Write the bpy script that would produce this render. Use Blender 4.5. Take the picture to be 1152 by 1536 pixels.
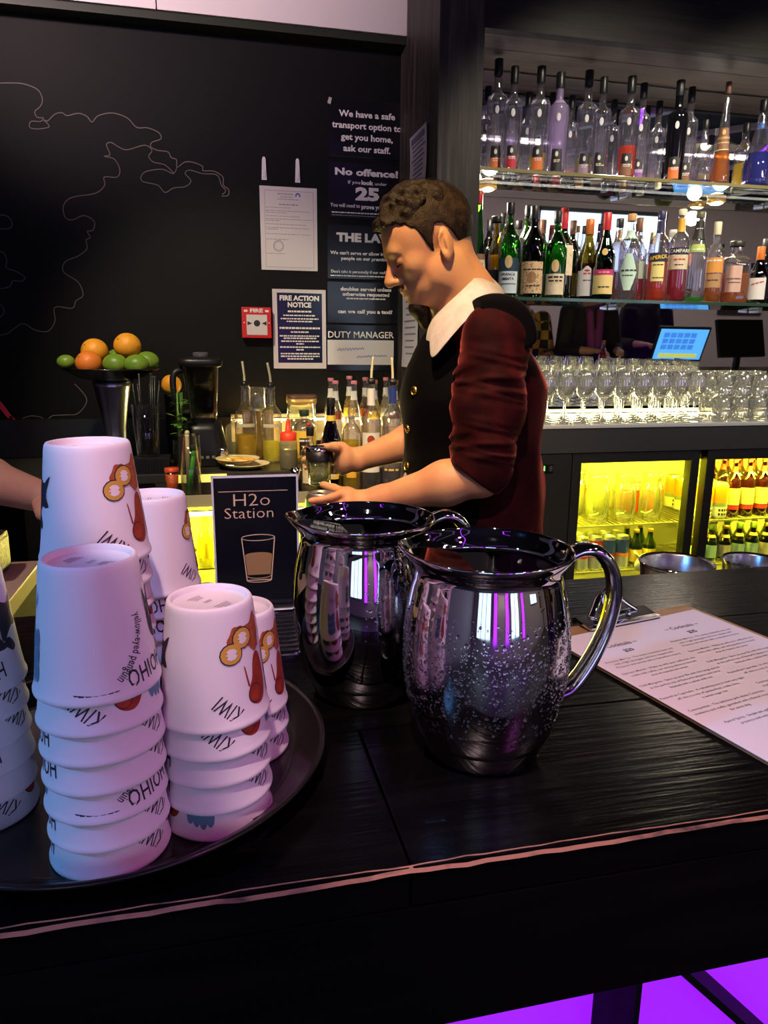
import bpy, bmesh, math, random
import numpy as np
from mathutils import Vector, Matrix, Euler

for o in list(bpy.data.objects):
    bpy.data.objects.remove(o)
scene = bpy.context.scene
COL = scene.collection
R = math.radians
PI = math.pi

# ---------------------------------------------------------------- camera
FOCAL, IW, IH = 1090.0, 1152, 1536
CAM = np.array([0.0, 0.0, 1.435])
_p, _r, _y = R(12.8), R(0.53), R(13.1)
_f = np.array([math.sin(_y) * math.cos(_p), math.cos(_y) * math.cos(_p), -math.sin(_p)])
_rt = np.array([math.cos(_y), -math.sin(_y), 0.0])
_up = np.cross(_rt, _f)
CR = _rt * math.cos(_r) + _up * math.sin(_r)
CU = -_rt * math.sin(_r) + _up * math.cos(_r)
cd = bpy.data.cameras.new('camera')
cam = bpy.data.objects.new('camera', cd)
COL.objects.link(cam)
cam.matrix_world = Matrix(((CR[0], CU[0], -_f[0], CAM[0]), (CR[1], CU[1], -_f[1], CAM[1]),
                           (CR[2], CU[2], -_f[2], CAM[2]), (0, 0, 0, 1)))
cd.sensor_fit = 'VERTICAL'
cd.sensor_height = 36.0
cd.lens = 36.0 * FOCAL / IH
cd.clip_start = 0.02
cd.clip_end = 60
cd.dof.use_dof = False
scene.camera = cam


def ray(px, py):
    return CR * (px - IW / 2) / FOCAL - CU * (py - IH / 2) / FOCAL + _f


def at_y(px, py, Y):
    d = ray(px, py)
    return Vector(CAM + d * (Y / d[1]))


def at_z(px, py, Z):
    d = ray(px, py)
    return Vector(CAM + d * ((Z - CAM[2]) / d[2]))


# ---------------------------------------------------------------- view, world
vs = scene.view_settings
vs.view_transform = 'Standard'
vs.look = 'None'
vs.exposure = 0.0
vs.gamma = 1.0
vs.use_curve_mapping = False
w = bpy.data.worlds.new('world')
scene.world = w
w.use_nodes = True
w.node_tree.nodes['Background'].inputs[0].default_value = (0.30, 0.26, 0.40, 1)
w.node_tree.nodes['Background'].inputs[1].default_value = 0.02
try:
    scene.cycles.transparent_max_bounces = 24
    scene.cycles.max_bounces = 10
    scene.cycles.glossy_bounces = 5
    scene.cycles.transmission_bounces = 10
    scene.cycles.diffuse_bounces = 3
    scene.cycles.sample_clamp_indirect = 6.0
    scene.cycles.caustics_reflective = False
    scene.cycles.caustics_refractive = False
except Exception:
    pass


# ---------------------------------------------------------------- lights of the room and added fill lamps (fixtures are built with the ceiling)
def area(name, loc, target, size, power, color, size_y=None):
    d = bpy.data.lights.new(name, 'AREA')
    d.energy = power
    d.color = color
    d.size = size
    if size_y:
        d.shape = 'RECTANGLE'
        d.size_y = size_y
    o = bpy.data.objects.new(name, d)
    COL.objects.link(o)
    o.location = loc
    o.rotation_euler = (Vector(target) - Vector(loc)).to_track_quat('-Z', 'Y').to_euler()
    return o


def spot(name, loc, target, power, color, angle=50, blend=0.5, radius=0.04):
    d = bpy.data.lights.new(name, 'SPOT')
    d.energy = power
    d.color = color
    d.spot_size = R(angle)
    d.spot_blend = blend
    d.shadow_soft_size = radius
    o = bpy.data.objects.new(name, d)
    COL.objects.link(o)
    o.location = loc
    o.rotation_euler = (Vector(target) - Vector(loc)).to_track_quat('-Z', 'Y').to_euler()
    return o


CEIL = 3.02
SPOTS = [  # ceiling spot lamps, several added only to brighten one area: location, target, power, colour, cone, radius, edge softness
    ((-0.20, -0.10, 2.90), (0.55, 1.00, 1.10), 122, (1.0, 0.68, 0.68), 36.8, 0.02, 0.04),  # hard cone edge placed so the front cup stack stays in shade
    ((-1.75, 0.02, 2.40), (-0.12, 0.58, 1.10), 100, (0.13, 0.40, 1.0), 34, 0.05, 0.6),
    ((1.15, -0.55, 2.90), (-0.05, 0.58, 1.10), 44, (1.0, 0.13, 0.78), 30, 0.05, 0.6),
    ((0.05, 0.85, 2.90), (0.45, 1.68, 1.40), 215, (1.0, 0.64, 0.28), 44, 0.05, 0.5),
    ((1.60, 0.25, 2.90), (0.66, 0.76, 1.05), 12, (1.0, 0.62, 0.72), 34, 0.06, 0.5),
    ((-0.55, 1.30, 2.90), (0.15, 2.62, 1.15), 170, (1.0, 0.84, 0.58), 50, 0.06, 0.6),
    ((1.30, 1.35, 2.90), (1.45, 2.60, 1.40), 120, (1.0, 0.88, 0.66), 70, 0.06, 0.6),
    ((2.20, 1.35, 2.90), (2.05, 2.60, 1.40), 120, (1.0, 0.88, 0.66), 70, 0.06, 0.6),
    ((-1.20, 1.45, 2.70), (-0.25, 2.95, 2.85), 230, (1.0, 0.74, 0.74), 70, 0.08, 1.0),  # added wash lamp that brightens the pale bulkhead
    ((-0.95, 0.85, 2.90), (-0.42, 1.50, 1.15), 60, (1.0, 0.70, 0.62), 36, 0.05, 0.6),  # added lamp that brightens the colleague's forearm
    ((0.20, -2.50, 2.90), (0.20, -3.60, 1.70), 55, (1.0, 0.82, 0.70), 60, 0.06, 0.8),  # added wall washer, so the pitchers reflect a brighter rear wall
    ((1.70, -2.50, 2.90), (1.70, -3.60, 1.70), 45, (1.0, 0.82, 0.70), 50, 0.06, 0.8),  # second added wall washer for the pitcher reflections
]
for i, (l, t, p, c, a, rr, ed) in enumerate(SPOTS):
    spot('ceiling_spot_and_fill_light', l, t, p, c, a, ed, rr)
FILL_PANELS = [(5.2, -1.9, 'above the far tables'), (2.9, -1.9, 'above the near tables'), (6.9, -1.2, 'by the picture')]  # added ceiling lamps that brighten the rear room seen in the mirror
for x, y, _ in FILL_PANELS:
    area('added_fill_panel_light', (x, y, CEIL - 0.055), (x, y - 0.25, 0), 1.2, 16, (1.0, 0.83, 0.68), 0.3)


# ---------------------------------------------------------------- materials
MATS = {}


def mat(name, base=(0.5, 0.5, 0.5), rough=0.5, metal=0.0, spec=0.5, emit=None, estr=0.0, trans=0.0, ior=1.45,
        sss=0.0, coat=0.0, sheen=0.0, noise=None, bump=None, sheen_tint=None, alpha=1.0):
    """noise=(scale, colour2, lo, hi, stretch) mixes a second colour; bump=(scale, strength, stretch)"""
    if name in MATS:
        return MATS[name]
    m = bpy.data.materials.new(name)
    m.use_nodes = True
    nt = m.node_tree
    b = nt.nodes['Principled BSDF']
    I = b.inputs
    I['Base Color'].default_value = (*base, 1)
    I['Roughness'].default_value = rough
    I['Metallic'].default_value = metal
    I['Specular IOR Level'].default_value = spec
    I['IOR'].default_value = ior
    I['Transmission Weight'].default_value = trans
    I['Alpha'].default_value = alpha
    if coat:
        I['Coat Weight'].default_value = coat
        I['Coat Roughness'].default_value = 0.08
    if sheen:
        I['Sheen Weight'].default_value = sheen
        I['Sheen Roughness'].default_value = 0.35
        if sheen_tint:
            I['Sheen Tint'].default_value = (*sheen_tint, 1)
    if sss:
        I['Subsurface Weight'].default_value = sss
        I['Subsurface Radius'].default_value = (0.012, 0.004, 0.002)
        I['Subsurface Scale'].default_value = 0.6
    if emit:
        I['Emission Color'].default_value = (*emit, 1)
        I['Emission Strength'].default_value = estr
    tc = None
    if noise or bump:
        tc = nt.nodes.new('ShaderNodeTexCoord')
    if noise:
        sc, c2, lo, hi, st = noise
        mp = nt.nodes.new('ShaderNodeMapping')
        mp.inputs['Scale'].default_value = st
        nz = nt.nodes.new('ShaderNodeTexNoise')
        nz.inputs['Scale'].default_value = sc
        nz.inputs['Detail'].default_value = 6
        rp = nt.nodes.new('ShaderNodeValToRGB')
        rp.color_ramp.elements[0].position = lo
        rp.color_ramp.elements[0].color = (*base, 1)
        rp.color_ramp.elements[1].position = hi
        rp.color_ramp.elements[1].color = (*c2, 1)
        nt.links.new(tc.outputs['Object'], mp.inputs[0])
        nt.links.new(mp.outputs[0], nz.inputs['Vector'])
        nt.links.new(nz.outputs['Fac'], rp.inputs[0])
        nt.links.new(rp.outputs[0], I['Base Color'])
    if bump:
        sc, strength, st = bump
        mp = nt.nodes.new('ShaderNodeMapping')
        mp.inputs['Scale'].default_value = st
        nz = nt.nodes.new('ShaderNodeTexNoise')
        nz.inputs['Scale'].default_value = sc
        nz.inputs['Detail'].default_value = 8
        bp = nt.nodes.new('ShaderNodeBump')
        bp.inputs['Strength'].default_value = strength
        bp.inputs['Distance'].default_value = 0.004
        nt.links.new(tc.outputs['Object'], mp.inputs[0])
        nt.links.new(mp.outputs[0], nz.inputs['Vector'])
        nt.links.new(nz.outputs['Fac'], bp.inputs['Height'])
        nt.links.new(bp.outputs[0], I['Normal'])
    MATS[name] = m
    return m


def thin_glass(name, tint, gloss=0.9, blend=0.25, rough=0.02, haze=0.0):
    """bottle glass: tinted see-through wall with a clear gloss that grows towards grazing angles"""
    if name in MATS:
        return MATS[name]
    m = bpy.data.materials.new(name)
    m.use_nodes = True
    nt = m.node_tree
    nt.nodes.remove(nt.nodes['Principled BSDF'])
    out = nt.nodes['Material Output']
    tr = nt.nodes.new('ShaderNodeBsdfTransparent')
    tr.inputs[0].default_value = (*tint, 1)
    gl = nt.nodes.new('ShaderNodeBsdfGlossy')
    gl.inputs['Color'].default_value = (gloss, gloss, gloss, 1)
    gl.inputs['Roughness'].default_value = rough
    lw = nt.nodes.new('ShaderNodeLayerWeight')
    lw.inputs[0].default_value = blend
    mth = nt.nodes.new('ShaderNodeMath')
    mth.operation = 'MULTIPLY_ADD'
    mth.inputs[1].default_value = 0.8
    mth.inputs[2].default_value = 0.07
    mx = nt.nodes.new('ShaderNodeMixShader')
    nt.links.new(lw.outputs['Facing'], mth.inputs[0])
    nt.links.new(mth.outputs[0], mx.inputs[0])
    body = tr
    if haze:
        df = nt.nodes.new('ShaderNodeBsdfDiffuse')
        df.inputs[0].default_value = (0.9, 0.9, 0.9, 1)
        tl = nt.nodes.new('ShaderNodeBsdfTranslucent')
        tl.inputs[0].default_value = (0.9, 0.9, 0.9, 1)
        m1 = nt.nodes.new('ShaderNodeMixShader')
        nt.links.new(df.outputs[0], m1.inputs[1])
        nt.links.new(tl.outputs[0], m1.inputs[2])
        body = nt.nodes.new('ShaderNodeMixShader')
        body.inputs[0].default_value = haze
        nt.links.new(tr.outputs[0], body.inputs[1])
        nt.links.new(m1.outputs[0], body.inputs[2])
    nt.links.new(body.outputs[0], mx.inputs[1])
    nt.links.new(gl.outputs[0], mx.inputs[2])
    nt.links.new(mx.outputs[0], out.inputs[0])
    MATS[name] = m
    return m


def liquid(name, col, k=0.45):
    """a drink behind glass: part scattering colour, part see-through"""
    if name in MATS:
        return MATS[name]
    m = bpy.data.materials.new(name)
    m.use_nodes = True
    nt = m.node_tree
    nt.nodes.remove(nt.nodes['Principled BSDF'])
    out = nt.nodes['Material Output']
    tr = nt.nodes.new('ShaderNodeBsdfTransparent')
    tr.inputs[0].default_value = (*[min(1, c ** 0.6) for c in col], 1)
    df = nt.nodes.new('ShaderNodeBsdfTranslucent')
    df.inputs[0].default_value = (*col, 1)
    d2 = nt.nodes.new('ShaderNodeBsdfDiffuse')
    d2.inputs[0].default_value = (*col, 1)
    m1 = nt.nodes.new('ShaderNodeMixShader')
    m1.inputs[0].default_value = 0.45
    mx = nt.nodes.new('ShaderNodeMixShader')
    mx.inputs[0].default_value = k
    nt.links.new(df.outputs[0], m1.inputs[1])
    nt.links.new(d2.outputs[0], m1.inputs[2])
    nt.links.new(tr.outputs[0], mx.inputs[1])
    nt.links.new(m1.outputs[0], mx.inputs[2])
    nt.links.new(mx.outputs[0], out.inputs[0])
    MATS[name] = m
    return m


# ---------------------------------------------------------------- mesh helpers
class MB:
    """collects shapes, then links them as ONE mesh object"""

    def __init__(s):
        s.v, s.f, s.sm = [], [], []

    def add(s, vs, fs, smooth=False):
        k = len(s.v)
        s.v += [tuple(p) for p in vs]
        s.f += [tuple(i + k for i in f) for f in fs]
        s.sm += [smooth] * len(fs)
        return s

    def box(s, c, d, rot=None, bevel=0.0):
        x, y, z = [q / 2 for q in d]
        if bevel:
            b = min(bevel, x * .9, y * .9, z * .9)
            bm = bmesh.new()
            bmesh.ops.create_cube(bm, size=1)
            for q in bm.verts:
                q.co = (q.co.x * 2 * x, q.co.y * 2 * y, q.co.z * 2 * z)
            bmesh.ops.bevel(bm, geom=bm.edges[:], offset=b, segments=2, profile=0.7, affect='EDGES')
            vs = [q.co.copy() for q in bm.verts]
            bm.verts.index_update()
            fs = [[q.index for q in f.verts] for f in bm.faces]
            bm.free()
        else:
            vs = [Vector((i * x, j * y, k * z)) for i in (-1, 1) for j in (-1, 1) for k in (-1, 1)]
            fs = [(0, 1, 3, 2), (4, 6, 7, 5), (0, 4, 5, 1), (2, 3, 7, 6), (0, 2, 6, 4), (1, 5, 7, 3)]
        if rot is not None:
            vs = [rot @ q for q in vs]
        c = Vector(c)
        return s.add([q + c for q in vs], fs, False)

    def lathe(s, prof, seg=32, c=(0, 0, 0), smooth=True, rot=None, mod=None):
        vs, fs = [], []
        n = len(prof)
        for (r, z) in prof:
            for k in range(seg):
                a = 2 * PI * k / seg
                rr, zz = (r, z) if mod is None else mod(r, z, a)
                vs.append(Vector((rr * math.cos(a), rr * math.sin(a), zz)))
        for i in range(n - 1):
            for k in range(seg):
                k2 = (k + 1) % seg
                fs.append((i * seg + k, i * seg + k2, (i + 1) * seg + k2, (i + 1) * seg + k))
        if prof[0][0] > 1e-6:
            pass
        if rot is not None:
            vs = [rot @ q for q in vs]
        c = Vector(c)
        return s.add([q + c for q in vs], fs, smooth)

    def tube(s, path, rad, seg=10, smooth=True, flat=None, cap=True):
        P = [Vector(p) for p in path]
        n = len(P)
        rad = rad if isinstance(rad, (list, tuple)) else [rad] * n
        T = [(P[min(i + 1, n - 1)] - P[max(i - 1, 0)]).normalized() for i in range(n)]
        ref = Vector((0, 0, 1)) if abs(T[0].z) < 0.9 else Vector((1, 0, 0))
        nrm = (ref - T[0] * ref.dot(T[0])).normalized()
        vs, fs = [], []
        for i in range(n):
            nrm = (nrm - T[i] * nrm.dot(T[i])).normalized()
            bi = T[i].cross(nrm)
            for k in range(seg):
                a = 2 * PI * k / seg
                fa, fb = (1, 1) if flat is None else flat
                vs.append(P[i] + nrm * math.cos(a) * rad[i] * fa + bi * math.sin(a) * rad[i] * fb)
        for i in range(n - 1):
            for k in range(seg):
                k2 = (k + 1) % seg
                fs.append((i * seg + k, i * seg + k2, (i + 1) * seg + k2, (i + 1) * seg + k))
        if cap:
            fs.append(tuple(range(seg))[::-1])
            fs.append(tuple(range((n - 1) * seg, n * seg)))
        return s.add(vs, fs, smooth)

    def ell(s, c, r, seg=16, rings=10, rot=None):
        vs, fs = [], []
        for i in range(rings + 1):
            t = PI * i / rings
            for k in range(seg):
                a = 2 * PI * k / seg
                vs.append(Vector((r[0] * math.sin(t) * math.cos(a), r[1] * math.sin(t) * math.sin(a), r[2] * math.cos(t))))
        for i in range(rings):
            for k in range(seg):
                k2 = (k + 1) % seg
                fs.append((i * seg + k, (i + 1) * seg + k, (i + 1) * seg + k2, i * seg + k2))
        if rot is not None:
            vs = [rot @ q for q in vs]
        c = Vector(c)
        return s.add([q + c for q in vs], fs, True)

    def prism(s, pts, axis_from, axis_to):
        """polygon pts (3-D) swept by the vector axis_to-axis_from"""
        d = Vector(axis_to) - Vector(axis_from)
        n = len(pts)
        vs = [Vector(p) for p in pts] + [Vector(p) + d for p in pts]
        fs = [tuple(range(n))[::-1], tuple(range(n, 2 * n))]
        for i in range(n):
            j = (i + 1) % n
            fs.append((i, j, n + j, n + i))
        return s.add(vs, fs, False)

    def mesh(s, name):
        me = bpy.data.meshes.new(name)
        me.from_pydata(s.v, [], s.f)
        bm = bmesh.new()
        bm.from_mesh(me)
        for f, q in zip(bm.faces, s.sm):
            f.smooth = q
        bmesh.ops.remove_doubles(bm, verts=bm.verts, dist=1e-6)
        bmesh.ops.recalc_face_normals(bm, faces=bm.faces)
        bm.to_mesh(me)
        bm.free()
        return me

    def build(s, name, m, parent=None, loc=None, rz=None):
        return obj(name, s.mesh(name), m, parent, loc, rz)


def obj(name, me, m, parent=None, loc=None, rz=None):
    o = bpy.data.objects.new(name, me)
    COL.objects.link(o)
    if m is not None and len(me.materials) == 0:
        me.materials.append(m)
    if parent is not None:
        o.parent = parent
    if loc is not None:
        o.location = loc
    if rz is not None:
        o.rotation_euler = (0, 0, rz)
    return o


def tag(o, label, cat, group=None):
    o['label'] = label
    o['category'] = cat
    if group:
        o['group'] = group
    return o


def struct(o, label=None):
    o['kind'] = 'structure'
    if label:
        o['label'] = label
    return o


def thing(name, label, cat, loc=(0, 0, 0), rz=0.0, group=None):
    o = bpy.data.objects.new(name, None)
    COL.objects.link(o)
    o.empty_display_size = 0.05
    o.location = loc
    o.rotation_euler = (0, 0, rz)
    return tag(o, label, cat, group)


def dup(root, loc=None, rz=None, label=None, group=None, scale=None):
    r = root.copy()
    COL.objects.link(r)
    if loc is not None:
        r.location = loc
    if rz is not None:
        r.rotation_euler = (0, 0, rz)
    if scale is not None:
        r.scale = scale
    if label:
        r['label'] = label
    if group:
        r['group'] = group
    for ch in list(root.children):
        c = ch.copy()
        COL.objects.link(c)
        c.parent = r
        for g in list(ch.children):
            d = g.copy()
            COL.objects.link(d)
            d.parent = c
    return r


_tc = {}


def text_shape(txt, size=1.0, bold=0.0, align='CENTER', shear=0.0, spacing=1.0, line=1.0):
    """triangulated flat letters in the XY plane: (verts, faces, width)"""
    key = (txt, size, bold, align, shear, spacing, line)
    if key in _tc:
        return _tc[key]
    c = bpy.data.curves.new('t', 'FONT')
    c.body = txt
    c.size = size
    c.align_x = align
    c.align_y = 'CENTER'
    c.offset = bold
    c.shear = shear
    c.space_character = spacing
    c.space_line = line
    c.resolution_u = 2
    c.fill_mode = 'FRONT'
    o = bpy.data.objects.new('t', c)
    COL.objects.link(o)
    me = o.to_mesh()
    vs = [v.co.copy() for v in me.vertices]
    fs = [tuple(p.vertices) for p in me.polygons]
    o.to_mesh_clear()
    bpy.data.objects.remove(o)
    bpy.data.curves.remove(c)
    _tc[key] = (vs, fs)
    return vs, fs


def add_text(mb, txt, size, frame, bold=0.0, **kw):
    """letters laid into mb by frame: function (x, y) -> Vector"""
    vs, fs = text_shape(txt, size, bold, **kw)
    mb.add([frame(v.x, v.y) for v in vs], fs, False)
    return mb


def flat_frame(o, ux, uy):
    o, ux, uy = Vector(o), Vector(ux), Vector(uy)
    return lambda x, y: o + ux * x + uy * y


def catmull(pts, n=8, closed=False):
    P = [Vector(p) for p in pts]
    out = []
    m = len(P)
    rng = range(m if closed else m - 1)
    for i in rng:
        if closed:
            a, b, c, d = P[(i - 1) % m], P[i], P[(i + 1) % m], P[(i + 2) % m]
        else:
            a, b, c, d = P[max(i - 1, 0)], P[i], P[i + 1], P[min(i + 2, m - 1)]
        for k in range(n):
            t = k / n
            out.append(0.5 * ((2 * b) + (c - a) * t + (2 * a - 5 * b + 4 * c - d) * t * t + (3 * b - a - 3 * c + d) * t ** 3))
    if not closed:
        out.append(P[-1].copy())
    return out


ORD = ['top', 'second', 'third', 'fourth', 'fifth', 'sixth', 'seventh', 'eighth', 'ninth', 'tenth', 'eleventh', 'twelfth']

# ================================================================ THE ROOM
M_black = mat('black_wall_paint', (0.0040, 0.0041, 0.0048), 0.62, spec=0.18, bump=(60, 0.05, (1, 1, 1)))
M_bulk = mat('pale_bulkhead_paint', (0.62, 0.56, 0.58), 0.7, spec=0.2)
M_white = mat('pale_wall_paint', (0.62, 0.57, 0.55), 0.8, spec=0.2, bump=(40, 0.05, (1, 1, 1)))
M_ceil = mat('dark_ceiling_paint', (0.02, 0.02, 0.026), 0.8, spec=0.2)
M_floor = mat('dark_floor', (0.03, 0.026, 0.025), 0.45, noise=(6, (0.05, 0.045, 0.04), 0.3, 0.7, (1, 1, 1)))
M_col = mat('charcoal_stained_wood', (0.020, 0.016, 0.016), 0.5, spec=0.3, noise=(5, (0.07, 0.058, 0.055), 0.45, 0.75, (14, 14, 0.7)),
            bump=(7, 0.5, (16, 16, 0.8)))
M_beam = mat('black_stained_beam', (0.008, 0.007, 0.008), 0.5, spec=0.25, noise=(5, (0.02, 0.016, 0.016), 0.4, 0.8, (0.8, 14, 14)),
             bump=(7, 0.4, (0.8, 16, 16)))
M_soffit = mat('brown_soffit_wood', (0.036, 0.026, 0.018), 0.5, noise=(4, (0.078, 0.058, 0.038), 0.3, 0.75, (1.0, 18, 10)),
               bump=(6, 0.3, (0.8, 16, 10)))
M_blackplastic = mat('black_plastic', (0.010, 0.010, 0.011), 0.35)
M_blackmatte = mat('black_matte', (0.008, 0.008, 0.009), 0.7, spec=0.2)
M_steel = mat('brushed_steel', (0.62, 0.62, 0.64), 0.25, metal=1.0, bump=(40, 0.04, (1, 30, 30)))
M_chrome = mat('polished_steel', (0.72, 0.72, 0.75), 0.06, metal=1.0)
M_ledgrey = mat('lamp_housing', (0.05, 0.05, 0.055), 0.4, metal=0.6)

X0, X1, YR, YB = -3.2, 8.4, -3.6, 2.95
struct(MB().box(((X0 + X1) / 2, (YR + YB) / 2, -0.05), (X1 - X0, YB - YR + 0.4, 0.1)).build('floor', M_floor))
struct(MB().box(((X0 + X1) / 2, (YR + YB) / 2, CEIL + 0.05), (X1 - X0 + .4, YB - YR + 0.6, 0.1)).build('ceiling', M_ceil))
XR = 0.735          # return wall between the black wall and the bar shelving
wb = struct(MB().box(((X0 + XR) / 2, YB + 0.05, 1.265), (XR - X0, 0.1, 2.53)).build('wall_back', M_black))
struct(MB().box(((XR + X1) / 2 + .1, YB + 0.05, CEIL / 2), (X1 - XR, 0.1, CEIL)).build('wall_shelving', M_black))
struct(MB().box((X0 - 0.05, (YR + YB) / 2, CEIL / 2), (0.1, YB - YR + .2, CEIL)).build('wall_left', M_white))
struct(MB().box((X1 + 0.05, (YR + YB) / 2, CEIL / 2), (0.1, YB - YR + .2, CEIL)).build('wall_right', M_white))
wr = struct(MB().box(((X0 + X1) / 2, YR - 0.05, 1.3), (X1 - X0, 0.1, 2.6)).build('wall_rear', M_white))
struct(MB().box(((X0 + X1) / 2, YR - 0.05, 2.81), (X1 - X0, 0.12, 0.42)).build('trim_1', M_ceil))
# pale bulkhead panels above the black wall, the joint falls where the photo shows it
seam = at_y(237, 20, YB)[0]
bh = bpy.data.objects.new('wall_bulkhead', None)
COL.objects.link(bh)
struct(bh)
for a, b in ((X0, -1.72), (-1.716, seam - .002), (seam + .002, XR)):
    MB().box(((a + b) / 2, YB - 0.02, 2.535 + (CEIL - 2.535) / 2), (b - a, 0.14, CEIL - 2.535), bevel=0.002).build('panel', M_bulk, bh)
M_trimgreen = mat('dark_green_trim', (0.014, 0.018, 0.010), 0.5)
struct(MB().box(((X0 + XR) / 2, YB - 0.03, 2.522), (XR - X0, 0.1, 0.026), bevel=0.003).build('trim_2', M_trimgreen))

# chalk mural: one continuous line drawing on the black wall
M_chalk = mat('chalk_line', (0.16, 0.13, 0.13), 0.9, spec=0.1)
M_coral = mat('coral_paint', (0.85, 0.04, 0.10), 0.7, emit=None)


def wall_line(pts, width, m, name, n=5, taper=False):
    P = catmull([at_y(x, y, YB - 0.001) for x, y in pts], n)
    mb = MB()
    vs, fs = [], []
    for i, p in enumerate(P):
        t = (P[min(i + 1, len(P) - 1)] - P[max(i - 1, 0)])
        t.y = 0
        t.normalize()
        s = Vector((-t.z, 0, t.x)) * width * 0.5 * ((1 - .75 * i / len(P)) if taper else 1)
        for dy in (0, -0.0012):
            vs += [p + s + Vector((0, dy, 0)), p - s + Vector((0, dy, 0))]
    for i in range(len(P) - 1):
        a, b = i * 4, i * 4 + 4
        fs += [(a + 2, a + 3, b + 3, b + 2), (a, a + 2, b + 2, b), (a + 1, b + 1, b + 3, a + 3)]
    mb.add(vs, fs, False)
    return mb.build(name, m, wb)


_z = lambda L: [(x * 500 / 1152, y * 520 / 1198) for x, y in L]
wall_line(_z([(-40, 290), (20, 287), (80, 290), (130, 310), (147, 345), (138, 370), (121, 385), (128, 405), (150, 408), (140, 420), (108, 420),
              (103, 440), (130, 446), (168, 440), (165, 428), (148, 412), (165, 418), (190, 395), (215, 390), (232, 400), (270, 392), (300, 402), (318, 422), (340, 400), (390, 391), (440, 408),
              (472, 440), (510, 442), (548, 458), (556, 480), (525, 492), (522, 508), (545, 520), (580, 525), (592, 545), (610, 552), (612, 578),
              (640, 560), (670, 562), (700, 575), (702, 590), (740, 592), (770, 612), (772, 640), (790, 655), (788, 675), (766, 678)]), 0.0032, M_chalk, 'mural_line')
wall_line(_z([(612, 578), (598, 600), (560, 585), (500, 595), (490, 625), (545, 640), (570, 665), (600, 650), (640, 645), (660, 625),
              (640, 600), (655, 588), (700, 600), (750, 605), (765, 640), (780, 660), (768, 672)]), 0.0028, M_chalk, 'mural_line')
wall_line(_z([(600, 598), (570, 570), (530, 560), (514, 540), (525, 520), (500, 502), (440, 518), (410, 508), (385, 493), (368, 500), (380, 535), (360, 540),
              (395, 550), (414, 585), (405, 612), (360, 612), (362, 640), (330, 668), (250, 682), (220, 710), (225, 750), (250, 760), (290, 745), (325, 765), (322, 795), (302, 800),
              (312, 820), (298, 830), (300, 860), (270, 885), (225, 905), (220, 940), (270, 975), (287, 1020), (262, 1040), (250, 1065), (190, 1062), (190, 1110), (165, 1145),
              (120, 1140), (80, 1118), (50, 1135), (20, 1155), (-30, 1158)]), 0.0030, M_chalk, 'mural_line')
wall_line(_z([(-30, 745), (20, 745), (42, 770), (30, 790), (-30, 788)]), 0.0028, M_chalk, 'mural_line')
wall_line(_z([(-30, 865), (10, 872), (24, 900), (22, 925), (60, 940), (85, 958), (75, 972), (45, 970), (30, 992), (-30, 1000)]), 0.0028, M_chalk, 'mural_line')
wall_line(_z([(-30, 1040), (5, 1055), (12, 1085), (-30, 1115)]), 0.0028, M_chalk, 'mural_line')
_q = lambda L: [(x * 300 / 1152, 560 + y * 340 / 1306) for x, y in L]
wall_line(_q([(-20, 290), (30, 300), (25, 325), (-20, 335)]), 0.0028, M_chalk, 'mural_line')
wall_line(_q([(-30, 480), (20, 470), (20, 400), (60, 385), (80, 420), (110, 420), (130, 470)]), 0.0028, M_chalk, 'mural_line')
wall_line(_q([(130, 260), (180, 245), (240, 255), (262, 280), (300, 245), (370, 240), (450, 230), (500, 150), (430, 60)]), 0.0028, M_chalk, 'mural_line')
o_ = wall_line(_q([(-60, 120), (0, 180), (60, 255), (120, 300), (165, 345), (182, 380)]), 0.022, M_coral, 'coral_stroke', taper=True)
wall_line(_q([(58, 245), (75, 300), (90, 350), (122, 402)]), 0.013, M_coral, 'coral_stroke', taper=True)

# column, beam and soffit round the shelving
YC = 2.45
XC = 0.885
struct(MB().box(((XR + XC) / 2, (YC + YB) / 2, CEIL / 2), (XC - XR, YB - YC, CEIL), bevel=0.003).build('column', M_col))
XE = 3.7
struct(MB().box((XE + .075, (YC + YB) / 2, CEIL / 2), (0.15, YB - YC, CEIL), bevel=0.003).build('column', M_col))
ztop = 2.60
struct(MB().box(((XC + XE) / 2, YC + 0.02, (2.425 + ztop) / 2 + .004), (XE - XC, 0.04, ztop - 2.425 + .008), bevel=0.002).build('trim_3', M_beam))
struct(MB().box(((XC + XE) / 2, YC + 0.28, (ztop + CEIL) / 2), (XE - XC, 0.2, CEIL - ztop)).build('wall_upper', M_bulk))
sf = bpy.data.objects.new('soffit', None)
COL.objects.link(sf)
struct(sf)
for a, b in ((YC + .041, 2.617), (2.620, 2.79)):
    MB().box(((XC + XE) / 2, (a + b) / 2, 2.442), (XE - XC, b - a, 0.022), bevel=0.0015).build('plank', M_soffit, sf)
MB().box(((XC + XE) / 2, 2.86, 2.442), (XE - XC, 0.13, 0.02)).build('plank', M_soffit, sf)

# the mirror behind the bottles leans forward a little at the top
TILT = R(3.0)
M_mirror = mat('mirror_silver', (0.80, 0.80, 0.82), 0.015, metal=1.0)
mz0, mz1 = 1.172, 2.428
mY0, mY1 = 2.80 + (mz1 - mz0) * math.tan(TILT), 2.80
mr = tag(MB().prism([(XC + .005, mY0, mz0), (XC + .005, mY1, mz1), (XC + .005, mY1 + .012, mz1), (XC + .005, mY0 + .012, mz0)],
                    (XC, 0, 0), (XE - .01, 0, 0)).build('wall_mirror', M_mirror),
         'large wall mirror behind the bottle shelves', 'mirror')

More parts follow.
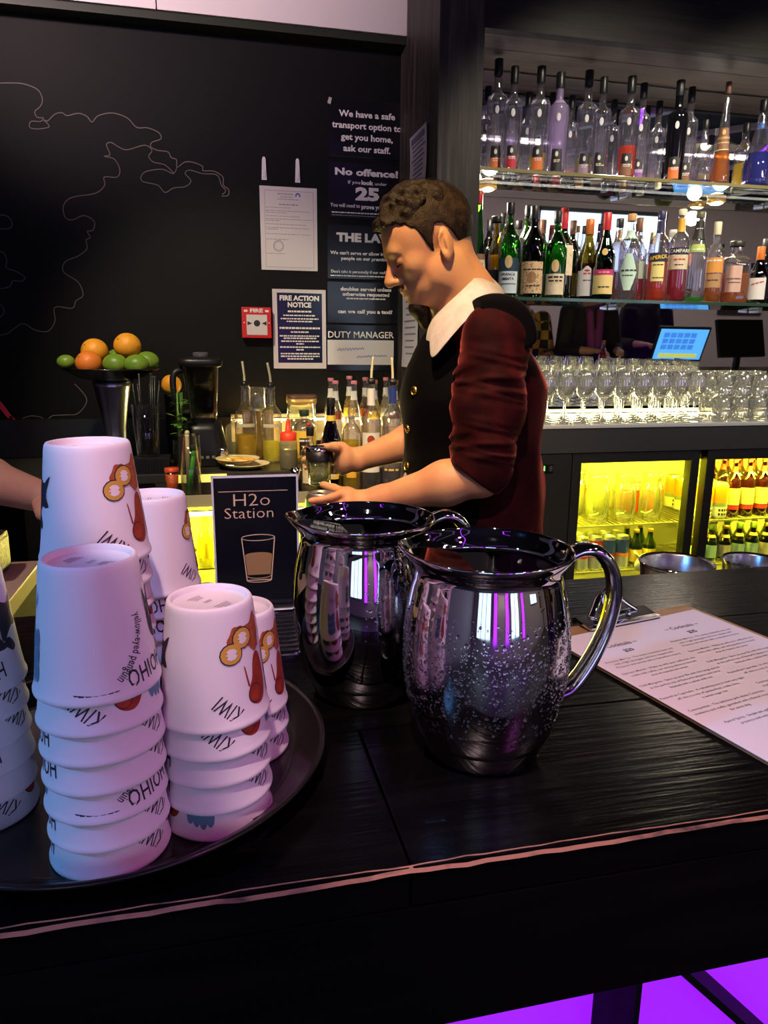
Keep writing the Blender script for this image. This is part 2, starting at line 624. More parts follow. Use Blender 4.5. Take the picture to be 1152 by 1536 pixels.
# glass shelves
M_shelfglass = thin_glass('shelf_glass', (0.86, 0.93, 0.86), blend=0.45)
M_shelfedge = mat('shelf_edge_green', (0.02, 0.05, 0.035), 0.1, spec=0.8)
ZS1, ZS2, YS = 1.615, 2.040, 2.545


def glass_shelf(z, label, edge):
    t = thing('glass_shelf', label, 'shelf', ((XC + XE) / 2, 2.68, z - 0.012))
    L = XE - XC - 0.012
    yb = 2.80 + (mz1 - z) * math.tan(TILT) - 0.004
    MB().box((0, (YS + .003 + yb) / 2 - 2.68, 0.006), (L, yb - YS - .003, 0.011)).build('pane', M_shelfglass, t)
    MB().box((0, YS - 2.68, 0.006), (L, 0.006, 0.012), bevel=0.001).build('front_edge', edge, t)
    for k in range(5):
        x = -L / 2 + 0.05 + k * (L - .1) / 4
        MB().box((x, yb - 2.68 - .03, -0.006), (0.02, 0.058, 0.012), bevel=0.002).build('bracket', M_steel, t)
    return t


glass_shelf(ZS1, 'lower glass shelf carrying the mixed liqueur bottles', M_shelfedge)
glass_shelf(ZS2, 'upper glass shelf carrying the tall clear bottles', mat('shelf_edge_amber', (0.16, 0.14, 0.06), 0.1, spec=0.8))

# puck lights under the upper shelf
M_puck = mat('puck_light_face', (1, 0.9, 0.75), 0.5, emit=(1.0, 0.86, 0.62), estr=60)
M_brass = mat('brass', (0.75, 0.48, 0.16), 0.3, metal=1.0)
for i, (px, py) in enumerate(((730, 303), (1073, 314))):
    p = at_y(px, py, 2.76)
    t = thing('puck_light', 'small bright round puck light above the %s, under the upper shelf' % ('green bottle by the column', 'amber liqueur bottles')[i], 'light', (p.x, 2.76, ZS2 - .0125 - .022))
    MB().lathe([(0.0, .022), (0.034, .022), (0.036, .018), (0.036, .010), (0.026, .006)], 24).build('housing', M_brass, t)
    MB().lathe([(0.0, 0.0), (0.012, .001), (0.022, .004), (0.026, .008)], 24).build('lens', M_puck, t)
    d = bpy.data.lights.new('puck_light_glow', 'POINT')
    d.energy = 6.5
    d.color = (1.0, 0.86, 0.66)
    d.shadow_soft_size = 0.03
    lo = bpy.data.objects.new('puck_light_glow', d)
    COL.objects.link(lo)
    lo.location = (p.x, 2.74, ZS2 - 0.07)

# ---------------------------------------------------------------- rear of the room (seen in the mirror and the steel pitchers)
M_windowlit = mat('daylit_window_pane', (0.6, 0.7, 0.8), 0.3, emit=(0.62, 0.80, 1.0), estr=2.2)
M_frame = mat('window_frame_dark', (0.03, 0.03, 0.035), 0.5)
wn = 0


def window(x0, x1, z0, z1, n):
    global wn
    wn += 1
    t = bpy.data.objects.new('window_%d' % wn, None)
    COL.objects.link(t)
    struct(t)
    t.location = ((x0 + x1) / 2, YR, z0)
    W, Hh = x1 - x0, z1 - z0
    for s in (-1, 1):
        MB().box((s * W / 2, 0.02, Hh / 2), (0.05, 0.06, Hh + .05)).build('frame', M_frame, t)
    for s in (0, 1):
        MB().box((0, 0.02, s * Hh), (W + .05, 0.06, 0.05)).build('frame', M_frame, t)
    for k in range(1, n):
        MB().box((-W / 2 + W * k / n, 0.02, Hh / 2), (0.035, 0.05, Hh)).build('mullion', M_frame, t)
    for k in range(n):
        MB().box((-W / 2 + W * (k + .5) / n, 0.012, Hh / 2), (W / n - .03, 0.01, Hh - .03)).build('pane', M_windowlit, t)


window(-2.5, -0.9, 0.7, 2.45, 3)
window(1.15, 2.05, 0.7, 2.45, 2)
window(4.1, 5.9, 1.75, 2.50, 2)
M_uv = mat('violet_led_tube', (0.5, 0.1, 1), 0.4, emit=(0.42, 0.03, 1.0), estr=2.4)
M_uvpanel = mat('violet_backlit_panel', (0.4, 0.1, 0.8), 0.5, emit=(0.36, 0.008, 1.0), estr=0.95)
for i, (x, lab) in enumerate(((-0.42, 'beside the wide window'), (0.75, 'beside the narrow window'), (2.6, 'between the narrow window and high window'))):
    t = thing('led_column', 'violet light column on the rear wall ' + lab, 'light', (x, YR + .06, 0.6))
    MB().box((0, -0.03, 0.9), (0.40, 0.05, 1.86), bevel=.004).build('housing', M_ledgrey, t)
    MB().box((0, 0.01, 0.9), (0.34, 0.03, 1.8), bevel=.008).build('diffuser', M_uv, t)
for i, (x, y, L, rz, lab) in enumerate(((3.2, 0.2, 2.2, 0.5, 'above the till'), (1.3, -1.4, 2.4, 0.4, 'above the seating'), (-1.2, -1.6, 2.2, 0.3, 'by the wide window'), (5.2, -0.8, 2.2, 0.5, 'above the far tables'))):
    t = thing('led_and_fill_strip', 'violet light strip across the dark ceiling ' + lab, 'light', (x, y, CEIL - .03), rz)
    MB().box((0, 0, 0.015), (0.05, L + .02, 0.03)).build('housing', M_ledgrey, t)
    MB().box((0, 0, -0.004), (0.034, L, 0.012), bevel=.003).build('diffuser', M_uv, t)
M_paleband = mat('pale_ceiling_batten', (0.5, 0.5, 0.52), 0.5)
for k in range(6):
    struct(MB().box((1.0 + k * 1.15, -1.2, CEIL - 0.02), (0.10, 4.2, 0.04), rot=Matrix.Rotation(-0.35, 3, 'Z')).build('trim_%d' % (4 + k), M_paleband))

for x, y, lab in FILL_PANELS:
    t = thing('added_fill_panel', 'added warm white ceiling panel brightening the rear room ' + lab, 'light', (x, y, CEIL - .045))
    MB().box((0, 0, .023), (1.28, .38, .044), bevel=.004).build('housing', M_ledgrey, t)
    MB().box((0, 0, -.001), (1.2, .3, .006)).build('diffuser', mat('fill_panel_glow', (1, .9, .8), .5, emit=(1.0, .84, .68), estr=3.0), t)

# fixtures for the ceiling spots and the added fill lamps
for i, (l, t_, p, c, a, rr, ed) in enumerate(SPOTS):
    d = (Vector(t_) - Vector(l)).normalized()
    q = d.to_track_quat('Z', 'Y').to_matrix()
    t = thing('ceiling_spot_and_fill', 'black ceiling spotlight with a lens, one of a set with added fill lamps', 'light', l, 0, 'black ceiling spotlights')
    MB().lathe([(0.0, -0.14), (0.045, -0.14), (0.05, -0.13), (0.05, -.012), (0.044, -.012), (0.044, -.02), (0, -.02)], 20, rot=q).build('can', M_ledgrey, t)
    MB().tube([Vector((0, 0, 0)) - d * .08, (0, 0, CEIL - l[2])], 0.01, 8).build('stem', M_ledgrey, t)
    MB().lathe([(0.0, -0.021), (0.044, -0.021)], 20, rot=q).build('lens', mat('lamp_lens_%d' % i, c, 0.4, emit=c, estr=14), t)
# white pendant dish lamp over the bar, seen in the mirror
t = thing('pendant_lamp', 'white dish pendant lamp hanging from the dark ceiling', 'lamp', (3.55, 0.5, 2.62))
MB().lathe([(0.02, .09), (0.06, .08), (0.16, .045), (0.25, 0.0), (0.245, 0.0), (0.155, .038), (0.05, .07), (0.0, .075)], 32).build('shade', mat('white_enamel', (0.8, 0.78, 0.74), 0.4), t)
MB().ell((0, 0, .03), (.035, .035, .04)).build('bulb', mat('lamp_bulb', (1, .9, .7), .5, emit=(1, .86, .6), estr=14), t)
MB().tube([(0, 0, .08), (0, 0, CEIL - 2.62)], 0.004, 6).build('cord', M_blackplastic, t)

# ---------------------------------------------------------------- front bar
M_bartop = mat('black_bar_timber', (0.0020, 0.0018, 0.0018), 0.22, spec=0.10, noise=(4, (0.0050, 0.0042, 0.0038), 0.45, 0.8, (1.2, 22, 8)),
               bump=(5, 0.22, (1.6, 30, 10)))
M_raw = mat('worn_raw_timber', (0.34, 0.155, 0.085), 0.7, noise=(60, (0.06, 0.03, 0.02), 0.48, 0.66, (0.5, 1, 1)))
ZT, YF, YK = 1.05, 0.458, 1.084
bar = thing('bar_counter', 'black timber bar counter with worn copper-coloured front edge', 'bar counter', (0, 0, 0))
rows = [(YF + .002, 0.667, (-1.6, -0.75, 0.131, 1.05, 2.2, 3.5, 5.0)), (0.669, 0.876, (-1.6, -0.3, 0.9, 2.0, 3.2, 5.0)),
        (0.878, YK, (-1.6, -0.9, 0.35, 1.6, 2.8, 4.0, 5.0))]
for (a, b, xs) in rows:
    for x, x2 in zip(xs[:-1], xs[1:]):
        MB().box(((x + x2) / 2, (a + b) / 2, ZT - .0175), (x2 - x - .002, b - a, 0.035), bevel=0.0016).build('plank', M_bartop, bar)
MB().box((1.7, (YF + YK) / 2 + .01, ZT - .05), (6.58, YK - YF - .05, 0.028)).build('substrate', M_blackmatte, bar)
MB().box((1.7, YF + .014, (ZT - .036 + .897) / 2), (6.6, 0.024, ZT - .036 - .897), bevel=.002).build('fascia', M_bartop, bar)
# worn front edge: a narrow uneven chamfer strip
random.seed(4)
vs, fs = [], []
n = 420
for i in range(n + 1):
    x = -1.6 + 6.6 * i / n
    wv = 0.0042 + 0.0012 * math.sin(x * 37) * math.sin(x * 11 + 1) + random.uniform(-.0008, .0008)
    vs += [(x, YF + .0015 + wv * .9, ZT + .0006), (x, YF - .0006, ZT - wv * 1.0), (x, YF + .004, ZT - .006)]
for i in range(n):
    a = i * 3
    fs += [(a, a + 1, a + 4, a + 3), (a + 1, a + 2, a + 5, a + 4)]
MB().add(vs, fs).build('worn_edge', M_raw, bar)
# recessed violet backlit front with steel struts
YP = 0.66
for x, x2 in ((-1.6, -0.62), (-0.6, 0.42), (0.43, 1.5), (1.52, 2.6), (2.62, 3.8), (3.82, 5.0)):
    MB().box(((x + x2) / 2, YP, 0.50), (x2 - x, 0.01, 0.80), bevel=.001).build('backlit_panel', M_uvpanel, bar)
MB().box((1.7, YP + .12, 0.45), (6.6, 0.2, 0.90)).build('core', M_blackmatte, bar)
YSF = 0.575
pv = at_y(960, 1500, YSF)
for dx in (-1.1, -.36, 0, .75, 1.5, 2.4, 3.3):
    MB().box((pv.x + dx, (YSF + YP) / 2, 0.46), (0.007, YP - YSF - .006, 0.875)).build('strut', M_blackmatte, bar)
p1, p2 = at_y(1033, 1466, YSF), at_y(1112, 1536, YSF)
dv = (p2 - p1).normalized()
for dx in (-1.1, -.36, 0, .75, 1.5, 2.4):
    a = p1 - dv * .02 + Vector((dx, 0, 0))
    b = a + dv * .62
    nn = Vector((-dv.z, 0, dv.x)) * .004
    MB().prism([a - nn, a + nn, b + nn, b - nn], (0, 0, 0), (0, YP - YSF - .006, 0)).build('strut', M_blackmatte, bar)
MB().box((1.7, 0.57, 0.905), (6.6, 0.20, 0.016)).build('underside', M_blackmatte, bar)
# inner work shelf behind the bar
iw = thing('work_shelf', 'black stainless work shelf along the inner side of the bar', 'shelf', (0, 0, 0))
MB().box((2.9, 1.205, 0.905), (5.0, 0.23, 0.03), bevel=.003).build('top', M_steel, iw)
MB().box((2.9, 1.20, 0.445), (4.98, 0.2, 0.89)).build('carcass', M_blackmatte, iw)

# ---------------------------------------------------------------- right back counter and its fridges
M_ctop = mat('grey_counter_stone', (0.34, 0.34, 0.36), 0.22, spec=0.5)
M_cfront = mat('dark_counter_edge', (0.022, 0.022, 0.024), 0.4)
ZC, YCF = 1.170, 2.365
bc = thing('back_counter', 'grey stone back counter with dark front edge under the glassware', 'counter', (0, 0, 0))
MB().box(((XC + XE) / 2, (YCF + 2.83) / 2, ZC - .006), (XE - XC - .004, 2.83 - YCF, 0.012), bevel=.002).build('top', M_ctop, bc)
MB().box(((XC + XE) / 2, YCF + .018, ZC - .057), (XE - XC - .004, 0.03, 0.088), bevel=.002).build('front_edge', M_cfront, bc)
MB().box(((XC + XE) / 2, (YCF + .035 + 2.83) / 2, ZC - .045), (XE - XC - .004, 2.83 - YCF - .05, 0.06)).build('carcass', M_blackmatte, bc)

M_liner = mat('fridge_liner', (0.72, 0.68, 0.46), 0.45)
M_fridgelamp = mat('fridge_lamp', (1, 0.9, 0.2), 0.4, emit=(1.0, 0.93, 0.03), estr=12)
M_doorglass = thin_glass('fridge_door_glass', (0.93, 0.95, 0.90), blend=0.12)
M_wire = mat('shelf_wire', (0.65, 0.62, 0.4), 0.3, metal=0.7)


def fridge(name, label, x0, x1, z0, z1, yf, yb, doors, shelves, panel=None, power=9):
    """doors: list of (xa, xb) openings; frame members about 45 mm"""
    t = thing(name, label, 'fridge', ((x0 + x1) / 2, (yf + yb) / 2, z0))
    ox, oy, oz = t.location
    def B(mb_c, d, nm, m, par=t, bev=0.0):
        return MB().box((mb_c[0] - ox, mb_c[1] - oy, mb_c[2] - oz), d, bevel=bev).build(nm, m, par)
    cx, H = (x0 + x1) / 2, z1 - z0
    yfr = yf + .045
    B((cx, yb - .01, (z0 + z1) / 2), (x1 - x0, .02, H), 'back', M_blackplastic)
    B((cx, (yfr + yb) / 2, z1 - .01), (x1 - x0, yb - yfr, .02), 'top', M_blackplastic)
    B((cx, (yfr + yb) / 2, z0 + .03), (x1 - x0, yb - yfr, .06), 'plinth', M_blackplastic)
    for x in (x0 + .01, x1 - .01):
        B((x, (yfr + yb) / 2, (z0 + z1) / 2), (.02, yb - yfr, H), 'side', M_blackplastic)
    a0, b0 = doors[0][0] - .03, doors[-1][1] + .03
    lz0, lz1 = shelves[0] - .02, z1 - .04
    B(((a0 + b0) / 2, yb - .035, (lz0 + lz1) / 2), (b0 - a0, .012, lz1 - lz0), 'liner', M_liner)
    B(((a0 + b0) / 2, (yfr + yb - .05) / 2, lz1 + .005), (b0 - a0, yb - yfr - .05, .01), 'liner', M_liner)
    B(((a0 + b0) / 2, (yfr + yb - .05) / 2, lz0), (b0 - a0, yb - yfr - .05, .01), 'liner', M_liner)
    for x in (a0, b0):
        B((x, (yfr + yb - .05) / 2, (lz0 + lz1) / 2), (.01, yb - yfr - .05, lz1 - lz0), 'liner', M_liner)
    if panel:
        pn = B(((panel[0] + panel[1]) / 2, yf + .02, (z0 + z1) / 2), (panel[1] - panel[0], .04, H), 'control_panel', M_blackplastic, bev=.003)
    for (xa, xb, za, zb) in doors:
        dr = MB()
        w_ = .036
        yy = yf + .021
        for c, d in (((xa - w_ / 2, yy, (za + zb) / 2), (w_, .04, zb - za + 2 * w_)), ((xb + w_ / 2, yy, (za + zb) / 2), (w_, .04, zb - za + 2 * w_)),
                     (((xa + xb) / 2, yy, zb + w_ / 2), (xb - xa, .04, w_)), (((xa + xb) / 2, yy, za - w_ / 2), (xb - xa, .04, w_))):
            dr.box((c[0] - ox, c[1] - oy, c[2] - oz), d, bevel=.003)
        door = dr.build('door', M_blackplastic, t)
        B(((xa + xb) / 2, yf + .022, (za + zb) / 2), (xb - xa + .004, .006, zb - za + .004), 'pane', M_doorglass, door)
        B(((xa + xb) / 2, yf + .058, zb + .004), (xb - xa, .012, .014), 'lamp', M_fridgelamp, t)
        B(((xa + xb) / 2, yf + .050, zb + .012), (xb - xa + .02, .004, .034), 'lamp_cover', M_blackplastic, t)
        L = area('fridge_light', ((xa + xb) / 2, yf + .075, zb - .012), ((xa + xb) / 2, yb - .1, za + .1), xb - xa, power, (1.0, 0.93, 0.03), 0.03)
    for z in shelves[1:]:
        mb = MB()
        yy0, yy1 = yfr + .05, yb - .06
        for y in (yy0, yy1):
            mb.box(((a0 + b0) / 2 - ox, y - oy, z - oz - .004), (b0 - a0 - .012, .006, .007))
        k = int((b0 - a0) / .022)
        for i in range(k):
            x = a0 + .01 + (b0 - a0 - .02) * i / (k - 1)
            mb.box((x - ox, (yy0 + yy1) / 2 - oy, z - oz - .002), (.0025, yy1 - yy0, .003))
        mb.build('wire_shelf', M_wire, t)
    return t


FX = 1.0
fr = fridge('bar_fridge', 'black two-door glass bar fridge glowing yellow under the back counter', 1.045, 2.95, 0.03, 1.066, 2.372, 2.84,
            [(1.285, 1.735, 0.30, 1.030), (1.840, 2.34, 0.30, 1.030), (2.44, 2.90, 0.30, 1.030)], [0.26, 0.585, 0.770], panel=(1.05, 1.245), power=18)
# temperature display
M_disp = mat('display_green', (0.1, 0.8, 0.15), .4, emit=(0.12, 1.0, 0.10), estr=2.2)
M_dispy = mat('display_amber', (0.8, 0.6, 0.1), .4, emit=(1.0, 0.65, 0.05), estr=2.0)
pd = at_y(814, 703, 2.3715)
dz = MB().box((pd.x - fr.location.x, 2.371 - fr.location.y, pd.z - fr.location.z), (.082, .003, .032), bevel=.001).build('display', mat('display_black', (.004, .004, .005), .2), fr)
tb = MB()
add_text(tb, '2.1', .022, flat_frame((pd.x - fr.location.x - .002, 2.3692 - fr.location.y, pd.z - fr.location.z), (1, 0, 0), (0, 0, 1)), bold=.0012)
tb.build('digits', M_disp, dz)
MB().ell((pd.x - fr.location.x - .030, 2.3695 - fr.location.y, pd.z - fr.location.z + .004), (.004, .001, .004)).build('indicator', M_dispy, dz)
MB().box((pd.x - fr.location.x + .031, 2.3695 - fr.location.y, pd.z - fr.location.z), (.012, .0015, .018)).build('button', M_steel, dz)

# ---------------------------------------------------------------- left back counter below the black wall
ZL, YLF = 1.02, 2.46
M_ltop = mat('dark_steel_worktop', (0.10, 0.095, 0.085), 0.30, metal=0.7)
lc = thing('side_counter', 'dark steel-topped side counter below the black wall', 'counter', (0, 0, 0))
YBc = YB - .03
MB().box((-0.75, (YLF + YBc - .012) / 2, ZL - .015), (2.94, YBc - YLF - .012, 0.03), bevel=.003).build('worktop', M_ltop, lc)
sb = bpy.data.objects.new('trim_10', None)
COL.objects.link(sb)
struct(sb)
MB().box((-0.75, YBc + .004, ZL + .071), (2.94, .022, .139)).build('splashback', M_blackplastic, sb)
MB().box((0.39, YBc + .002, ZL + .146), (0.66, .03, .012), bevel=.002).build('splash_cap', mat('pale_cap', (.50, .46, .42), .5), sb)
MB().box((0.39, YBc - .0085, ZL + .090), (0.66, .003, .09), bevel=.001).build('pale_tile', mat('pale_tile', (.42, .38, .34), .4), sb)
ZRL, YRL = 0.945, 2.41
rail = thing('speed_rail', 'stainless steel speed rail along the side counter front', 'rack', (0.26, YRL, ZRL - .03))
MB().box((0, 0, .026), (0.92, .088, .004)).build('tray', M_ltop, rail)
MB().box((0, .043, .05), (0.92, .004, .05)).build('back_plate', M_ltop, rail)
M_edge = mat('pale_steel_edge', (.62, .58, .44), .3, metal=.6)
MB().box((0, -.045, .030), (0.92, .004, .040), bevel=.001).build('front_lip', M_edge, rail)
fl = fridge('bar_fridge', 'yellow-lit glass bar fridge under the side counter', -0.62, 0.60, 0.03, 0.985, 2.468, YBc,
            [(-0.56, 0.0, 0.22, 0.925), (0.075, 0.54, 0.22, 0.925)], [0.18, 0.45, 0.66], power=22)

# warm light strips: one added at the mirror foot so the glasses glint, and under the speed rail lip
M_warmled = mat('warm_yellow_led', (1, .85, .4), .4, emit=(1.0, .80, .30), estr=6)
t = thing('led_and_fill_strip', 'added yellow light strip hidden at the mirror foot to brighten the glasses', 'light', (2.25, 2.822, ZC))
MB().box((0, .003, .009), (2.6, .010, .018), bevel=.001).build('housing', M_ledgrey, t)
MB().box((0, -.005, .010), (2.58, .008, .012), bevel=.002).build('diffuser', M_warmled, t)
t = thing('led_and_fill_strip', 'warm yellow light strip under the lip of the speed rail', 'light', (.26, 2.372, ZRL - .052))
MB().box((0, .006, .009), (.90, .010, .018), bevel=.001).build('housing', M_ledgrey, t)
MB().box((0, -.003, .009), (.88, .010, .014), bevel=.002).build('diffuser', M_warmled, t)
area('speed_rail_light', (.26, 2.36, ZRL - .045), (.26, 1.4, 1.15), .88, 5, (1.0, .78, .22), .03)
t = thing('led_and_fill_strip', 'added lavender light strip backlighting the bottles on the upper glass shelf', 'light', (2.25, 2.79, ZS2))  # added lamp: lights the bottles from behind and the soffit from below
MB().box((0, .004, .004), (2.7, .010, .008), bevel=.001).build('housing', M_ledgrey, t)
MB().box((0, -.004, .005), (2.68, .007, .009), bevel=.002).build('diffuser', mat('added_shelf_led', (.9, .8, 1), .4, emit=(1.0, .82, .86), estr=5), t)
area('upper_shelf_fill', (2.25, 2.778, ZS2 + .015), (2.25, 2.60, ZS2 + .4), 2.6, 3.5, (1.0, .84, .86), .02)  # added area lamp belonging to the upper shelf strip
area('mirror_foot_fill', (2.25, 2.808, ZC + .012), (2.25, 2.4, ZC + .15), 2.5, 9, (1.0, .84, .40), .012)  # added area lamp that brightens the glasses from behind
t = thing('led_and_fill_strip', 'added yellow light strip on the splashback to make the cruets glow', 'light', (.39, YBc - .014, ZL + .128))  # added lamp that lights juice and glass from behind
MB().box((0, .004, .004), (.64, .008, .014), bevel=.001).build('housing', M_ledgrey, t)
MB().box((0, -.002, .003), (.63, .007, .009), bevel=.002).build('diffuser', M_warmled, t)
area('splashback_fill', (.39, YBc - .022, ZL + .125), (.39, 2.45, ZL + .0), .62, 10, (1.0, .82, .28), .012)  # added area lamp belonging to the splashback strip
MB().box((-.055, YLF - .003, ZL - .035), (.17, .006, .062), bevel=.001).build('backlit_strip', mat('yellow_backlit_acrylic', (.9, .8, .2), .4, emit=(1.0, .84, .16), estr=.9), lc)

# ================================================================ ON THE BAR
# ---------------------------------------------------------------- tray
TR = (-0.098, 0.655)
M_tray = mat('brown_black_tray', (0.010, 0.008, 0.007), 0.26, spec=0.45, bump=(120, 0.05, (1, 1, 1)))
tray = thing('serving_tray', 'round dark serving tray holding stacks of paper cups', 'tray', (TR[0], TR[1], ZT))
MB().lathe([(0.0, 0.0), (0.150, 0.0), (0.168, 0.003), (0.186, 0.017), (0.1900, 0.020), (0.1905, 0.0225), (0.188, 0.0235), (0.184, 0.021),
            (0.165, 0.0065), (0.156, 0.0045), (0.0, 0.004)], 96).build('dish', M_tray, tray)
MB().lathe([(0.157, .0046), (0.159, .0058), (0.161, .0052)], 96).build('foot_ring', M_tray, tray)
ZTR = ZT + 0.0046

# ---------------------------------------------------------------- paper cups
CH, RB, RT = 0.097, 0.0445, 0.0335
M_cup = mat('white_paper_cup', (0.80, 0.76, 0.76), 0.55, spec=0.3)


def cup_r(z):
    return 0.0432 + (RT - 0.0432) * (z - .004) / (CH - .008)


cup_prof = [(0.0425, 0.001), (0.0436, 0.0), (0.0444, 0.0006), (0.0448, 0.002), (0.0447, 0.0036), (0.0440, 0.0054), (0.0432, 0.0078)]
for k in range(1, 9):
    z = .0078 + (CH - .0138) * k / 8
    cup_prof.append((cup_r(z), z))
cup_prof += [(0.0330, CH - .0022), (0.0318, CH - .0003), (0.0304, CH), (0.0292, CH - .0012), (0.0288, CH - .0045), (0.0285, CH - .0052), (0.0, CH - .0054)]
me_cup = MB().lathe(cup_prof, 56).mesh('paper_cup')
me_cup_in = MB().lathe([(0.0425, 0.001), (0.0418, .004), (RT - .0012, CH - .012), (0.0, CH - .012)], 40).mesh('inner_wall')

M_kiwi_o = mat('print_rust', (0.45, 0.10, 0.03), .6, noise=(180, (0.24, 0.05, 0.02), .4, .7, (1, 1, 1)))
M_kiwi_r = mat('print_red_brown', (0.28, 0.025, 0.012), .6, noise=(160, (0.40, 0.05, 0.02), .4, .7, (1, 1, 1)))
M_yel = mat('print_yellow', (0.62, 0.36, 0.05), .6)
M_ink = mat('print_ink', (0.025, 0.022, 0.03), .6)
M_blue = mat('print_blue', (0.10, 0.22, 0.30), .6)
M_paper_w = mat('print_white', (0.8, 0.74, 0.70), .6)


def cone_frame(ang0, zc, lift=0.00035):
    """flat (s, t) -> cup wall; s along the circumference, t up in the picture (cup stands upside down)"""
    def fr(s, t):
        z = zc + t
        r = cup_r(z) + lift
        a = ang0 + s / 0.038
        return Vector((r * math.cos(a), r * math.sin(a), z))
    return fr


def blob(mb, pts, frame, smooth_n=4, rough=0.0, cell=0.004):
    P = [Vector((x, y, 0)) for x, y in pts]
    if smooth_n:
        P = catmull(P, smooth_n, closed=True)
    if rough:
        P = [p + Vector((random.uniform(-rough, rough), random.uniform(-rough, rough), 0)) for p in P]
    bm = bmesh.new()
    vv = [bm.verts.new(p) for p in P]
    bm.faces.new(vv)
    bmesh.ops.triangulate(bm, faces=bm.faces[:])
    for _ in range(3):
        es = [e for e in bm.edges if e.calc_length() > cell]
        if not es:
            break
        bmesh.ops.subdivide_edges(bm, edges=es, cuts=1)
        bmesh.ops.triangulate(bm, faces=bm.faces[:])
    bm.verts.index_update()
    vs = [frame(v.co.x, v.co.y) for v in bm.verts]
    fs = [tuple(v.index for v in f.verts) for f in bm.faces]
    bm.free()
    mb.add(vs, fs, False)


def circ(x, y, rx, ry=None, n=14, rot=0):
    ry = ry or rx
    return [(x + rx * math.cos(2 * PI * k / n) * math.cos(rot) - ry * math.sin(2 * PI * k / n) * math.sin(rot),
             y + rx * math.cos(2 * PI * k / n) * math.sin(rot) + ry * math.sin(2 * PI * k / n) * math.cos(rot)) for k in range(n)]


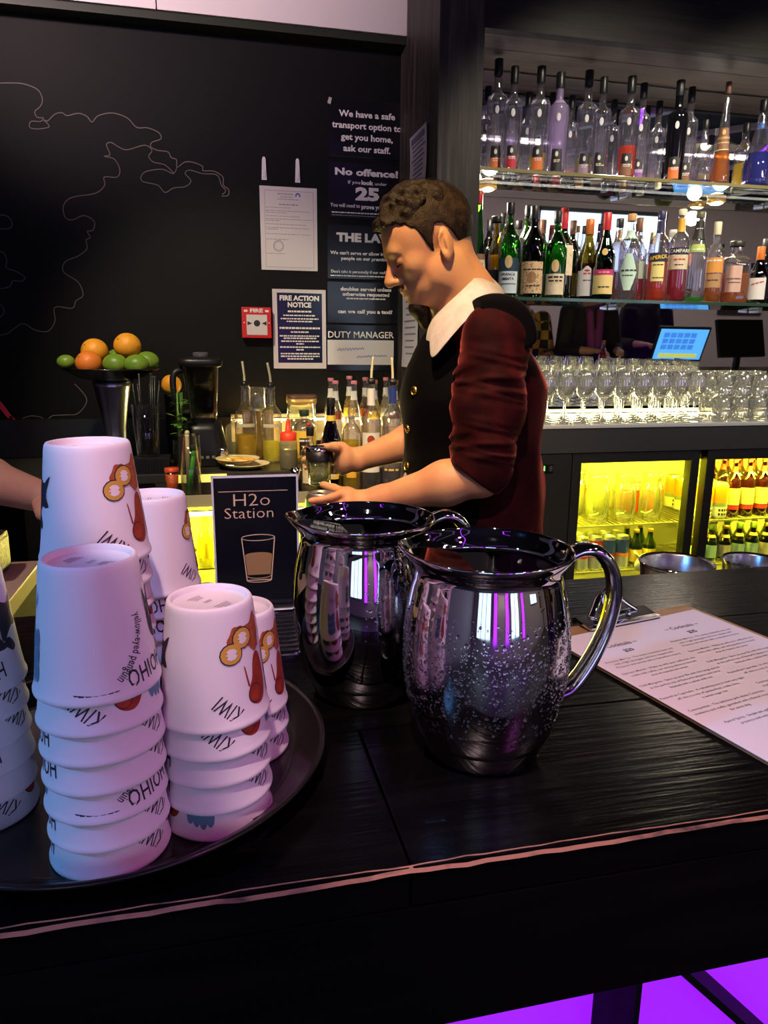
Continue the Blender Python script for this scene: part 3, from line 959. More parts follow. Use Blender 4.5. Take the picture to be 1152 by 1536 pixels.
def cup_prints():
    """(name, mesh, material) list: the drawings round one cup"""
    random.seed(7)
    out = []
    A = 0.0
    f0, f1, f2, f3 = [cone_frame(A, 0.055, l) for l in (.0003, .0005, .0007, .0009)]
    mb = MB()
    blob(mb, [(-.019, .018), (-.012, .026), (.000, .024), (.008, .029), (.014, .032), (.017, .020), (.014, .006), (.008, .001), (.003, .004), (-.004, .010), (-.012, .008), (-.020, .010)], f0, 4, .0008)
    out.append(('rust_drawing', mb, M_kiwi_o))
    mb = MB()
    blob(mb, [(.010, .000), (.014, -.006), (.016, -.020), (.014, -.034), (.008, -.041), (.000, -.040), (-.005, -.034), (-.004, -.026), (.000, -.018), (.002, -.008), (.005, -.001)], f0, 4)
    blob(mb, [(-.0075, -.006), (-.0060, -.008), (-.0030, -.024), (-.0048, -.024)], f0, 0)
    out.append(('red_brown_drawing', mb, M_kiwi_r))
    mb = MB()
    for c in ((-.017, .0055), (-.006, .0160)):
        blob(mb, circ(c[0], c[1], .0098, .0088), f1, 0)
    blob(mb, circ(.001, -.031, .0068, .0078), f1, 0)
    out.append(('drawing_outline', mb, M_ink))
    mb = MB()
    for c in ((-.017, .0055), (-.006, .0160)):
        blob(mb, circ(c[0], c[1], .0088, .0078), f2, 0)
    out.append(('fruit_slice', mb, M_yel))
    mb = MB()
    blob(mb, circ(.001, -.031, .0060, .0070), f2, 0)
    out.append(('red_circle', mb, M_kiwi_r))
    mb = MB()
    for c in ((-.017, .0055), (-.006, .0160)):
        st = []
        for k in range(18):
            r = .0052 if k % 2 else .0030
            st.append((c[0] + r * math.cos(PI * k / 9), c[1] + r * .9 * math.sin(PI * k / 9)))
        blob(mb, st, f3, 0)
    out.append(('slice_core', mb, M_paper_w))
    # hand-lettered words, upside down because the cups stand inverted
    mb = MB()
    def word(txt, ang, z, size, rot, arc=0.0):
        fr = cone_frame(ang, z, .0004)
        vs_, fs_ = text_shape(txt, size, size * .008, spacing=1.05)
        c, s = math.cos(rot), math.sin(rot)
        def bend(x, y):
            x2, y2 = x, y * 1.7
            if arc:
                th = x2 / arc
                x2, y2 = (arc + y2) * math.sin(th), (arc + y2) * math.cos(th) - arc
            return fr(x2 * c - y2 * s, x2 * s + y2 * c)
        mb.add([bend(v.x, v.y) for v in vs_], fs_)
    word('KIWI', -.022 / .038, .0185, .0100, PI - .75)
    word('HOIHO', 3.2, .0165, .0110, PI + .12)
    word('yellow-eyed penguin', 2.98, .034, .0058, PI + 1.15, arc=.05)
    out.append(('lettering', mb, M_ink))
    mb = MB()
    fd = cone_frame(3.5, .045, .0004)
    blob(mb, [(-.004, .028), (.001, .018), (.004, .004), (.010, -.006), (.013, -.012), (.004, -.012), (-.002, -.004), (-.003, .010)], fd, 4)
    fe = cone_frame(4.0, .05, .0004)
    blob(mb, [(-.016, .012), (-.006, .020), (.004, .016), (.016, .022), (.010, .008), (.014, -.002), (.002, -.004), (-.008, -.012), (-.010, .000)], fe, 4, .0008)
    blob(mb, [(-.008, -.014), (-.002, -.010), (.004, -.018), (.000, -.022)], fe, 4)
    blob(mb, [(-.014, -.0455), (.0, -.0470), (.014, -.0462), (.006, -.0485), (-.006, -.0490)], cone_frame(2.2, .055, .0004), 3)
    out.append(('bird_drawing', mb, M_ink))
    mb = MB()
    ff = cone_frame(.85, .050, .0004)
    for k in range(4):
        for j in range(3):
            blob(mb, circ(-.008 + k * .005, -.032 + j * .012 + abs(k - 2) * .0018, .0030, .0075, 10), ff, 0)
    for k in range(6):
        blob(mb, circ(-.010 + k * .003, .018 + (k % 2) * .004, .0008, .004, 8), ff, 0)
    out.append(('blue_feathers', mb, M_blue))
    mb = MB()
    for g, x in enumerate((-.014, .0, .014)):
        for k in range(4 if g != 1 else 2):
            L = (.013, .009, .016)[g] * (1 - .12 * k)
            xx = x + (k - 1.5) * .0022
            mb.add([(xx, -L / 2, CH - .0051), (xx + .0008, -L / 2, CH - .0051), (xx + .0008, L / 2, CH - .0051), (xx, L / 2, CH - .0051)], [(0, 1, 2, 3)])
    out.append(('base_print', mb, mat('print_grey', (.22, .18, .20), .6)))
    return [(n_, mb.mesh(n_), m_) for n_, mb, m_ in out]


PR = cup_prints()
cup0 = None
STEP = 0.0229


def cup_stack(x, y, n, where, rots):
    """n nested paper cups, upside down; rots gives each cup's turn, top cup first"""
    global cup0
    for i in range(n):
        z = ZTR + (n - 1 - i) * STEP
        lab = 'white paper cup, %s in the %s' % ('topmost' if i == 0 else ORD[i] + ' from top' if i < n - 1 else 'lowest', where)
        rz = rots[i % len(rots)]
        if cup0 is None:
            cup0 = thing('paper_cup', lab, 'cup', (x, y, z), rz, 'upside-down paper cups on the tray')
            obj('body', me_cup, M_cup, cup0)
            obj('inner_wall', me_cup_in, M_cup, cup0)
            for n_, me_, m_ in PR:
                obj(n_, me_, m_, cup0)['kind'] = 'stuff'
        else:
            dup(cup0, (x + random.uniform(-.0004, .0004), y + random.uniform(-.0004, .0004), z), rz, lab)


random.seed(11)
VA = lambda x, y: math.atan2(-y, -x)       # direction from a stack to the camera
va = VA(-.092, .532)
SA = [va - 1.05 + 0.0, va - .35, va + 2.4, va + 3.2, va - .9, va + 2.0, va - 1.6]
cup_stack(-0.092, 0.532, 7, 'seven-cup stack before the tallest', [va + .95 - 3.2, va + .35, va + 1.57, va + 1.7, va + .80 - 3.2, va + 1.5, va + 1.35])
va = VA(-.010, .559)
cup_stack(-0.010, 0.559, 5, 'five-cup stack', [va + .84, va + .62, va + 1.57, va + 1.5, va - 1.2])
va = VA(-.102, .632)
cup_stack(-0.103, 0.634, 10, 'tallest stack, ten cups', [va + .92, va + 1.5, va - 1, va + 1.2, va + 3, va + 2.1, va, va + 1, va + 2, va + 4])
va = VA(-.068, .752)
cup_stack(-0.066, 0.752, 7, 'seven-cup stack behind the tallest', [va + 1.5, va + .25 - 3.2, va + .15 - 3.5, va + 2.1, va + 3, va + .4, va + 1])
va = VA(.012, .655)
cup_stack(0.0135, 0.657, 3, 'shortest stack, three cups', [va + 1.0, va + 1.6, va + 1.5])
va = VA(-.205, .60)
cup_stack(-0.2045, 0.602, 6, 'six-cup stack', [va + 1.0 - 4.0, va + .85 + .5, va + 1.5, va + 3.0, va + 2, va + 1])

# ---------------------------------------------------------------- steel water pitchers
def pitcher_metal():
    m = bpy.data.materials.new('pitcher_steel')
    m.use_nodes = True
    nt = m.node_tree
    b = nt.nodes['Principled BSDF']
    b.inputs['Base Color'].default_value = (0.66, 0.66, 0.69, 1)
    b.inputs['Metallic'].default_value = 1.0
    tc = nt.nodes.new('ShaderNodeTexCoord')
    nz = nt.nodes.new('ShaderNodeTexNoise')
    nz.inputs['Scale'].default_value = 30
    nz.inputs['Detail'].default_value = 4
    mr_ = nt.nodes.new('ShaderNodeMapRange')
    mr_.inputs[1].default_value = 0.35
    mr_.inputs[2].default_value = 0.75
    mr_.inputs[3].default_value = 0.015
    mr_.inputs[4].default_value = 0.045
    nt.links.new(tc.outputs['Object'], nz.inputs['Vector'])
    nt.links.new(nz.outputs['Fac'], mr_.inputs[0])
    nt.links.new(mr_.outputs[0], b.inputs['Roughness'])
    return m


def fogged_metal():
    """polished steel with a band of condensation mist where the cold water stands"""
    m = pitcher_metal()
    m.name = 'misted_pitcher_steel'
    nt = m.node_tree
    b = nt.nodes['Principled BSDF']
    tc = [n for n in nt.nodes if n.type == 'TEX_COORD'][0]
    old = b.inputs['Roughness'].links[0].from_socket
    sx = nt.nodes.new('ShaderNodeSeparateXYZ')
    nt.links.new(tc.outputs['Object'], sx.inputs[0])
    nz = nt.nodes.new('ShaderNodeTexNoise')
    nz.inputs['Scale'].default_value = 26
    nz.inputs['Detail'].default_value = 5
    nt.links.new(tc.outputs['Object'], nz.inputs['Vector'])
    ad = nt.nodes.new('ShaderNodeMath')
    ad.operation = 'MULTIPLY_ADD'
    ad.inputs[1].default_value = 0.05
    nt.links.new(nz.outputs['Fac'], ad.inputs[0])
    nt.links.new(sx.outputs['Z'], ad.inputs[2])
    rp = nt.nodes.new('ShaderNodeValToRGB')
    e = rp.color_ramp.elements
    e[0].position, e[0].color = 0.085, (0.03, 0.03, 0.03, 1)
    e[1].position, e[1].color = 0.17, (0.0, 0.0, 0.0, 1)
    q = e.new(0.11)
    q.color = (0.13, 0.13, 0.13, 1)
    q = e.new(0.152)
    q.color = (0.11, 0.11, 0.11, 1)
    nt.links.new(ad.outputs[0], rp.inputs[0])
    a2 = nt.nodes.new('ShaderNodeMath')
    nt.links.new(old, a2.inputs[0])
    nt.links.new(rp.outputs[0], a2.inputs[1])
    nt.links.new(a2.outputs[0], b.inputs['Roughness'])
    return m


PP = [(0.050, .0015), (0.0535, .0000), (0.0560, .0020), (0.0600, .010), (0.0665, .026), (0.0735, .047), (0.0785, .068), (0.0812, .090), (0.0818, .108),
      (0.0806, .128), (0.0780, .148), (0.0745, .166), (0.0715, .177), (0.0700, .1825), (0.0705, .1865), (0.0735, .1915), (0.0775, .1965), (0.0800, .2005), (0.0808, .2030),
      (0.0800, .2045), (0.0785, .2035), (0.0750, .1965), (0.0705, .1905), (0.0680, .1850), (0.0690, .178), (0.0725, .164), (0.0775, .140), (0.0800, .108), (0.0765, .066), (0.060, .014), (0.0, .010)]
PP = [(r * .968, z * 1.0) for r, z in PP]
M_pit, M_pitfog = pitcher_metal(), fogged_metal()
M_water = mat('clear_water', (0.02, 0.022, 0.025), 0.02, spec=0.5)


def spout(r, z, a):
    d = (a - PI + PI) % (2 * PI) - PI          # angle from the -X... spout points to local -X
    dd = abs(((a - PI) + PI) % (2 * PI) - PI)
    k = max(0.0, min(1.0, (z - .176) / .027))
    g = math.exp(-(dd / .42) ** 2)
    return r * (1 + .10 * k * g), z + .006 * k * g


def smooth_prof(P, n=3):
    Q = catmull([(r, z, 0) for r, z in P], n)
    return [(max(q.x, 0), q.y) for q in Q]


def pitcher(label, loc, rz, fog):
    t = thing('water_pitcher', label, 'pitcher', loc, rz)
    b = MB().lathe(smooth_prof(PP, 3), 96, mod=spout).build('body', M_pitfog if fog else M_pit, t)
    # strap handle
    H = catmull([(0.074, 0, .1915), (0.090, 0, .199), (0.108, 0, .196), (0.123, 0, .178), (0.1275, 0, .150), (0.121, 0, .115), (0.107, 0, .083), (0.091, 0, .060), (0.075, 0, .052)], 6)
    MB().tube(H, [0.0105] * len(H), 16, flat=(0.62, 1.15)).build('handle', M_pit, t)
    # ice guard across the spout
    g = MB()
    pts = []
    rr = .0730
    for k in range(19):
        a = PI - 1.25 + 2.5 * k / 18
        pts.append((rr * math.cos(a) * 1.02, rr * math.sin(a), .1955))
    lo = [Vector((x, y, z)) for x, y, z in pts]
    for q in lo:
        q.z = .1985 - (q.x + .07) * .14
    g.prism(lo, (0, 0, 0), (0, 0, .0014))
    g.build('ice_guard', M_pit, t)
    MB().lathe([(0.0, .105), (0.0770, .105)], 48).build('water', M_water, t)
    return t


random.seed(3)
p1_ = pitcher('polished steel water pitcher beaded with condensation, beside the clipboard', (0.243, 0.612, ZT), R(-4), True)
p2_ = pitcher('polished steel water pitcher with clear dry body, by the cups', (0.154, 0.760, ZT), R(4), False)


def prof_r(z):
    for (r0, z0), (r1, z1) in zip(PP[2:13], PP[3:14]):
        if z0 <= z <= z1:
            return r0 + (r1 - r0) * (z - z0) / (z1 - z0)
    return .07


def droplets(parent, n, z0, z1, a0, a1, seed, big):
    random.seed(seed)
    mb = MB()
    for _ in range(n):
        a = random.uniform(a0, a1)
        z = z0 + (z1 - z0) * (random.random() if random.random() < .35 else random.betavariate(4, 3))
        r = prof_r(z)
        s = min(big, .00045 + .0006 * random.expovariate(1.4))
        c = Vector((math.cos(a) * (r + s * .10), math.sin(a) * (r + s * .10), z))
        rot = Matrix.Rotation(a, 3, 'Z')
        mb.ell(c, (s * .55, s, s * random.uniform(1.0, 1.5)), 7, 4, rot)
    o = mb.build('droplets', mat('water_drop', (1, 1, 1), 0.0, trans=1.0, ior=1.33), parent)
    o['kind'] = 'stuff'
    return o


droplets(p1_, 3000, .030, .158, PI * .98, PI * 2.12, 5, .0019)
droplets(p2_, 420, .085, .160, PI * 1.42, PI * 2.1, 6, .0013)

# ---------------------------------------------------------------- clipboard with the cocktail menu
ca = R(12.5)
TL = Vector((0.423, 0.865, ZT))
M_board = mat('brown_hardboard', (0.33, 0.185, 0.075), 0.5, noise=(30, (0.40, 0.24, 0.11), .35, .7, (1, 6, 1)))
M_menu = mat('menu_paper', (0.80, 0.74, 0.76), 0.7, spec=0.2)
BWd, BLn = 0.276, 0.375
cb = thing('clipboard', 'brown hardboard clipboard with silver clip holding the drinks menu', 'clipboard', TL, ca)


def rrect(w, h, r, z, n=5):
    out = []
    for cx, cy, a0 in ((w - r, -r, 0), (r, -r, PI / 2), (r, -h + r, PI), (w - r, -h + r, 1.5 * PI)):
        for k in range(n + 1):
            a = a0 + PI / 2 * k / n
            out.append((cx + r * math.cos(a), cy + r * math.sin(a), z))
    return out


MB().prism(rrect(BWd, BLn, .012, 0.0), (0, 0, 0), (0, 0, .0034)).build('board', M_board, cb)
menu = tag(MB().prism([(-.001, -.030, .0), (.268, -.022, 0), (.268, -.355, 0), (-.001, -.355, 0)], (0, 0, 0), (0, 0, .0008)).build('menu_sheet', M_menu, None, TL + Vector((0, 0, .0036)), ca),
           'white cocktail menu sheet with two columns of print on the clipboard', 'menu')
mtop = .00095
ink = MB()
Fm = lambda ox_, oy_: (lambda x, y: Vector((ox_ + x, oy_ + y, mtop)))
cxs = (.068, .195)
for c, price in zip(cxs, ('$20', '$25')):
    yy = -.078 if c < .1 else -.066
    add_text(ink, '~ Cocktails ~', .0115, Fm(c, yy), bold=.00015)
    add_text(ink, price, .0105, Fm(c, yy - .019), bold=.00035)
items = [['Amaretto Mai Tai - The classic amaretto sour and', 'with a light pineapple and lime, topped with', 'Prosecco and served with a maraschino cherry'],
         ['Espresso Martini - Wake up with your coffee hit, the', 'vodka with coffee, our strong delicious smooth', 'shot of roasted and sweet'],
         ['Chilli Margarita - Spice up your life with this tangy special', 'as the perfect mix of flavourful jalapeno and citrus', 'finished with a salted chilli rim'],
         ['Passionfruit Caprioska - A refreshing way to start any night', 'off, this is a mix of passionfruit, vodka, lime,', 'a sweet sugar rim'],
         ['Cosmopolitan - The delicious pink classic Cointreau,', 'cranberry and vodka, garnished with a flamed orange', 'for some zing'],
         ['Aperol Spritz - Simple yet uplifting with', 'prosecco and soda garnish']]
for ci, c in enumerate(cxs):
    yy = -.116 if c < .1 else -.100
    for it in items:
        for ln in it:
            add_text(ink, ln, .0056, Fm(c, yy), bold=.00003)
            yy -= .0082
        yy -= .0085
ink.build('print', M_ink, menu)
# spring clip
ck = MB()
ck.box((.128, -.026, .0085), (.128, .010, .003), bevel=.001)
ck.prism([(.064, -.030, .0050), (.064, -.022, .0095), (.064, .004, .014), (.064, .010, .0115), (.064, .010, .0036), (.064, .006, .0036), (.064, .006, .0095), (.064, -.022, .0060)],
         (.064, 0, 0), (.192, 0, 0))
clip = ck.build('clip', M_chrome, cb)
tb = MB()
tb.tube(catmull([(.085, -.004, .013), (.098, .004, .022), (.112, .012, .034), (.128, .015, .040), (.144, .012, .034), (.158, .004, .022), (.171, -.004, .013)], 6), .0052, 10, flat=(.6, 1))
tb.build('lever', M_chrome, clip)
rb = MB()
ringp = [(.128 + .013 * math.cos(2 * PI * k / 20), .008 + .004 * math.sin(2 * PI * k / 20), .032 + .013 * math.sin(2 * PI * k / 20)) for k in range(21)]
rb.tube(ringp, .0032, 8, cap=False)
rb.build('ring', M_chrome, clip)
for x in (.106, .150):
    MB().lathe([(0, .0165), (.003, .016), (.0042, .0140), (.0042, .010)], 12, c=(x, -.010, 0)).build('rivet', M_chrome, clip)

# ---------------------------------------------------------------- water station sign
YSG = 1.03
a, b, c_ = at_y(316, 716, YSG), at_y(447, 722, YSG), at_y(322, 870, YSG)
sx0, sx1, sz1 = a.x, b.x, a.z + .001
sw, sh = sx1 - sx0, sz1 - ZT
sg = thing('table_sign', 'black acrylic water station sign with gold lettering and glass drawing', 'sign', ((sx0 + sx1) / 2, YSG, ZT), R(-1))
M_signblk = mat('gloss_black_card', (0.006, 0.007, 0.010), 0.12, spec=0.5)
M_gold = mat('gold_print', (0.72, 0.52, 0.28), 0.45)
M_acr = mat('clear_acrylic_edge', (0.70, 0.72, 0.62), 0.15, spec=0.6)
MB().box((0, .0015, sh / 2 + .002), (sw - .006, .003, sh - .010), bevel=.0005).build('card', M_signblk, sg)
fm = MB()
for s in (-1, 1):
    fm.box((s * (sw / 2 - .0015), .0015, sh / 2), (.003, .006, sh), bevel=.0006)
fm.box((0, .0015, sh - .0015), (sw, .006, .003), bevel=.0006)
fm.box((0, .0015, .0020), (sw, .006, .004), bevel=.0006)
fm.box((0, .030, .0015), (sw, .060, .003), bevel=.0006)
fm.box((0, -.012, .0015), (sw, .022, .003), bevel=.0006)
fm.build('holder', M_acr, sg)
gp = MB()
FS = lambda x, y: Vector((x, -.0006, y))
gp.box((-.003, -.0004, sh - .0225), (sw * .80, .0004, .0009))
add_text(gp, 'H2o', .026, lambda x, y: FS(x * 1.20 - .006, sh - .036 + y), bold=-.00025)
add_text(gp, 'Station', .0225, lambda x, y: FS(x * 1.13 - .0095, sh - .055 + y), bold=-.0002)
# glass outline
def stroke(mb, pts, wdt):
    P = [Vector((x, 0, z)) for x, z in pts]
    for p, q in zip(P[:-1], P[1:]):
        t = (q - p).normalized()
        nn = Vector((-t.z, 0, t.x)) * wdt / 2
        e = t * wdt * .4
        k = [p - e + nn, p - e - nn, q + e - nn, q + e + nn]
        mb.add([Vector((v.x, -.0006, v.z)) for v in k], [(0, 1, 2, 3)])
gz = sh - .155
gx = .002
stroke(gp, [(gx - .0235, gz + .064), (gx - .0175, gz), (gx + .0175, gz), (gx + .0235, gz + .064)], .0015)
stroke(gp, [(gx + .0235 * math.cos(k * PI / 12), gz + .064 + .0045 * math.sin(k * PI / 12)) for k in range(25)], .0013)
stroke(gp, [(gx + .0175 * math.cos(PI + k * PI / 12), gz + .0035 * math.sin(PI + k * PI / 12)) for k in range(13)], .0013)
stroke(gp, [(gx + .0165 * math.cos(PI + k * PI / 12), gz + .006 + .0035 * math.sin(PI + k * PI / 12)) for k in range(13)], .0010)
gp.build('gold_print', M_gold, sg)
gl_ = MB()
gl_.add([FS(gx - .0165, gz + .008), FS(gx + .0165, gz + .008), FS(gx + .0195, gz + .038)] + [FS(gx + .0195 * math.cos(k * PI / 10), gz + .038 + .004 * math.sin(k * PI / 10)) for k in range(1, 10)] + [FS(gx - .0195, gz + .038)],
        [tuple(range(13))])
gl_.build('drawn_drink', mat('dull_gold_print', (0.36, 0.22, 0.08), .5), sg)
# chrome drip rail beside the sign
rl = thing('drip_tray', 'shallow steel drip tray with slotted grid between cups and pitcher', 'drip tray', (0.085, 0.925, ZT), R(0))
fm = MB()
for s in (-1, 1):
    fm.box((0, s * .075, .006), (.24, .008, .012), bevel=.002)
    fm.box((s * .118, 0, .006), (.008, .15, .012), bevel=.002)
fm.build('rim', M_chrome, rl)
MB().box((0, 0, .0015), (.23, .145, .003)).build('floor_plate', M_blackmatte, rl)
for k in range(9):
    MB().box((0, -.06 + k * .015, .009), (.23, .006, .003), bevel=.0008).build('slat', M_steel, rl)

# steel bowl behind the bar, only its rim shows
p = at_y(1015, 846, 1.2)
bw = thing('mixing_bowl', 'wide stainless steel bowl behind the bar edge', 'bowl', (p.x, 1.2, .921))
MB().lathe([(0, 0), (.045, 0), (.056, .02), (.064, .06), (.068, .100), (.070, .1075), (.0685, .1085), (.066, .105), (.060, .055), (.050, .012), (0, .006)], 48).build('body', M_steel, bw)
MB().lathe([(.0685, .1035), (.0715, .1075), (.0695, .1105), (.0680, .107)], 48).build('rim', M_chrome, bw)
p = at_y(1108, 846, 1.2)
bw2 = dup(bw, (p.x + .03, 1.2, .9155), 0, 'shaker tin rim just showing behind the bar edge', None, (.8, .8, 1.0))
bw2.name = 'shaker_tin'
bw2['category'] = 'shaker'

# ================================================================ BOTTLES AND GLASSES BEHIND THE BAR
G_clear = thin_glass('clear_glass', (0.93, 0.92, 0.97), blend=0.5, haze=0.04)
G_green = thin_glass('green_glass', (0.12, 0.50, 0.05), blend=0.30)
G_dkgreen = thin_glass('dark_green_glass', (0.03, 0.10, 0.02), blend=0.30)
G_olive = thin_glass('olive_glass', (0.38, 0.30, 0.05), blend=0.30)
G_yellow = thin_glass('yellow_glass', (0.72, 0.58, 0.05), blend=0.30)
G_brown = thin_glass('brown_glass', (0.05, 0.018, 0.008), blend=0.30)
G_dark = mat('black_glass', (0.004, 0.004, 0.006), 0.06, spec=0.7)
C_black = mat('cap_black', (0.010, 0.010, 0.012), 0.35)
C_red = mat('cap_red', (0.42, 0.02, 0.025), 0.35)
C_orange = mat('cap_orange', (0.62, 0.17, 0.03), 0.35)
C_gold = mat('cap_gold', (0.60, 0.38, 0.10), 0.35, metal=0.5)
C_cream = mat('cap_cream', (0.66, 0.60, 0.42), 0.45)
C_white = mat('cap_white', (0.70, 0.68, 0.66), 0.45)
C_wood = mat('cap_wood', (0.45, 0.25, 0.10), 0.55)
C_pink = mat('cap_pink', (0.62, 0.20, 0.24), 0.4)
C_brown = mat('cap_brown', (0.16, 0.07, 0.04), 0.4)
L_cream = mat('label_cream', (0.62, 0.52, 0.36), 0.6, noise=(70, (0.50, 0.40, 0.26), .5, .7, (1, 1, 1)))
L_white = mat('label_white', (0.66, 0.64, 0.62), 0.6)
L_pale = mat('label_pale_blue', (0.50, 0.58, 0.62), 0.6)
L_mint = mat('label_mint', (0.45, 0.62, 0.52), 0.6)
L_black = mat('label_black', (0.012, 0.011, 0.013), 0.5)
L_orange = mat('label_orange', (0.60, 0.14, 0.03), 0.6)
L_red = mat('label_red', (0.45, 0.02, 0.035), 0.6)
L_pink = mat('label_pink', (0.42, 0.10, 0.14), 0.6)
L_violet = mat('label_violet', (0.22, 0.07, 0.34), 0.6)
L_mauve = mat('label_mauve', (0.30, 0.20, 0.28), 0.6)
L_brown = mat('label_brown', (0.20, 0.09, 0.045), 0.6)
L_yellow = mat('label_yellow', (0.72, 0.50, 0.06), 0.6)
L_beige = mat('label_beige', (0.52, 0.36, 0.20), 0.6, noise=(120, (0.26, 0.15, 0.07), .52, .62, (1, 1, 1)))
I_dark = mat('ink_dark', (0.03, 0.02, 0.02), .6)
I_gold = mat('ink_gold', (0.62, 0.42, 0.16), .45)
I_silver = mat('ink_silver', (0.55, 0.54, 0.56), .4)
I_red = mat('ink_red', (0.50, 0.05, 0.05), .6)
Q_clear = liquid('spirit_clear', (0.80, 0.78, 0.82), .06)
Q_lav = liquid('spirit_lavender', (0.72, 0.58, 0.86), .55)
Q_pale = liquid('spirit_pale_gold', (0.75, 0.66, 0.30), .35)
Q_amber = liquid('spirit_amber', (0.75, 0.26, 0.02), .45)
Q_orange = liquid('spirit_orange', (0.95, 0.10, 0.02), .60)
Q_red = liquid('spirit_red', (0.62, 0.01, 0.06), .62)
Q_blue = liquid('spirit_blue', (0.01, 0.03, 0.42), .72)
Q_yellow = liquid('spirit_yellow', (0.80, 0.62, 0.02), .55)
Q_green = liquid('spirit_green', (0.08, 0.50, 0.05), .45)
Q_brown = liquid('spirit_brown', (0.30, 0.09, 0.02), .6)

STYLES = {  # relative height -> relative radius of the glass body up to the cap
    'wine': [(0, .90), (.01, 1.0), (.60, 1.0), (.68, .92), (.76, .62), (.82, .38), (.88, .34), (1, .33)],
    'spirit': [(0, .92), (.01, 1.0), (.62, 1.0), (.69, .93), (.74, .70), (.78, .42), (.82, .36), (1, .35)],
    'tall': [(0, .80), (.01, .88), (.30, .92), (.62, 1.0), (.69, 1.0), (.725, .93), (.75, .62), (.77, .42), (.80, .38), (1, .38)],
    'cone': [(0, .94), (.01, 1.0), (.10, 1.0), (.34, .78), (.55, .56), (.78, .38), (.90, .30), (1, .28)],
    'flask': [(0, .93), (.015, 1.0), (.26, 1.0), (.34, .90), (.58, .56), (.76, .34), (.90, .26), (1, .25)],
    'slim': [(0, .92), (.01, 1.0), (.58, 1.0), (.66, .85), (.74, .55), (.82, .42), (1, .40)],
    'squat': [(0, .95), (.02, 1.0), (.62, 1.0), (.72, .96), (.78, .72), (.83, .34), (1, .30)],
    'bell': [(0, .92), (.01, 1.0), (.52, 1.0), (.60, .92), (.70, .66), (.80, .44), (.90, .38), (1, .37)],
}


def srad(style, t):
    P = STYLES[style]
    for (a, ra), (b, rb) in zip(P[:-1], P[1:]):
        if a <= t <= b:
            return ra + (rb - ra) * (t - a) / (b - a)
    return P[-1][1]


def sq(n):
    """superellipse cross-section for square bottles"""
    if not n:
        return None
    return lambda r, z, a: (r / ((abs(math.cos(a)) ** n + abs(math.sin(a)) ** n) ** (1 / n)), z)


def bottle(label, style, x, y, z, h, r, glass, cap=None, cap_h=.04, liq=None, labels=(), texts=(), rz=0, name='bottle', cat='bottle', group=None, square=0, cap_r=1.12, extra=None):
    """labels: (z0, z1, half angle, material[, lift]); texts: (string, z, size, material, angle, tilt); heights relative to the glass height"""
    t = thing(name, label, cat, (x, y, z), rz, group)
    H = h - (cap_h * .45 if cap else 0)
    prof = [(0, .002)] + [(rr * r, tt * H) for tt, rr in STYLES[style]]
    P2 = [(0, .002), (prof[1][0], 0)]
    for (r0, z0), (r1, z1) in zip(prof[1:-1], prof[2:]):
        for k in range(1, 4):
            P2.append((r0 + (r1 - r0) * k / 3, z0 + (z1 - z0) * k / 3))
    P2.append((prof[-1][0] * .8, H))
    mod = sq(square)
    MB().lathe(P2, 28, mod=mod).build('glass', glass, t)
    if liq:
        m, lv = liq
        L = [(0, .006)]
        n = 14
        for k in range(n + 1):
            tt = .015 + (lv - .015) * k / n
            L.append((max(.001, srad(style, tt) * r * .93 - .0008), tt * H))
        L.append((0, lv * H))
        MB().lathe(L, 24, mod=mod).build('drink', m, t)
    if cap:
        rc = srad(style, 1.0) * r * cap_r
        z0 = h - cap_h
        MB().lathe([(rc * .98, z0), (rc, z0 + .001), (rc, h - .002), (rc * .93, h), (0, h)], 20).build('cap', cap, t)
    face = math.atan2(-y, -x) - rz
    lf = .0006
    for lb in labels:
        z0, z1, ha, m = lb[:4]
        lift = lb[4] if len(lb) > 4 else lf
        n, rows = 12, 6
        vs_, fs_ = [], []
        for j in range(rows + 1):
            tt = z0 + (z1 - z0) * j / rows
            hh = ha * (lb[5] + (1 - lb[5]) * (1 - j / rows)) if len(lb) > 5 else ha
            for k in range(n + 1):
                a = face - hh + 2 * hh * k / n
                rr = srad(style, tt) * r + lift
                if mod:
                    rr, _ = mod(rr, 0, a)
                vs_.append((rr * math.cos(a), rr * math.sin(a), tt * H))
        for j in range(rows):
            for k in range(n):
                q = j * (n + 1) + k
                fs_.append((q, q + 1, q + n + 2, q + n + 1))
        MB().add(vs_, fs_, True).build('label', m, t)
    for tx in texts:
        s_, tz, size, m = tx[:4]
        da = tx[4] if len(tx) > 4 else 0
        tilt = tx[5] if len(tx) > 5 else 0
        rr = srad(style, tz) * r
        def fr_(u, v, rr=rr, tz=tz, da=da, tilt=tilt):
            u, v = u * math.cos(tilt) - v * math.sin(tilt), u * math.sin(tilt) + v * math.cos(tilt)
            a = face + da + u / rr
            q = srad(style, min(1, max(0, tz + v / H))) * r + .0016
            if mod:
                q, _ = mod(q, 0, a)
            return Vector((q * math.cos(a), q * math.sin(a), tz * H + v))
        mb = MB()
        if s_.startswith('~'):          # print too small to read: word-length dashes
            n_ = len(s_)
            u0 = -n_ * size * .30
            while u0 < n_ * size * .30:
                Lw = size * random.uniform(.8, 2.0)
                mb.add([fr_(u0, -size * .3), fr_(u0 + Lw / 2, -size * .3), fr_(u0 + Lw, -size * .3), fr_(u0 + Lw, size * .3), fr_(u0 + Lw / 2, size * .3), fr_(u0, size * .3)], [(0, 1, 4, 5), (1, 2, 3, 4)])
                u0 += Lw + size * .35
        else:
            add_text(mb, s_, size, fr_, bold=size * .02)
        mb.build('lettering', m, t)['kind'] = 'stuff'
    if extra:
        extra(t, H, r, face)
    return t


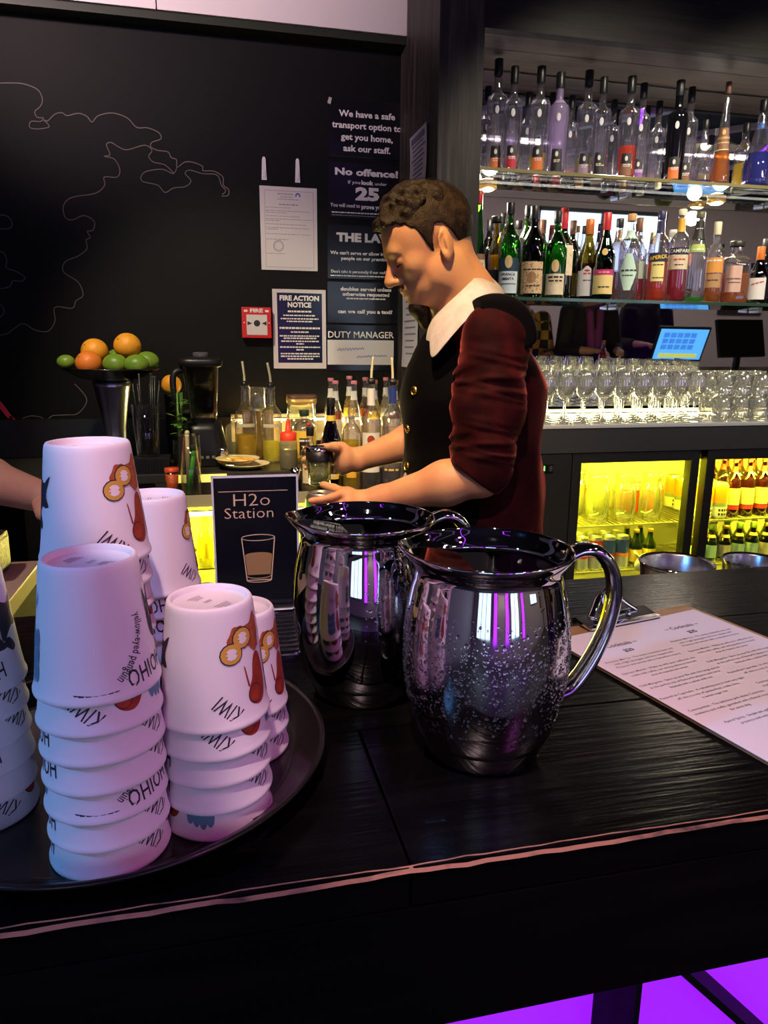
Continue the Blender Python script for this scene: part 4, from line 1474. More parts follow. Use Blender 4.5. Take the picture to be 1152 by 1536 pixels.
def emblem(zrel, w, hgt, m, style, lift=.0018):
    """oval emblem on the bottle wall"""
    def f(t, H, r, face):
        pts = []
        rr = srad(style, zrel) * r + lift
        c = Vector((rr * math.cos(face), rr * math.sin(face), zrel * H))
        tx = Vector((-math.sin(face), math.cos(face), 0))
        P = []
        for k in range(18):
            a = 2 * PI * k / 18
            u, v = w * math.cos(a), hgt * math.sin(a)
            ang = face + u / rr
            P.append(Vector((rr * math.cos(ang), rr * math.sin(ang), zrel * H + v)))
        P.append(c)
        fs_ = [(k, (k + 1) % 18, 18) for k in range(18)]
        MB().add(P, fs_).build('emblem', m, t)
    return f


def on_shelf(px, py, Y, Z):
    """cap position in the photograph at depth Y -> x, height above the shelf"""
    p = at_y(px, py, Y)
    return p.x, p.z - Z


# ---- upper shelf: tall clear bottles with dark caps and black-headed labels
up = [  # cap px, cap py, depth, liquid, band material, what tells it apart
    (749, 89, 2.655, (Q_clear, .55), L_orange, 'orange banded label, beside the column'),
    (773, 100, 2.588, (Q_clear, .50), L_red, 'red banded label'),
    (813, 100, 2.595, (Q_pale, .20), L_orange, 'orange banded label, a little pale spirit left'),
    (842, 109, 2.590, (Q_lav, .92), L_black, 'full of milky lavender spirit'),
    (885, 106, 2.655, (Q_pale, .22), L_mauve, 'mauve banded label'),
    (907, 116, 2.595, (Q_clear, .5), L_black, 'all-black label'),
    (949, 115, 2.590, (Q_orange, .34), L_brown, 'red-orange spirit in its lower third'),
    (967, 125, 2.655, (Q_clear, .5), L_violet, 'violet banded label'),
    (1022, 121, 2.590, None, L_orange, 'opaque black glass'),
    (1039, 131, 2.655, (Q_clear, .5), L_brown, 'brown label, beside the black bottle'),
]
for i, (px, py, Y, lq, band, what) in enumerate(up):
    x, h = on_shelf(px, py, Y, ZS2)
    lab = 'tall %s bottle with black cap, %s, upper shelf' % ('dark' if lq is None else 'clear', what)
    r = .0365 if i in (0, 2, 3, 4, 6, 8) else .032
    bottle(lab, 'tall', x, Y, ZS2, h, r, G_dark if lq is None else G_clear, C_black, .052, lq,
           labels=[(.02, .245, .62, band, .0006, .86), (.150, .255, .56, L_black, .0012, .86)],
           texts=[('~NICK', .135, .0065, I_silver if band is not L_black else I_gold), ('~VODKA', .118, .005, I_silver)],
           extra=lambda t, H, r, face: (emblem(.200, .0052, .0085, I_silver, 'tall', .0022)(t, H, r, face), emblem(.585, .0070, .0130, mat('frosted_crest', (.55, .53, .58), .35), 'tall', .0012)(t, H, r, face)),
           group='tall clear bottles on the upper shelf')
back = [(733, 130, 2.745), (794, 139, 2.72), (859, 144, 2.72), (922, 150, 2.745), (990, 152, 2.72)]
for i, (px, py, Y) in enumerate(back):
    x, h = on_shelf(px, py, Y, ZS2)
    bottle('shorter clear bottle with dark cap in the rear row, ' + ('next to the column', 'behind the orange-banded bottle', 'behind the lavender-filled bottle', 'behind the orange-red bottle', 'between violet label and black bottle')[i], 'tall', x, Y, ZS2, max(h, .26), .031,
           G_clear, C_black, .045, (Q_clear, .3), group='rear row on the upper shelf',
           extra=emblem(.585, .0065, .012, mat('frosted_crest', (.55, .53, .58), .35), 'tall', .0012))
x, h = on_shelf(1060, 180, 2.64, ZS2)
bottle('cone-shaped clear bottle with a little blue spirit at the bottom', 'flask', x, 2.64, ZS2, h, .038, G_clear, C_black, .03, (Q_blue, .10))
x, h = on_shelf(1094, 123, 2.58, ZS2)
bottle('very tall tapering bottle of golden liqueur with brown label', 'cone', x, 2.58, ZS2, h, .034, G_clear, C_brown, .04, (Q_amber, .34),
       labels=[(.36, .58, .95, L_brown), (.345, .358, .95, I_gold)], texts=[('GALLIANO', .475, .0105, I_gold), ('~-----------', .425, .006, I_gold)], extra=emblem(.535, .006, .009, I_gold, 'cone'))
x, h = on_shelf(1121, 185, 2.70, ZS2)
bottle('clear bottle half full of yellow liqueur behind the blue one', 'spirit', x, 2.70, ZS2, h, .036, G_clear, C_black, .035, (Q_yellow, .45))
x, h = on_shelf(1147, 150, 2.59, ZS2)
bottle('wide cone-shaped bottle holding deep blue liqueur', 'flask', x, 2.59, ZS2, h, .052, G_clear, C_black, .04, (Q_blue, .42), extra=emblem(.74, .010, .012, mat('ink_blue', (.05, .15, .5), .4), 'flask'))
x, h = on_shelf(1175, 160, 2.62, ZS2)
bottle('clear spirit bottle with silver cap at the frame edge', 'spirit', x, 2.62, ZS2, h, .038, G_clear, C_white, .03, (Q_clear, .5))

# ---- lower shelf
Z = ZS1
def low(label, style, px, py, Y, r, glass, cap, cap_h, **k):
    x, h = on_shelf(px, py, Y, Z)
    return bottle(label, style, x, Y, Z, h, r, glass, cap, cap_h, **k)


low('bright green long-necked bottle with red cap and cream label, by the column', 'cone', 720, 286, 2.60, .037, G_green, C_red, .045,
    labels=[(.05, .37, 1.1, L_cream), (.37, .43, 1.2, L_brown)], texts=[('~------', .325, .011, I_red), ('~-------', .24, .007, I_dark), ('~---------', .16, .006, I_dark)])
low('slim yellow-green bottle with black stopper', 'slim', 746, 325, 2.66, .026, G_yellow, C_black, .02, liq=(Q_yellow, .55), cap_r=1.9, labels=[(.0, .36, 1.3, L_black)])
low('green bottle with pale blue label and round crest', 'wine', 767, 304, 2.605, .0385, G_green, C_black, .04, liq=(Q_green, .5), labels=[(.045, .29, .98, L_pale), (.29, .44, 1.1, mat('label_navy', (.01, .035, .06), .5))],
    texts=[('BRANCA', .255, .0125, I_dark), ('MENTA', .205, .0125, I_dark), ('~---------------', .15, .005, I_dark)], extra=emblem(.395, .014, .022, mat('crest_tan', (.50, .36, .16), .5), 'wine'))
low('clear dark-capped bottle hidden behind the crested green bottle', 'spirit', 779, 331, 2.77, .034, G_clear, C_black, .03, liq=(Q_clear, .4))
low('bright green bottle standing behind the ornate dark bottle', 'wine', 793, 308, 2.70, .036, G_green, C_black, .04)
low('dark vermouth bottle with a large ornate beige label', 'wine', 803, 309, 2.605, .043, G_dkgreen, C_black, .045, liq=(Q_brown, .6), labels=[(.05, .42, 1.05, L_beige)],
    texts=[('~--------------', .33, .0075, I_dark), ('~-------', .14, .008, I_dark)], extra=emblem(.24, .016, .020, mat('crest_brown', (.25, .14, .06), .5), 'wine'))
low('green bottle with beige label and crest, second of its kind', 'wine', 838, 317, 2.605, .0385, G_green, C_black, .04, liq=(Q_green, .55), labels=[(.045, .30, 1.0, L_cream)],
    texts=[('~------', .26, .0115, I_dark), ('~------', .215, .0100, I_dark)], extra=emblem(.395, .014, .022, mat('crest_tan', (.50, .36, .16), .5), 'wine'))
low('dark wine bottle with crimson foil and cream label', 'wine', 848, 312, 2.69, .040, G_dkgreen, C_red, .075, liq=(Q_brown, .6), labels=[(.30, .66, 1.25, L_cream)])
low('dark bottle with brown cap and narrow yellow label', 'wine', 861, 331, 2.765, .034, G_dkgreen, C_brown, .05, labels=[(.08, .38, .6, L_yellow)])
low('dark bottle with dull red cap in the rear row', 'wine', 815, 330, 2.76, .036, G_dkgreen, C_brown, .05)
low('olive brandy bottle with orange-red cap and white label', 'bell', 886, 329, 2.668, .038, G_olive, C_orange, .055, liq=(Q_brown, .5), labels=[(.06, .40, 1.05, L_white), (.40, .46, .6, L_white, .0006, .15)],
    texts=[('~----', .36, .009, I_red), ('~------', .27, .006, I_dark)], extra=emblem(.40, .010, .004, I_red, 'bell'))
low('dark green cognac bottle with red cap and magenta-banded label', 'bell', 912, 319, 2.60, .038, G_dkgreen, C_red, .062, liq=(Q_brown, .5), labels=[(.07, .31, 1.1, mat('label_butter', (.66, .50, .20), .6)), (.31, .38, 1.1, mat('label_magenta', (.45, .02, .16), .6))],
    texts=[('~------', .16, .008, I_dark), ('~--------', .345, .007, I_gold)], extra=emblem(.60, .011, .012, I_gold, 'bell'))
low('clear gin bottle with dark cap behind the mint label', 'spirit', 931, 328, 2.69, .036, G_clear, C_black, .032, liq=(Q_clear, .4))
low('clear tequila bottle with wooden stopper and mint diamond label', 'spirit', 949, 321, 2.605, .038, G_clear, C_wood, .026, liq=(Q_clear, .5), cap_r=1.25,
    labels=[(.12, .34, .30, L_mint, .0006, 3.0), (.34, .56, .90, L_mint, .0006, .30), (.74, .84, 3.1, L_mint)], texts=[('~--------', .36, .0095, I_dark), ('~----------', .30, .006, I_dark)])
low('cherry-coloured bottle with grey cap in the rear row', 'spirit', 961, 327, 2.69, .034, G_clear, C_brown, .05, liq=(Q_red, .38), labels=[(.30, .52, 1.0, L_mint)])
ap = low('orange-red aperitif bottle with tilted dark name band', 'spirit', 994, 317, 2.60, .0390, G_clear, mat('cap_navy', (.02, .02, .07), .35), .03, liq=(Q_orange, .56),
         labels=[(.23, .50, .62, mat('label_lemon', (.72, .60, .22), .6)), (.455, .56, 1.0, mat('label_navy2', (.015, .02, .05), .5), .0011), (.80, .93, 3.1, mat('foil_navy', (.03, .03, .08), .3))],
         texts=[('APEROL', .505, .0190, mat('ink_yellow', (.80, .48, .02), .5), 0, .12), ('~---------', .42, .006, I_dark), ('~--------', .27, .006, I_dark)])
low('crimson bitter bottle with white name label and amber cap', 'spirit', 1025, 314, 2.60, .0375, G_clear, C_cream, .022, liq=(Q_red, .36),
    labels=[(.36, .52, 1.05, L_cream), (.525, .60, 1.05, mat('label_darkblue', (.012, .014, .025), .5)), (.78, .93, 3.1, mat('neck_amber', (.70, .36, .05), .4))],
    texts=[('CAMPARI', .562, .0175, L_white), ('~------', .47, .008, I_red), ('~------', .41, .006, I_dark)])
low('clear rum bottle with black neck and green base', 'bell', 1052, 318, 2.605, .0405, G_clear, mat('cap_olive', (.10, .10, .06), .4), .022, liq=(Q_green, .06),
    labels=[(.72, .93, 3.1, L_black), (.57, .66, .8, mat('label_lime', (.35, .45, .10), .6))], texts=[('~------', .60, .0085, L_white), ('~-----', .84, .006, L_white)])
low('amber bourbon bottle with cream knob stopper and orange label', 'spirit', 1078, 333, 2.61, .0360, G_clear, C_cream, .048, liq=(Q_amber, .40),
    labels=[(.40, .60, 1.05, mat('label_tangerine', (.62, .27, .05), .6)), (.20, .38, .9, mat('label_tan', (.40, .22, .10), .6))], texts=[('~-------', .56, .010, L_white), ('~--------', .30, .007, I_dark)])
low('square amber amaretto decanter with flat black stopper', 'squat', 1107, 362, 2.61, .046, G_clear, mat('stopper_black', (.03, .028, .02), .35), .020, liq=(Q_amber, .50), square=6, cap_r=2.0,
    labels=[(.18, .62, .62, mat('label_blush', (.58, .36, .30), .6))], texts=[('DISARONNO', .40, .0085, I_dark), ('~---------', .34, .0055, I_dark)], extra=None)
low('small dark bottle with orange cap and white label', 'bell', 1143, 370, 2.60, .036, G_brown, C_orange, .05, liq=(Q_brown, .6), labels=[(.08, .50, .9, L_white)], texts=[('~---------', .40, .008, I_red, 0, .25)])
low('black bottle behind the small orange-capped bottle', 'wine', 1150, 358, 2.69, .037, G_dark, C_black, .05)
low('clear vodka bottle behind the bitter bottle', 'spirit', 1010, 345, 2.71, .036, G_clear, C_white, .03, liq=(Q_clear, .4))

# ---- wine glasses and tumblers on the back counter
M_glass = thin_glass('crystal_glass', (.96, .96, .94), gloss=1.0, blend=0.55, rough=.03, haze=.16)
wg_prof = [(0, .0015), (.030, .001), (.0345, .0018), (.034, .003), (.018, .0055), (.0055, .010), (.0038, .020), (.0036, .070), (.0050, .082), (.016, .091), (.028, .104), (.0345, .122), (.0355, .138), (.0335, .160), (.0300, .182),
           (.0290, .1825), (.0325, .160), (.0345, .138), (.0335, .122), (.027, .1055), (.015, .093), (0, .090)]
me_wg = MB().lathe(wg_prof, 24).mesh('wine_glass')
fl_prof = [(0, .0015), (.029, .001), (.033, .0018), (.016, .005), (.0045, .011), (.0036, .020), (.0036, .082), (.006, .092), (.016, .108), (.0225, .135), (.0232, .165), (.0205, .200),
           (.0196, .2003), (.0222, .165), (.0215, .135), (.015, .109), (0, .098)]
me_fl = MB().lathe(fl_prof, 24).mesh('champagne_flute')
tu_prof = [(0, .001), (.030, .0), (.0335, .002), (.0345, .010), (.0380, .085), (.0372, .0853), (.0332, .014), (.030, .010), (0, .009)]
me_tu = MB().lathe(tu_prof, 24).mesh('tumbler')
random.seed(21)
xs0, dxp = 1.00, 0.0765
for row in range(5):
    y = 2.425 + row * 0.076
    for c in range(16):
        x = xs0 + c * dxp + (.038 if row % 2 else 0) + random.uniform(-.002, .002)
        yy = y + random.uniform(-.002, .002)
        if x > 1.795 and row < 2:
            continue
        if row == 4 and c > 12:
            continue
        if row == 4 or (row == 3 and 6 < c < 12):
            tag(obj('champagne_flute', me_fl, M_glass, None, (x, yy, ZC + .0003), random.uniform(0, 6)), 'clear champagne flute in the rear rows of the back counter', 'glass', 'champagne flutes on the back counter')
        else:
            tag(obj('wine_glass', me_wg, M_glass, None, (x, yy, ZC + .0003), random.uniform(0, 6)), 'clear stemmed wine glass among rows on the back counter', 'glass', 'wine glasses on the back counter')
for row in range(2):
    for c in range(6):
        x, yy = 1.885 + c * .080, 2.428 + row * .080
        for k in range(2):
            tag(obj('tumbler', me_tu, M_glass, None, (x, yy, ZC + .0003 + k * .0862), random.uniform(0, 6)),
                'clear tumbler standing %s on the back counter' % ('on the stone' if k == 0 else 'on another tumbler'), 'glass', ('tumblers on the counter', 'tumblers stacked on tumblers')[k])

# ---- fridge contents
ZF1, ZF2 = 0.770 + .0005, 0.585 + .0005
jug_prof = [(0, .004), (.040, .002), (.046, .006), (.047, .06), (.046, .118), (.040, .140), (.034, .150), (.0345, .166), (.040, .186), (.039, .1865), (.0335, .167), (.0328, .150), (.039, .138), (.0445, .118), (.0455, .06), (.044, .012), (0, .008)]
me_jug = MB().lathe(jug_prof, 28).mesh('jug')
G_jug = thin_glass('jug_glass', (0.92, 0.93, 0.88), blend=.5, haze=.06)
for i, (px, Y) in enumerate(((862, 2.66), (896, 2.53), (936, 2.53), (976, 2.53))):
    p = at_y(px, 745, Y)
    t = thing('glass_carafe', 'empty clear glass carafe on the upper fridge shelf', 'carafe', (max(p.x, 1.32), Y, ZF1), 0, 'carafes in the fridge')
    obj('body', me_jug, G_jug, t)
    MB().lathe([(.0395, .1855), (.0415, .188), (.0395, .1895), (.0385, .188)], 28).build('rim', M_glass, t)


def can_mesh(r, h):
    return MB().lathe([(0, .003), (r * .78, .0), (r * .82, .001), (r, .008), (r, h - .012), (r * .84, h - .002), (r * .84, h), (r * .78, h), (r * .77, h - .004), (0, h - .004)], 20).mesh('can')


def band(r, z0, z1, m, t, nm='band'):
    MB().lathe([(r + .0004, z0), (r + .0004, z1)], 20).build(nm, m, t)


M_alu = mat('can_aluminium', (0.6, 0.6, 0.58), 0.3, metal=0.9)
M_canblue = mat('can_blue', (0.03, 0.06, 0.22), .35)
M_canred = mat('can_red', (0.50, 0.03, 0.02), .35)
M_cansil = mat('can_silver_paint', (0.5, 0.52, 0.5), .35, metal=.4)
M_canor = mat('can_orange', (0.75, 0.22, 0.02), .4)
me_slim = can_mesh(.0265, .134)
cans = []
proto = None
for row in range(2):
    for c in range(5):
        p = at_y(868 + c * 17 + row * 4, 800, 2.50 + row * .066)
        x = max(p.x, 1.318 + c * .0535) if row == 0 else 1.318 + c * .0575 + .012
        x = 1.320 + c * .0575 + row * .012
        lab = 'slim %s energy drink can on the lower fridge shelf' % ('red and silver' if c == 2 else 'blue and silver')
        t = thing('drink_can', lab, 'can', (x, 2.495 + row * .062, ZF2), 0, 'slim %s cans' % ('red' if c == 2 else 'blue'))
        obj('body', me_slim, M_alu, t)
        band(.0265, .010, .060, M_cansil, t)
        band(.0265, .060, .120, M_canred if c == 2 else M_canblue, t)
        band(.0266, .052, .066, M_canred if c % 2 else M_canor, t, 'stripe')
me_short = can_mesh(.032, .118)
for c in range(2):
    for row in range(2):
        t = thing('drink_can', 'red soft drink can beside the carafes in the fridge', 'can', (1.655 + c * .067, 2.625 + row * .07, ZF1), 0, 'red soft drink cans')
        obj('body', me_short, M_alu, t)
        band(.032, .010, .106, M_canred, t)
me_350 = can_mesh(.033, .145)
for c in range(2):
    for row in range(4):
        x = 1.905 + c * .0675
        t = thing('beer_can', 'pale beer can with orange badge in the second fridge bay', 'can', (x, 2.50 + row * .069, ZF1), 0, 'pale beer cans')
        obj('body', me_350, M_alu, t)
        band(.033, .010, .050, L_white, t)
        band(.033, .050, .066, mat('can_grey_green', (.20, .24, .18), .5), t, 'stripe')
        band(.033, .066, .133, M_canor, t, 'badge')
        mb = MB()
        for j in range(2):
            for k in range(4):
                u = -.020 + k * .0115
                fr0 = lambda u, v: Vector((.0338 * math.sin(u / .0338), -.0338 * math.cos(u / .0338), .037 - j * .017 + v))
                mb.add([fr0(u, -.005), fr0(u + .008, -.005), fr0(u + .008, .005), fr0(u, .005)], [(0, 1, 2, 3)])
        mb.build('lettering', I_dark, t)['kind'] = 'stuff'
G_beer = thin_glass('beer_bottle_glass', (.30, .20, .05), blend=.3)
G_beerg = thin_glass('beer_bottle_green', (.10, .28, .06), blend=.3)
for c in range(4):
    for row in range(3):
        x, y = 2.045 + c * .068, 2.515 + row * .07
        bottle('brown beer bottle with red and cream label in the fridge', 'wine', x, y, ZF1, .235, .030, G_beer, C_red, .012, liq=(Q_amber, .7), labels=[(.22, .52, 1.2, L_cream), (.14, .21, 1.2, L_red), (.80, .90, 3.1, L_red)], group='brown beer bottles upstairs' if False else 'brown beer bottles on the upper fridge shelf')
for c in range(7):
    for row in range(2):
        x, y = 1.890 + c * .066, 2.50 + row * .075
        g = (c % 3 == 2)
        bottle('short %s bottle on the lower fridge shelf' % ('dark cider' if g else 'green beer'), 'bell', x, y, ZF2 - .0, .150 if g else .160, .028, G_brown if g else G_beerg, C_gold if g else mat('cap_lime', (.35, .50, .10), .4), .024 if not g else .012,
               labels=[(.15, .5, 1.1, L_cream if g else L_mint), (.70, .78, 3.1, I_gold)], cap_r=1.35, group='dark cider bottles' if g else 'green beer bottles')
for c in range(4):
    bottle('green beer bottle lying in wait beside the slim cans', 'bell', 1.62 + (c % 2) * .062, 2.51 + (c // 2) * .07, ZF2, .150, .028, G_beerg, C_gold, .012, labels=[(.15, .5, 1.1, L_yellow)], group='green bottles beside the cans')
lm = thing('plastic_scoop', 'pale yellow plastic scoop leaning beside the cans', 'scoop', (1.620, 2.452, ZF2), 0)
MB().ell((0, 0, .030), (.030, .012, .040), rot=Matrix.Rotation(.7, 3, 'Y')).build('blade', mat('pale_plastic', (.7, .68, .5), .4), lm)
MB().tube([(-.02, 0, .052), (-.040, 0, .075)], .006, 8).build('grip', mat('pale_plastic', (.7, .68, .5), .4), lm)
# left fridge contents: pale boxes and bottles
for c in range(7):
    bottle('pale mixer bottle inside the fridge under the side counter', 'bell', -.50 + c * .075, 2.58, .6605, .19, .030, thin_glass('mixer_glass', (.85, .9, .8), blend=.4), C_gold, .012, liq=(Q_pale, .7), labels=[(.2, .5, 1.2, L_yellow)], group='mixer bottles in the fridge')
for c in range(6):
    t = thing('mixer_carton', 'pale carton on the middle shelf of the side fridge', 'carton', (-.49 + c * .085, 2.60, .4505), 0, 'cartons in the side fridge')
    MB().box((0, 0, .075), (.07, .07, .15), bevel=.003).build('box', L_white, t)
    MB().prism([(-.035, -.035, .15), (.035, -.035, .15), (.035, 0, .172), (-.035, 0, .172)], (0, 0, 0), (0, .004, 0)).build('gable', L_white, t)

# ================================================================ NOTICES ON THE WALL
def at_x(px, py, X):
    d = ray(px, py)
    return Vector(CAM + d * (X / d[0]))


M_card = mat('gloss_black_poster', (0.008, 0.008, 0.011), 0.16, spec=0.5)
M_cardw = mat('laminated_paper', (0.62, 0.57, 0.58), 0.25, spec=0.5)
M_cardn = mat('navy_print', (0.012, 0.018, 0.05), 0.2, spec=0.5)
M_txt = mat('poster_lettering', (0.75, 0.72, 0.70), 0.4)
M_grey = mat('grey_print', (0.30, 0.27, 0.28), 0.5)
M_bluei = mat('blue_ink', (0.06, 0.10, 0.40), 0.5)
M_tape = mat('clear_tape', (0.45, 0.43, 0.40), 0.2)
YW = YB - 0.0035
random.seed(9)


class Sheet:
    """flat card on the black wall given by its pixel corners"""

    def __init__(s, name, label, cat, px0, py0, px1, py1, m, group=None):
        a, b = at_y(px0, py0, YW), at_y(px1, py1, YW)
        s.w, s.h = b.x - a.x, a.z - b.z
        s.x0, s.z1 = a.x, a.z
        s.px0, s.py0, s.kx, s.ky = px0, py0, s.w / (px1 - px0), s.h / (py1 - py0)
        s.o = thing(name, label, cat, (a.x + s.w / 2, YW, b.z), 0, group)
        MB().box((0, .001, s.h / 2), (s.w, .002, s.h), bevel=.0005).build('card', m, s.o)

    def loc(s, px, py):
        return ((px - s.px0) * s.kx - s.w / 2, s.h - (py - s.py0) * s.ky)

    def text(s, txt, px, py, wpx, hpx, m=None, nm='lettering', bold=.03, **k):
        """centre px,py; width and cap height in pixels"""
        mb = MB()
        vs, fs = text_shape(txt, 1.0, bold, **k)
        xs = [v.x for v in vs]
        w0 = max(xs) - min(xs)
        cx = (max(xs) + min(xs)) / 2
        sx, sy = wpx * s.kx / w0, hpx * s.ky / .70
        X, Z = s.loc(px, py)
        mb.add([Vector((X + (v.x - cx) * sx, -.0006, Z + v.y * sy)) for v in vs], fs)
        mb.build(nm, m or M_txt, s.o)['kind'] = 'stuff'

    def rect(s, px0, py0, px1, py1, m, nm, lift=.0004):
        a, b = s.loc(px0, py0), s.loc(px1, py1)
        MB().box(((a[0] + b[0]) / 2, -lift / 2, (a[1] + b[1]) / 2), (b[0] - a[0], lift, a[1] - b[1])).build(nm, m, s.o)

    def fine(s, px, py, wpx, hpx, m=None, centre=True, lift=.0006):
        """a line of print too small to read: word-length dashes"""
        mb = MB()
        x = px - wpx / 2 if centre else px
        end = x + wpx
        while x < end - 1:
            L = min(random.uniform(2.0, 6.5), end - x)
            a, b = s.loc(x, py - hpx / 2), s.loc(x + L, py + hpx / 2)
            mb.add([(a[0], -lift, a[1]), (b[0], -lift, a[1]), (b[0], -lift, b[1]), (a[0], -lift, b[1])], [(0, 1, 2, 3)])
            x += L + .9
        mb.build('fine_print', m or M_txt, s.o)['kind'] = 'stuff'


p = Sheet('poster', 'black poster offering a safe transport option home', 'poster', 492, 146, 606, 241, M_card)
for t_, y_, w_ in (('We have a safe', 170, 84), ('transport option to', 189, 104), ('get you home,', 208, 78), ('ask our staff.', 227, 71)):
    p.text(t_, 549.5, y_ + (0 if y_ < 200 else 0), w_, 10.2, bold=.028)
MB().box((-p.w / 2 + .006, -.0008, p.h - .010), (.012, .001, .022), rot=Matrix.Rotation(.3, 3, 'Y')).build('tape', M_tape, p.o)
p = Sheet('poster', 'black poster with large number twenty-five about proving age', 'poster', 492, 242, 606, 331, M_card)
p.text('No offence!', 549, 257, 94, 10.5, bold=.045)
p.text('If you', 530, 273, 18, 5.5, bold=.01)
p.text('look', 550, 273, 18, 6.5, bold=.045)
p.text('under', 570, 273.5, 18, 5, bold=.005)
p.text('25', 550, 292, 36, 19, bold=.055)
p.text('You will need to', 517, 311, 44, 6, bold=.012)
p.text('prove your age', 566, 312, 50, 7, bold=.04)
p.fine(547, 322.5, 100, 2.0)
p.fine(547, 327, 100, 1.2, M_grey)
p = Sheet('poster', 'black poster headed with the law in heavy letters', 'poster', 491, 336, 606, 421, M_card)
p.text('THE LAW', 547, 356, 86, 12.5, bold=.055)
p.text("We can't serve or allow intoxicated", 549, 380, 108, 5.2, bold=.03)
p.text('people on our premises', 547, 388.5, 72, 5.2, bold=.03)
p.text("Don't take it personally if our staff intervene", 549, 409.5, 106, 4.4, bold=.02)
p.fine(549, 416, 108, 1.8)
p = Sheet('poster', 'black poster about double serves and calling a taxi', 'poster', 491, 422, 606, 486, M_card)
p.text('doubles served unless', 548, 433, 76, 5.4, bold=.04)
p.text('otherwise requested', 548, 441, 70, 5.4, bold=.04)
p.fine(548, 447.5, 58, 2.2)
p.text('can we call you a taxi?', 547, 468, 82, 5.6, bold=.04)
p = Sheet('notice', 'duty manager name board with white writing panel', 'sign', 490, 487, 596, 556, M_card)
p.text('DUTY MANAGER', 541, 502, 98, 9.5, bold=.012)
p.rect(491, 509.5, 590, 547, mat('whiteboard_panel', (.62, .60, .60), .25), 'writing_panel')
mb = MB()
for (x0, y0, n, a) in ((505, 524, 7, 3.0), (534, 535, 8, 2.6)):
    P = []
    for k in range(n * 4):
        X, Zz = p.loc(x0 + k * (5.6 / 4) * 1.05, y0 - k * .07 + a * math.sin(k * 1.9) * random.uniform(.4, 1))
        P.append((X, -.0011, Zz))
    mb.tube(P, .0012, 5)
mb.build('handwriting', M_bluei, p.o)['kind'] = 'stuff'
p = Sheet('notice', 'navy fire action notice with white border', 'notice', 408, 433, 489.5, 553, M_cardw)
p.rect(415, 438.5, 483.5, 544, M_cardn, 'navy_panel')
p.text('FIRE ACTION', 449, 446.5, 60, 7, bold=.045)
p.text('NOTICE', 449, 456.5, 36, 7, bold=.045)
for y_, w_, h_ in ((466, 36, 2.6), (472, 50, 2), (477, 58, 2), (481, 40, 2), (491, 62, 2.8), (497, 28, 2), (503, 62, 2), (506.5, 50, 2), (511, 58, 2), (515, 12, 2), (520, 62, 2), (524, 12, 2), (530, 60, 2), (534, 60, 2), (538, 40, 2)):
    p.fine(449, y_, w_, h_, lift=.0009)
p = Sheet('notice', 'white licence sheet in a plastic sleeve on the black wall', 'notice', 389, 278, 476.5, 407, M_cardw)
for a in ((396, 284, 471, 284.7), (396, 402, 471, 402.7), (396, 284, 396.6, 402), (470.4, 284, 471, 402)):
    p.rect(*a, M_grey, 'border')
p.fine(428, 289, 24, 1.8, M_grey)
p.fine(430, 293.5, 20, 1.1, M_grey)
p.fine(432, 297, 32, 1.2, M_grey)
p.fine(433, 305, 30, 2.0, M_grey)
for y_, w_ in ((310, 38), (315, 68), (318, 32), (323, 52), (327.5, 72), (330, 22), (335.5, 64), (341, 66), (343.5, 18), (350.5, 68), (359, 34)):
    p.fine(397.5, y_, w_, 1.0, M_grey, centre=False)
mb = MB()
X, Zz = p.loc(447, 291)
mb.tube([(X + .0075 * math.cos(k * PI / 8), -.0008, Zz + .0085 * math.sin(k * PI / 8)) for k in range(-1, 10)], .0022, 6)
mb.build('crest', M_bluei, p.o)
mb = MB()
X, Zz = p.loc(416, 369)
mb.tube([(X + .019 * math.cos(k * PI / 14), -.0006, Zz + .019 * math.sin(k * PI / 14)) for k in range(29)], .0012, 5, cap=False)
mb.tube([(X + .014 * math.cos(k * PI / 14), -.0006, Zz + .014 * math.sin(k * PI / 14)) for k in range(29)], .0006, 5, cap=False)
mb.build('stamp', M_grey, p.o)['kind'] = 'stuff'
p.fine(397.5, 381, 28, 1.0, M_grey, centre=False)
M_hook = mat('white_adhesive_strip', (.72, .68, .68), .35)
for i, (px_, pa, pb) in enumerate(((395.5, 235, 270), (446, 238, 274))):
    a, b = at_y(px_, pa, YW), at_y(px_, pb, YW)
    L = a.z - b.z
    t = thing('adhesive_strip', 'white adhesive hook strip above the licence sheet', 'hook', (a.x, YW, b.z), 0, 'adhesive strips')
    pts = [(.0095, .0), (.0095, .004), (.0065, L - .008), (.004, L - .001), (0, L), (-.004, L - .001), (-.0065, L - .008), (-.0095, .004), (-.0095, 0)]
    MB().prism([(x, .002, z) for x, z in pts], (0, 0, 0), (0, -.004, 0)).build('strip', M_hook, t)
    MB().box((0, -.0035, L * .3), (.010, .003, L * .32), bevel=.001).build('ridge', M_hook, t)
# red fire call point
a, b = at_y(361.5, 461, YW), at_y(406.5, 507.5, YW)
w_, h_ = b.x - a.x, a.z - b.z
t = thing('fire_alarm', 'red fire alarm call point beside the fire action notice', 'fire alarm', ((a.x + b.x) / 2, YW - .02, b.z))
M_red = mat('alarm_red', (.62, .02, .012), .35)
MB().box((0, .003, h_ / 2), (w_, .036, h_), bevel=.004).build('case', M_red, t)
MB().box((.001, -.016, h_ * .43), (w_ * .70, .003, h_ * .66), bevel=.001).build('glass_face', mat('alarm_face', (.68, .62, .60), .3), t)
mb = MB()
add_text(mb, 'FIRE', .0215, lambda x, z: Vector((x * 1.25, -.0160, h_ * .885 + z * .9)), bold=.001)
for s in (-1, 1):
    mb.box((s * w_ * .36, -.0158, h_ * .88), (w_ * .12, .001, .008))
    mb.box((s * w_ * .42, -.0158, h_ * .5), (.005, .001, .005))
mb.build('lettering', M_txt, t)['kind'] = 'stuff'
mb = MB()
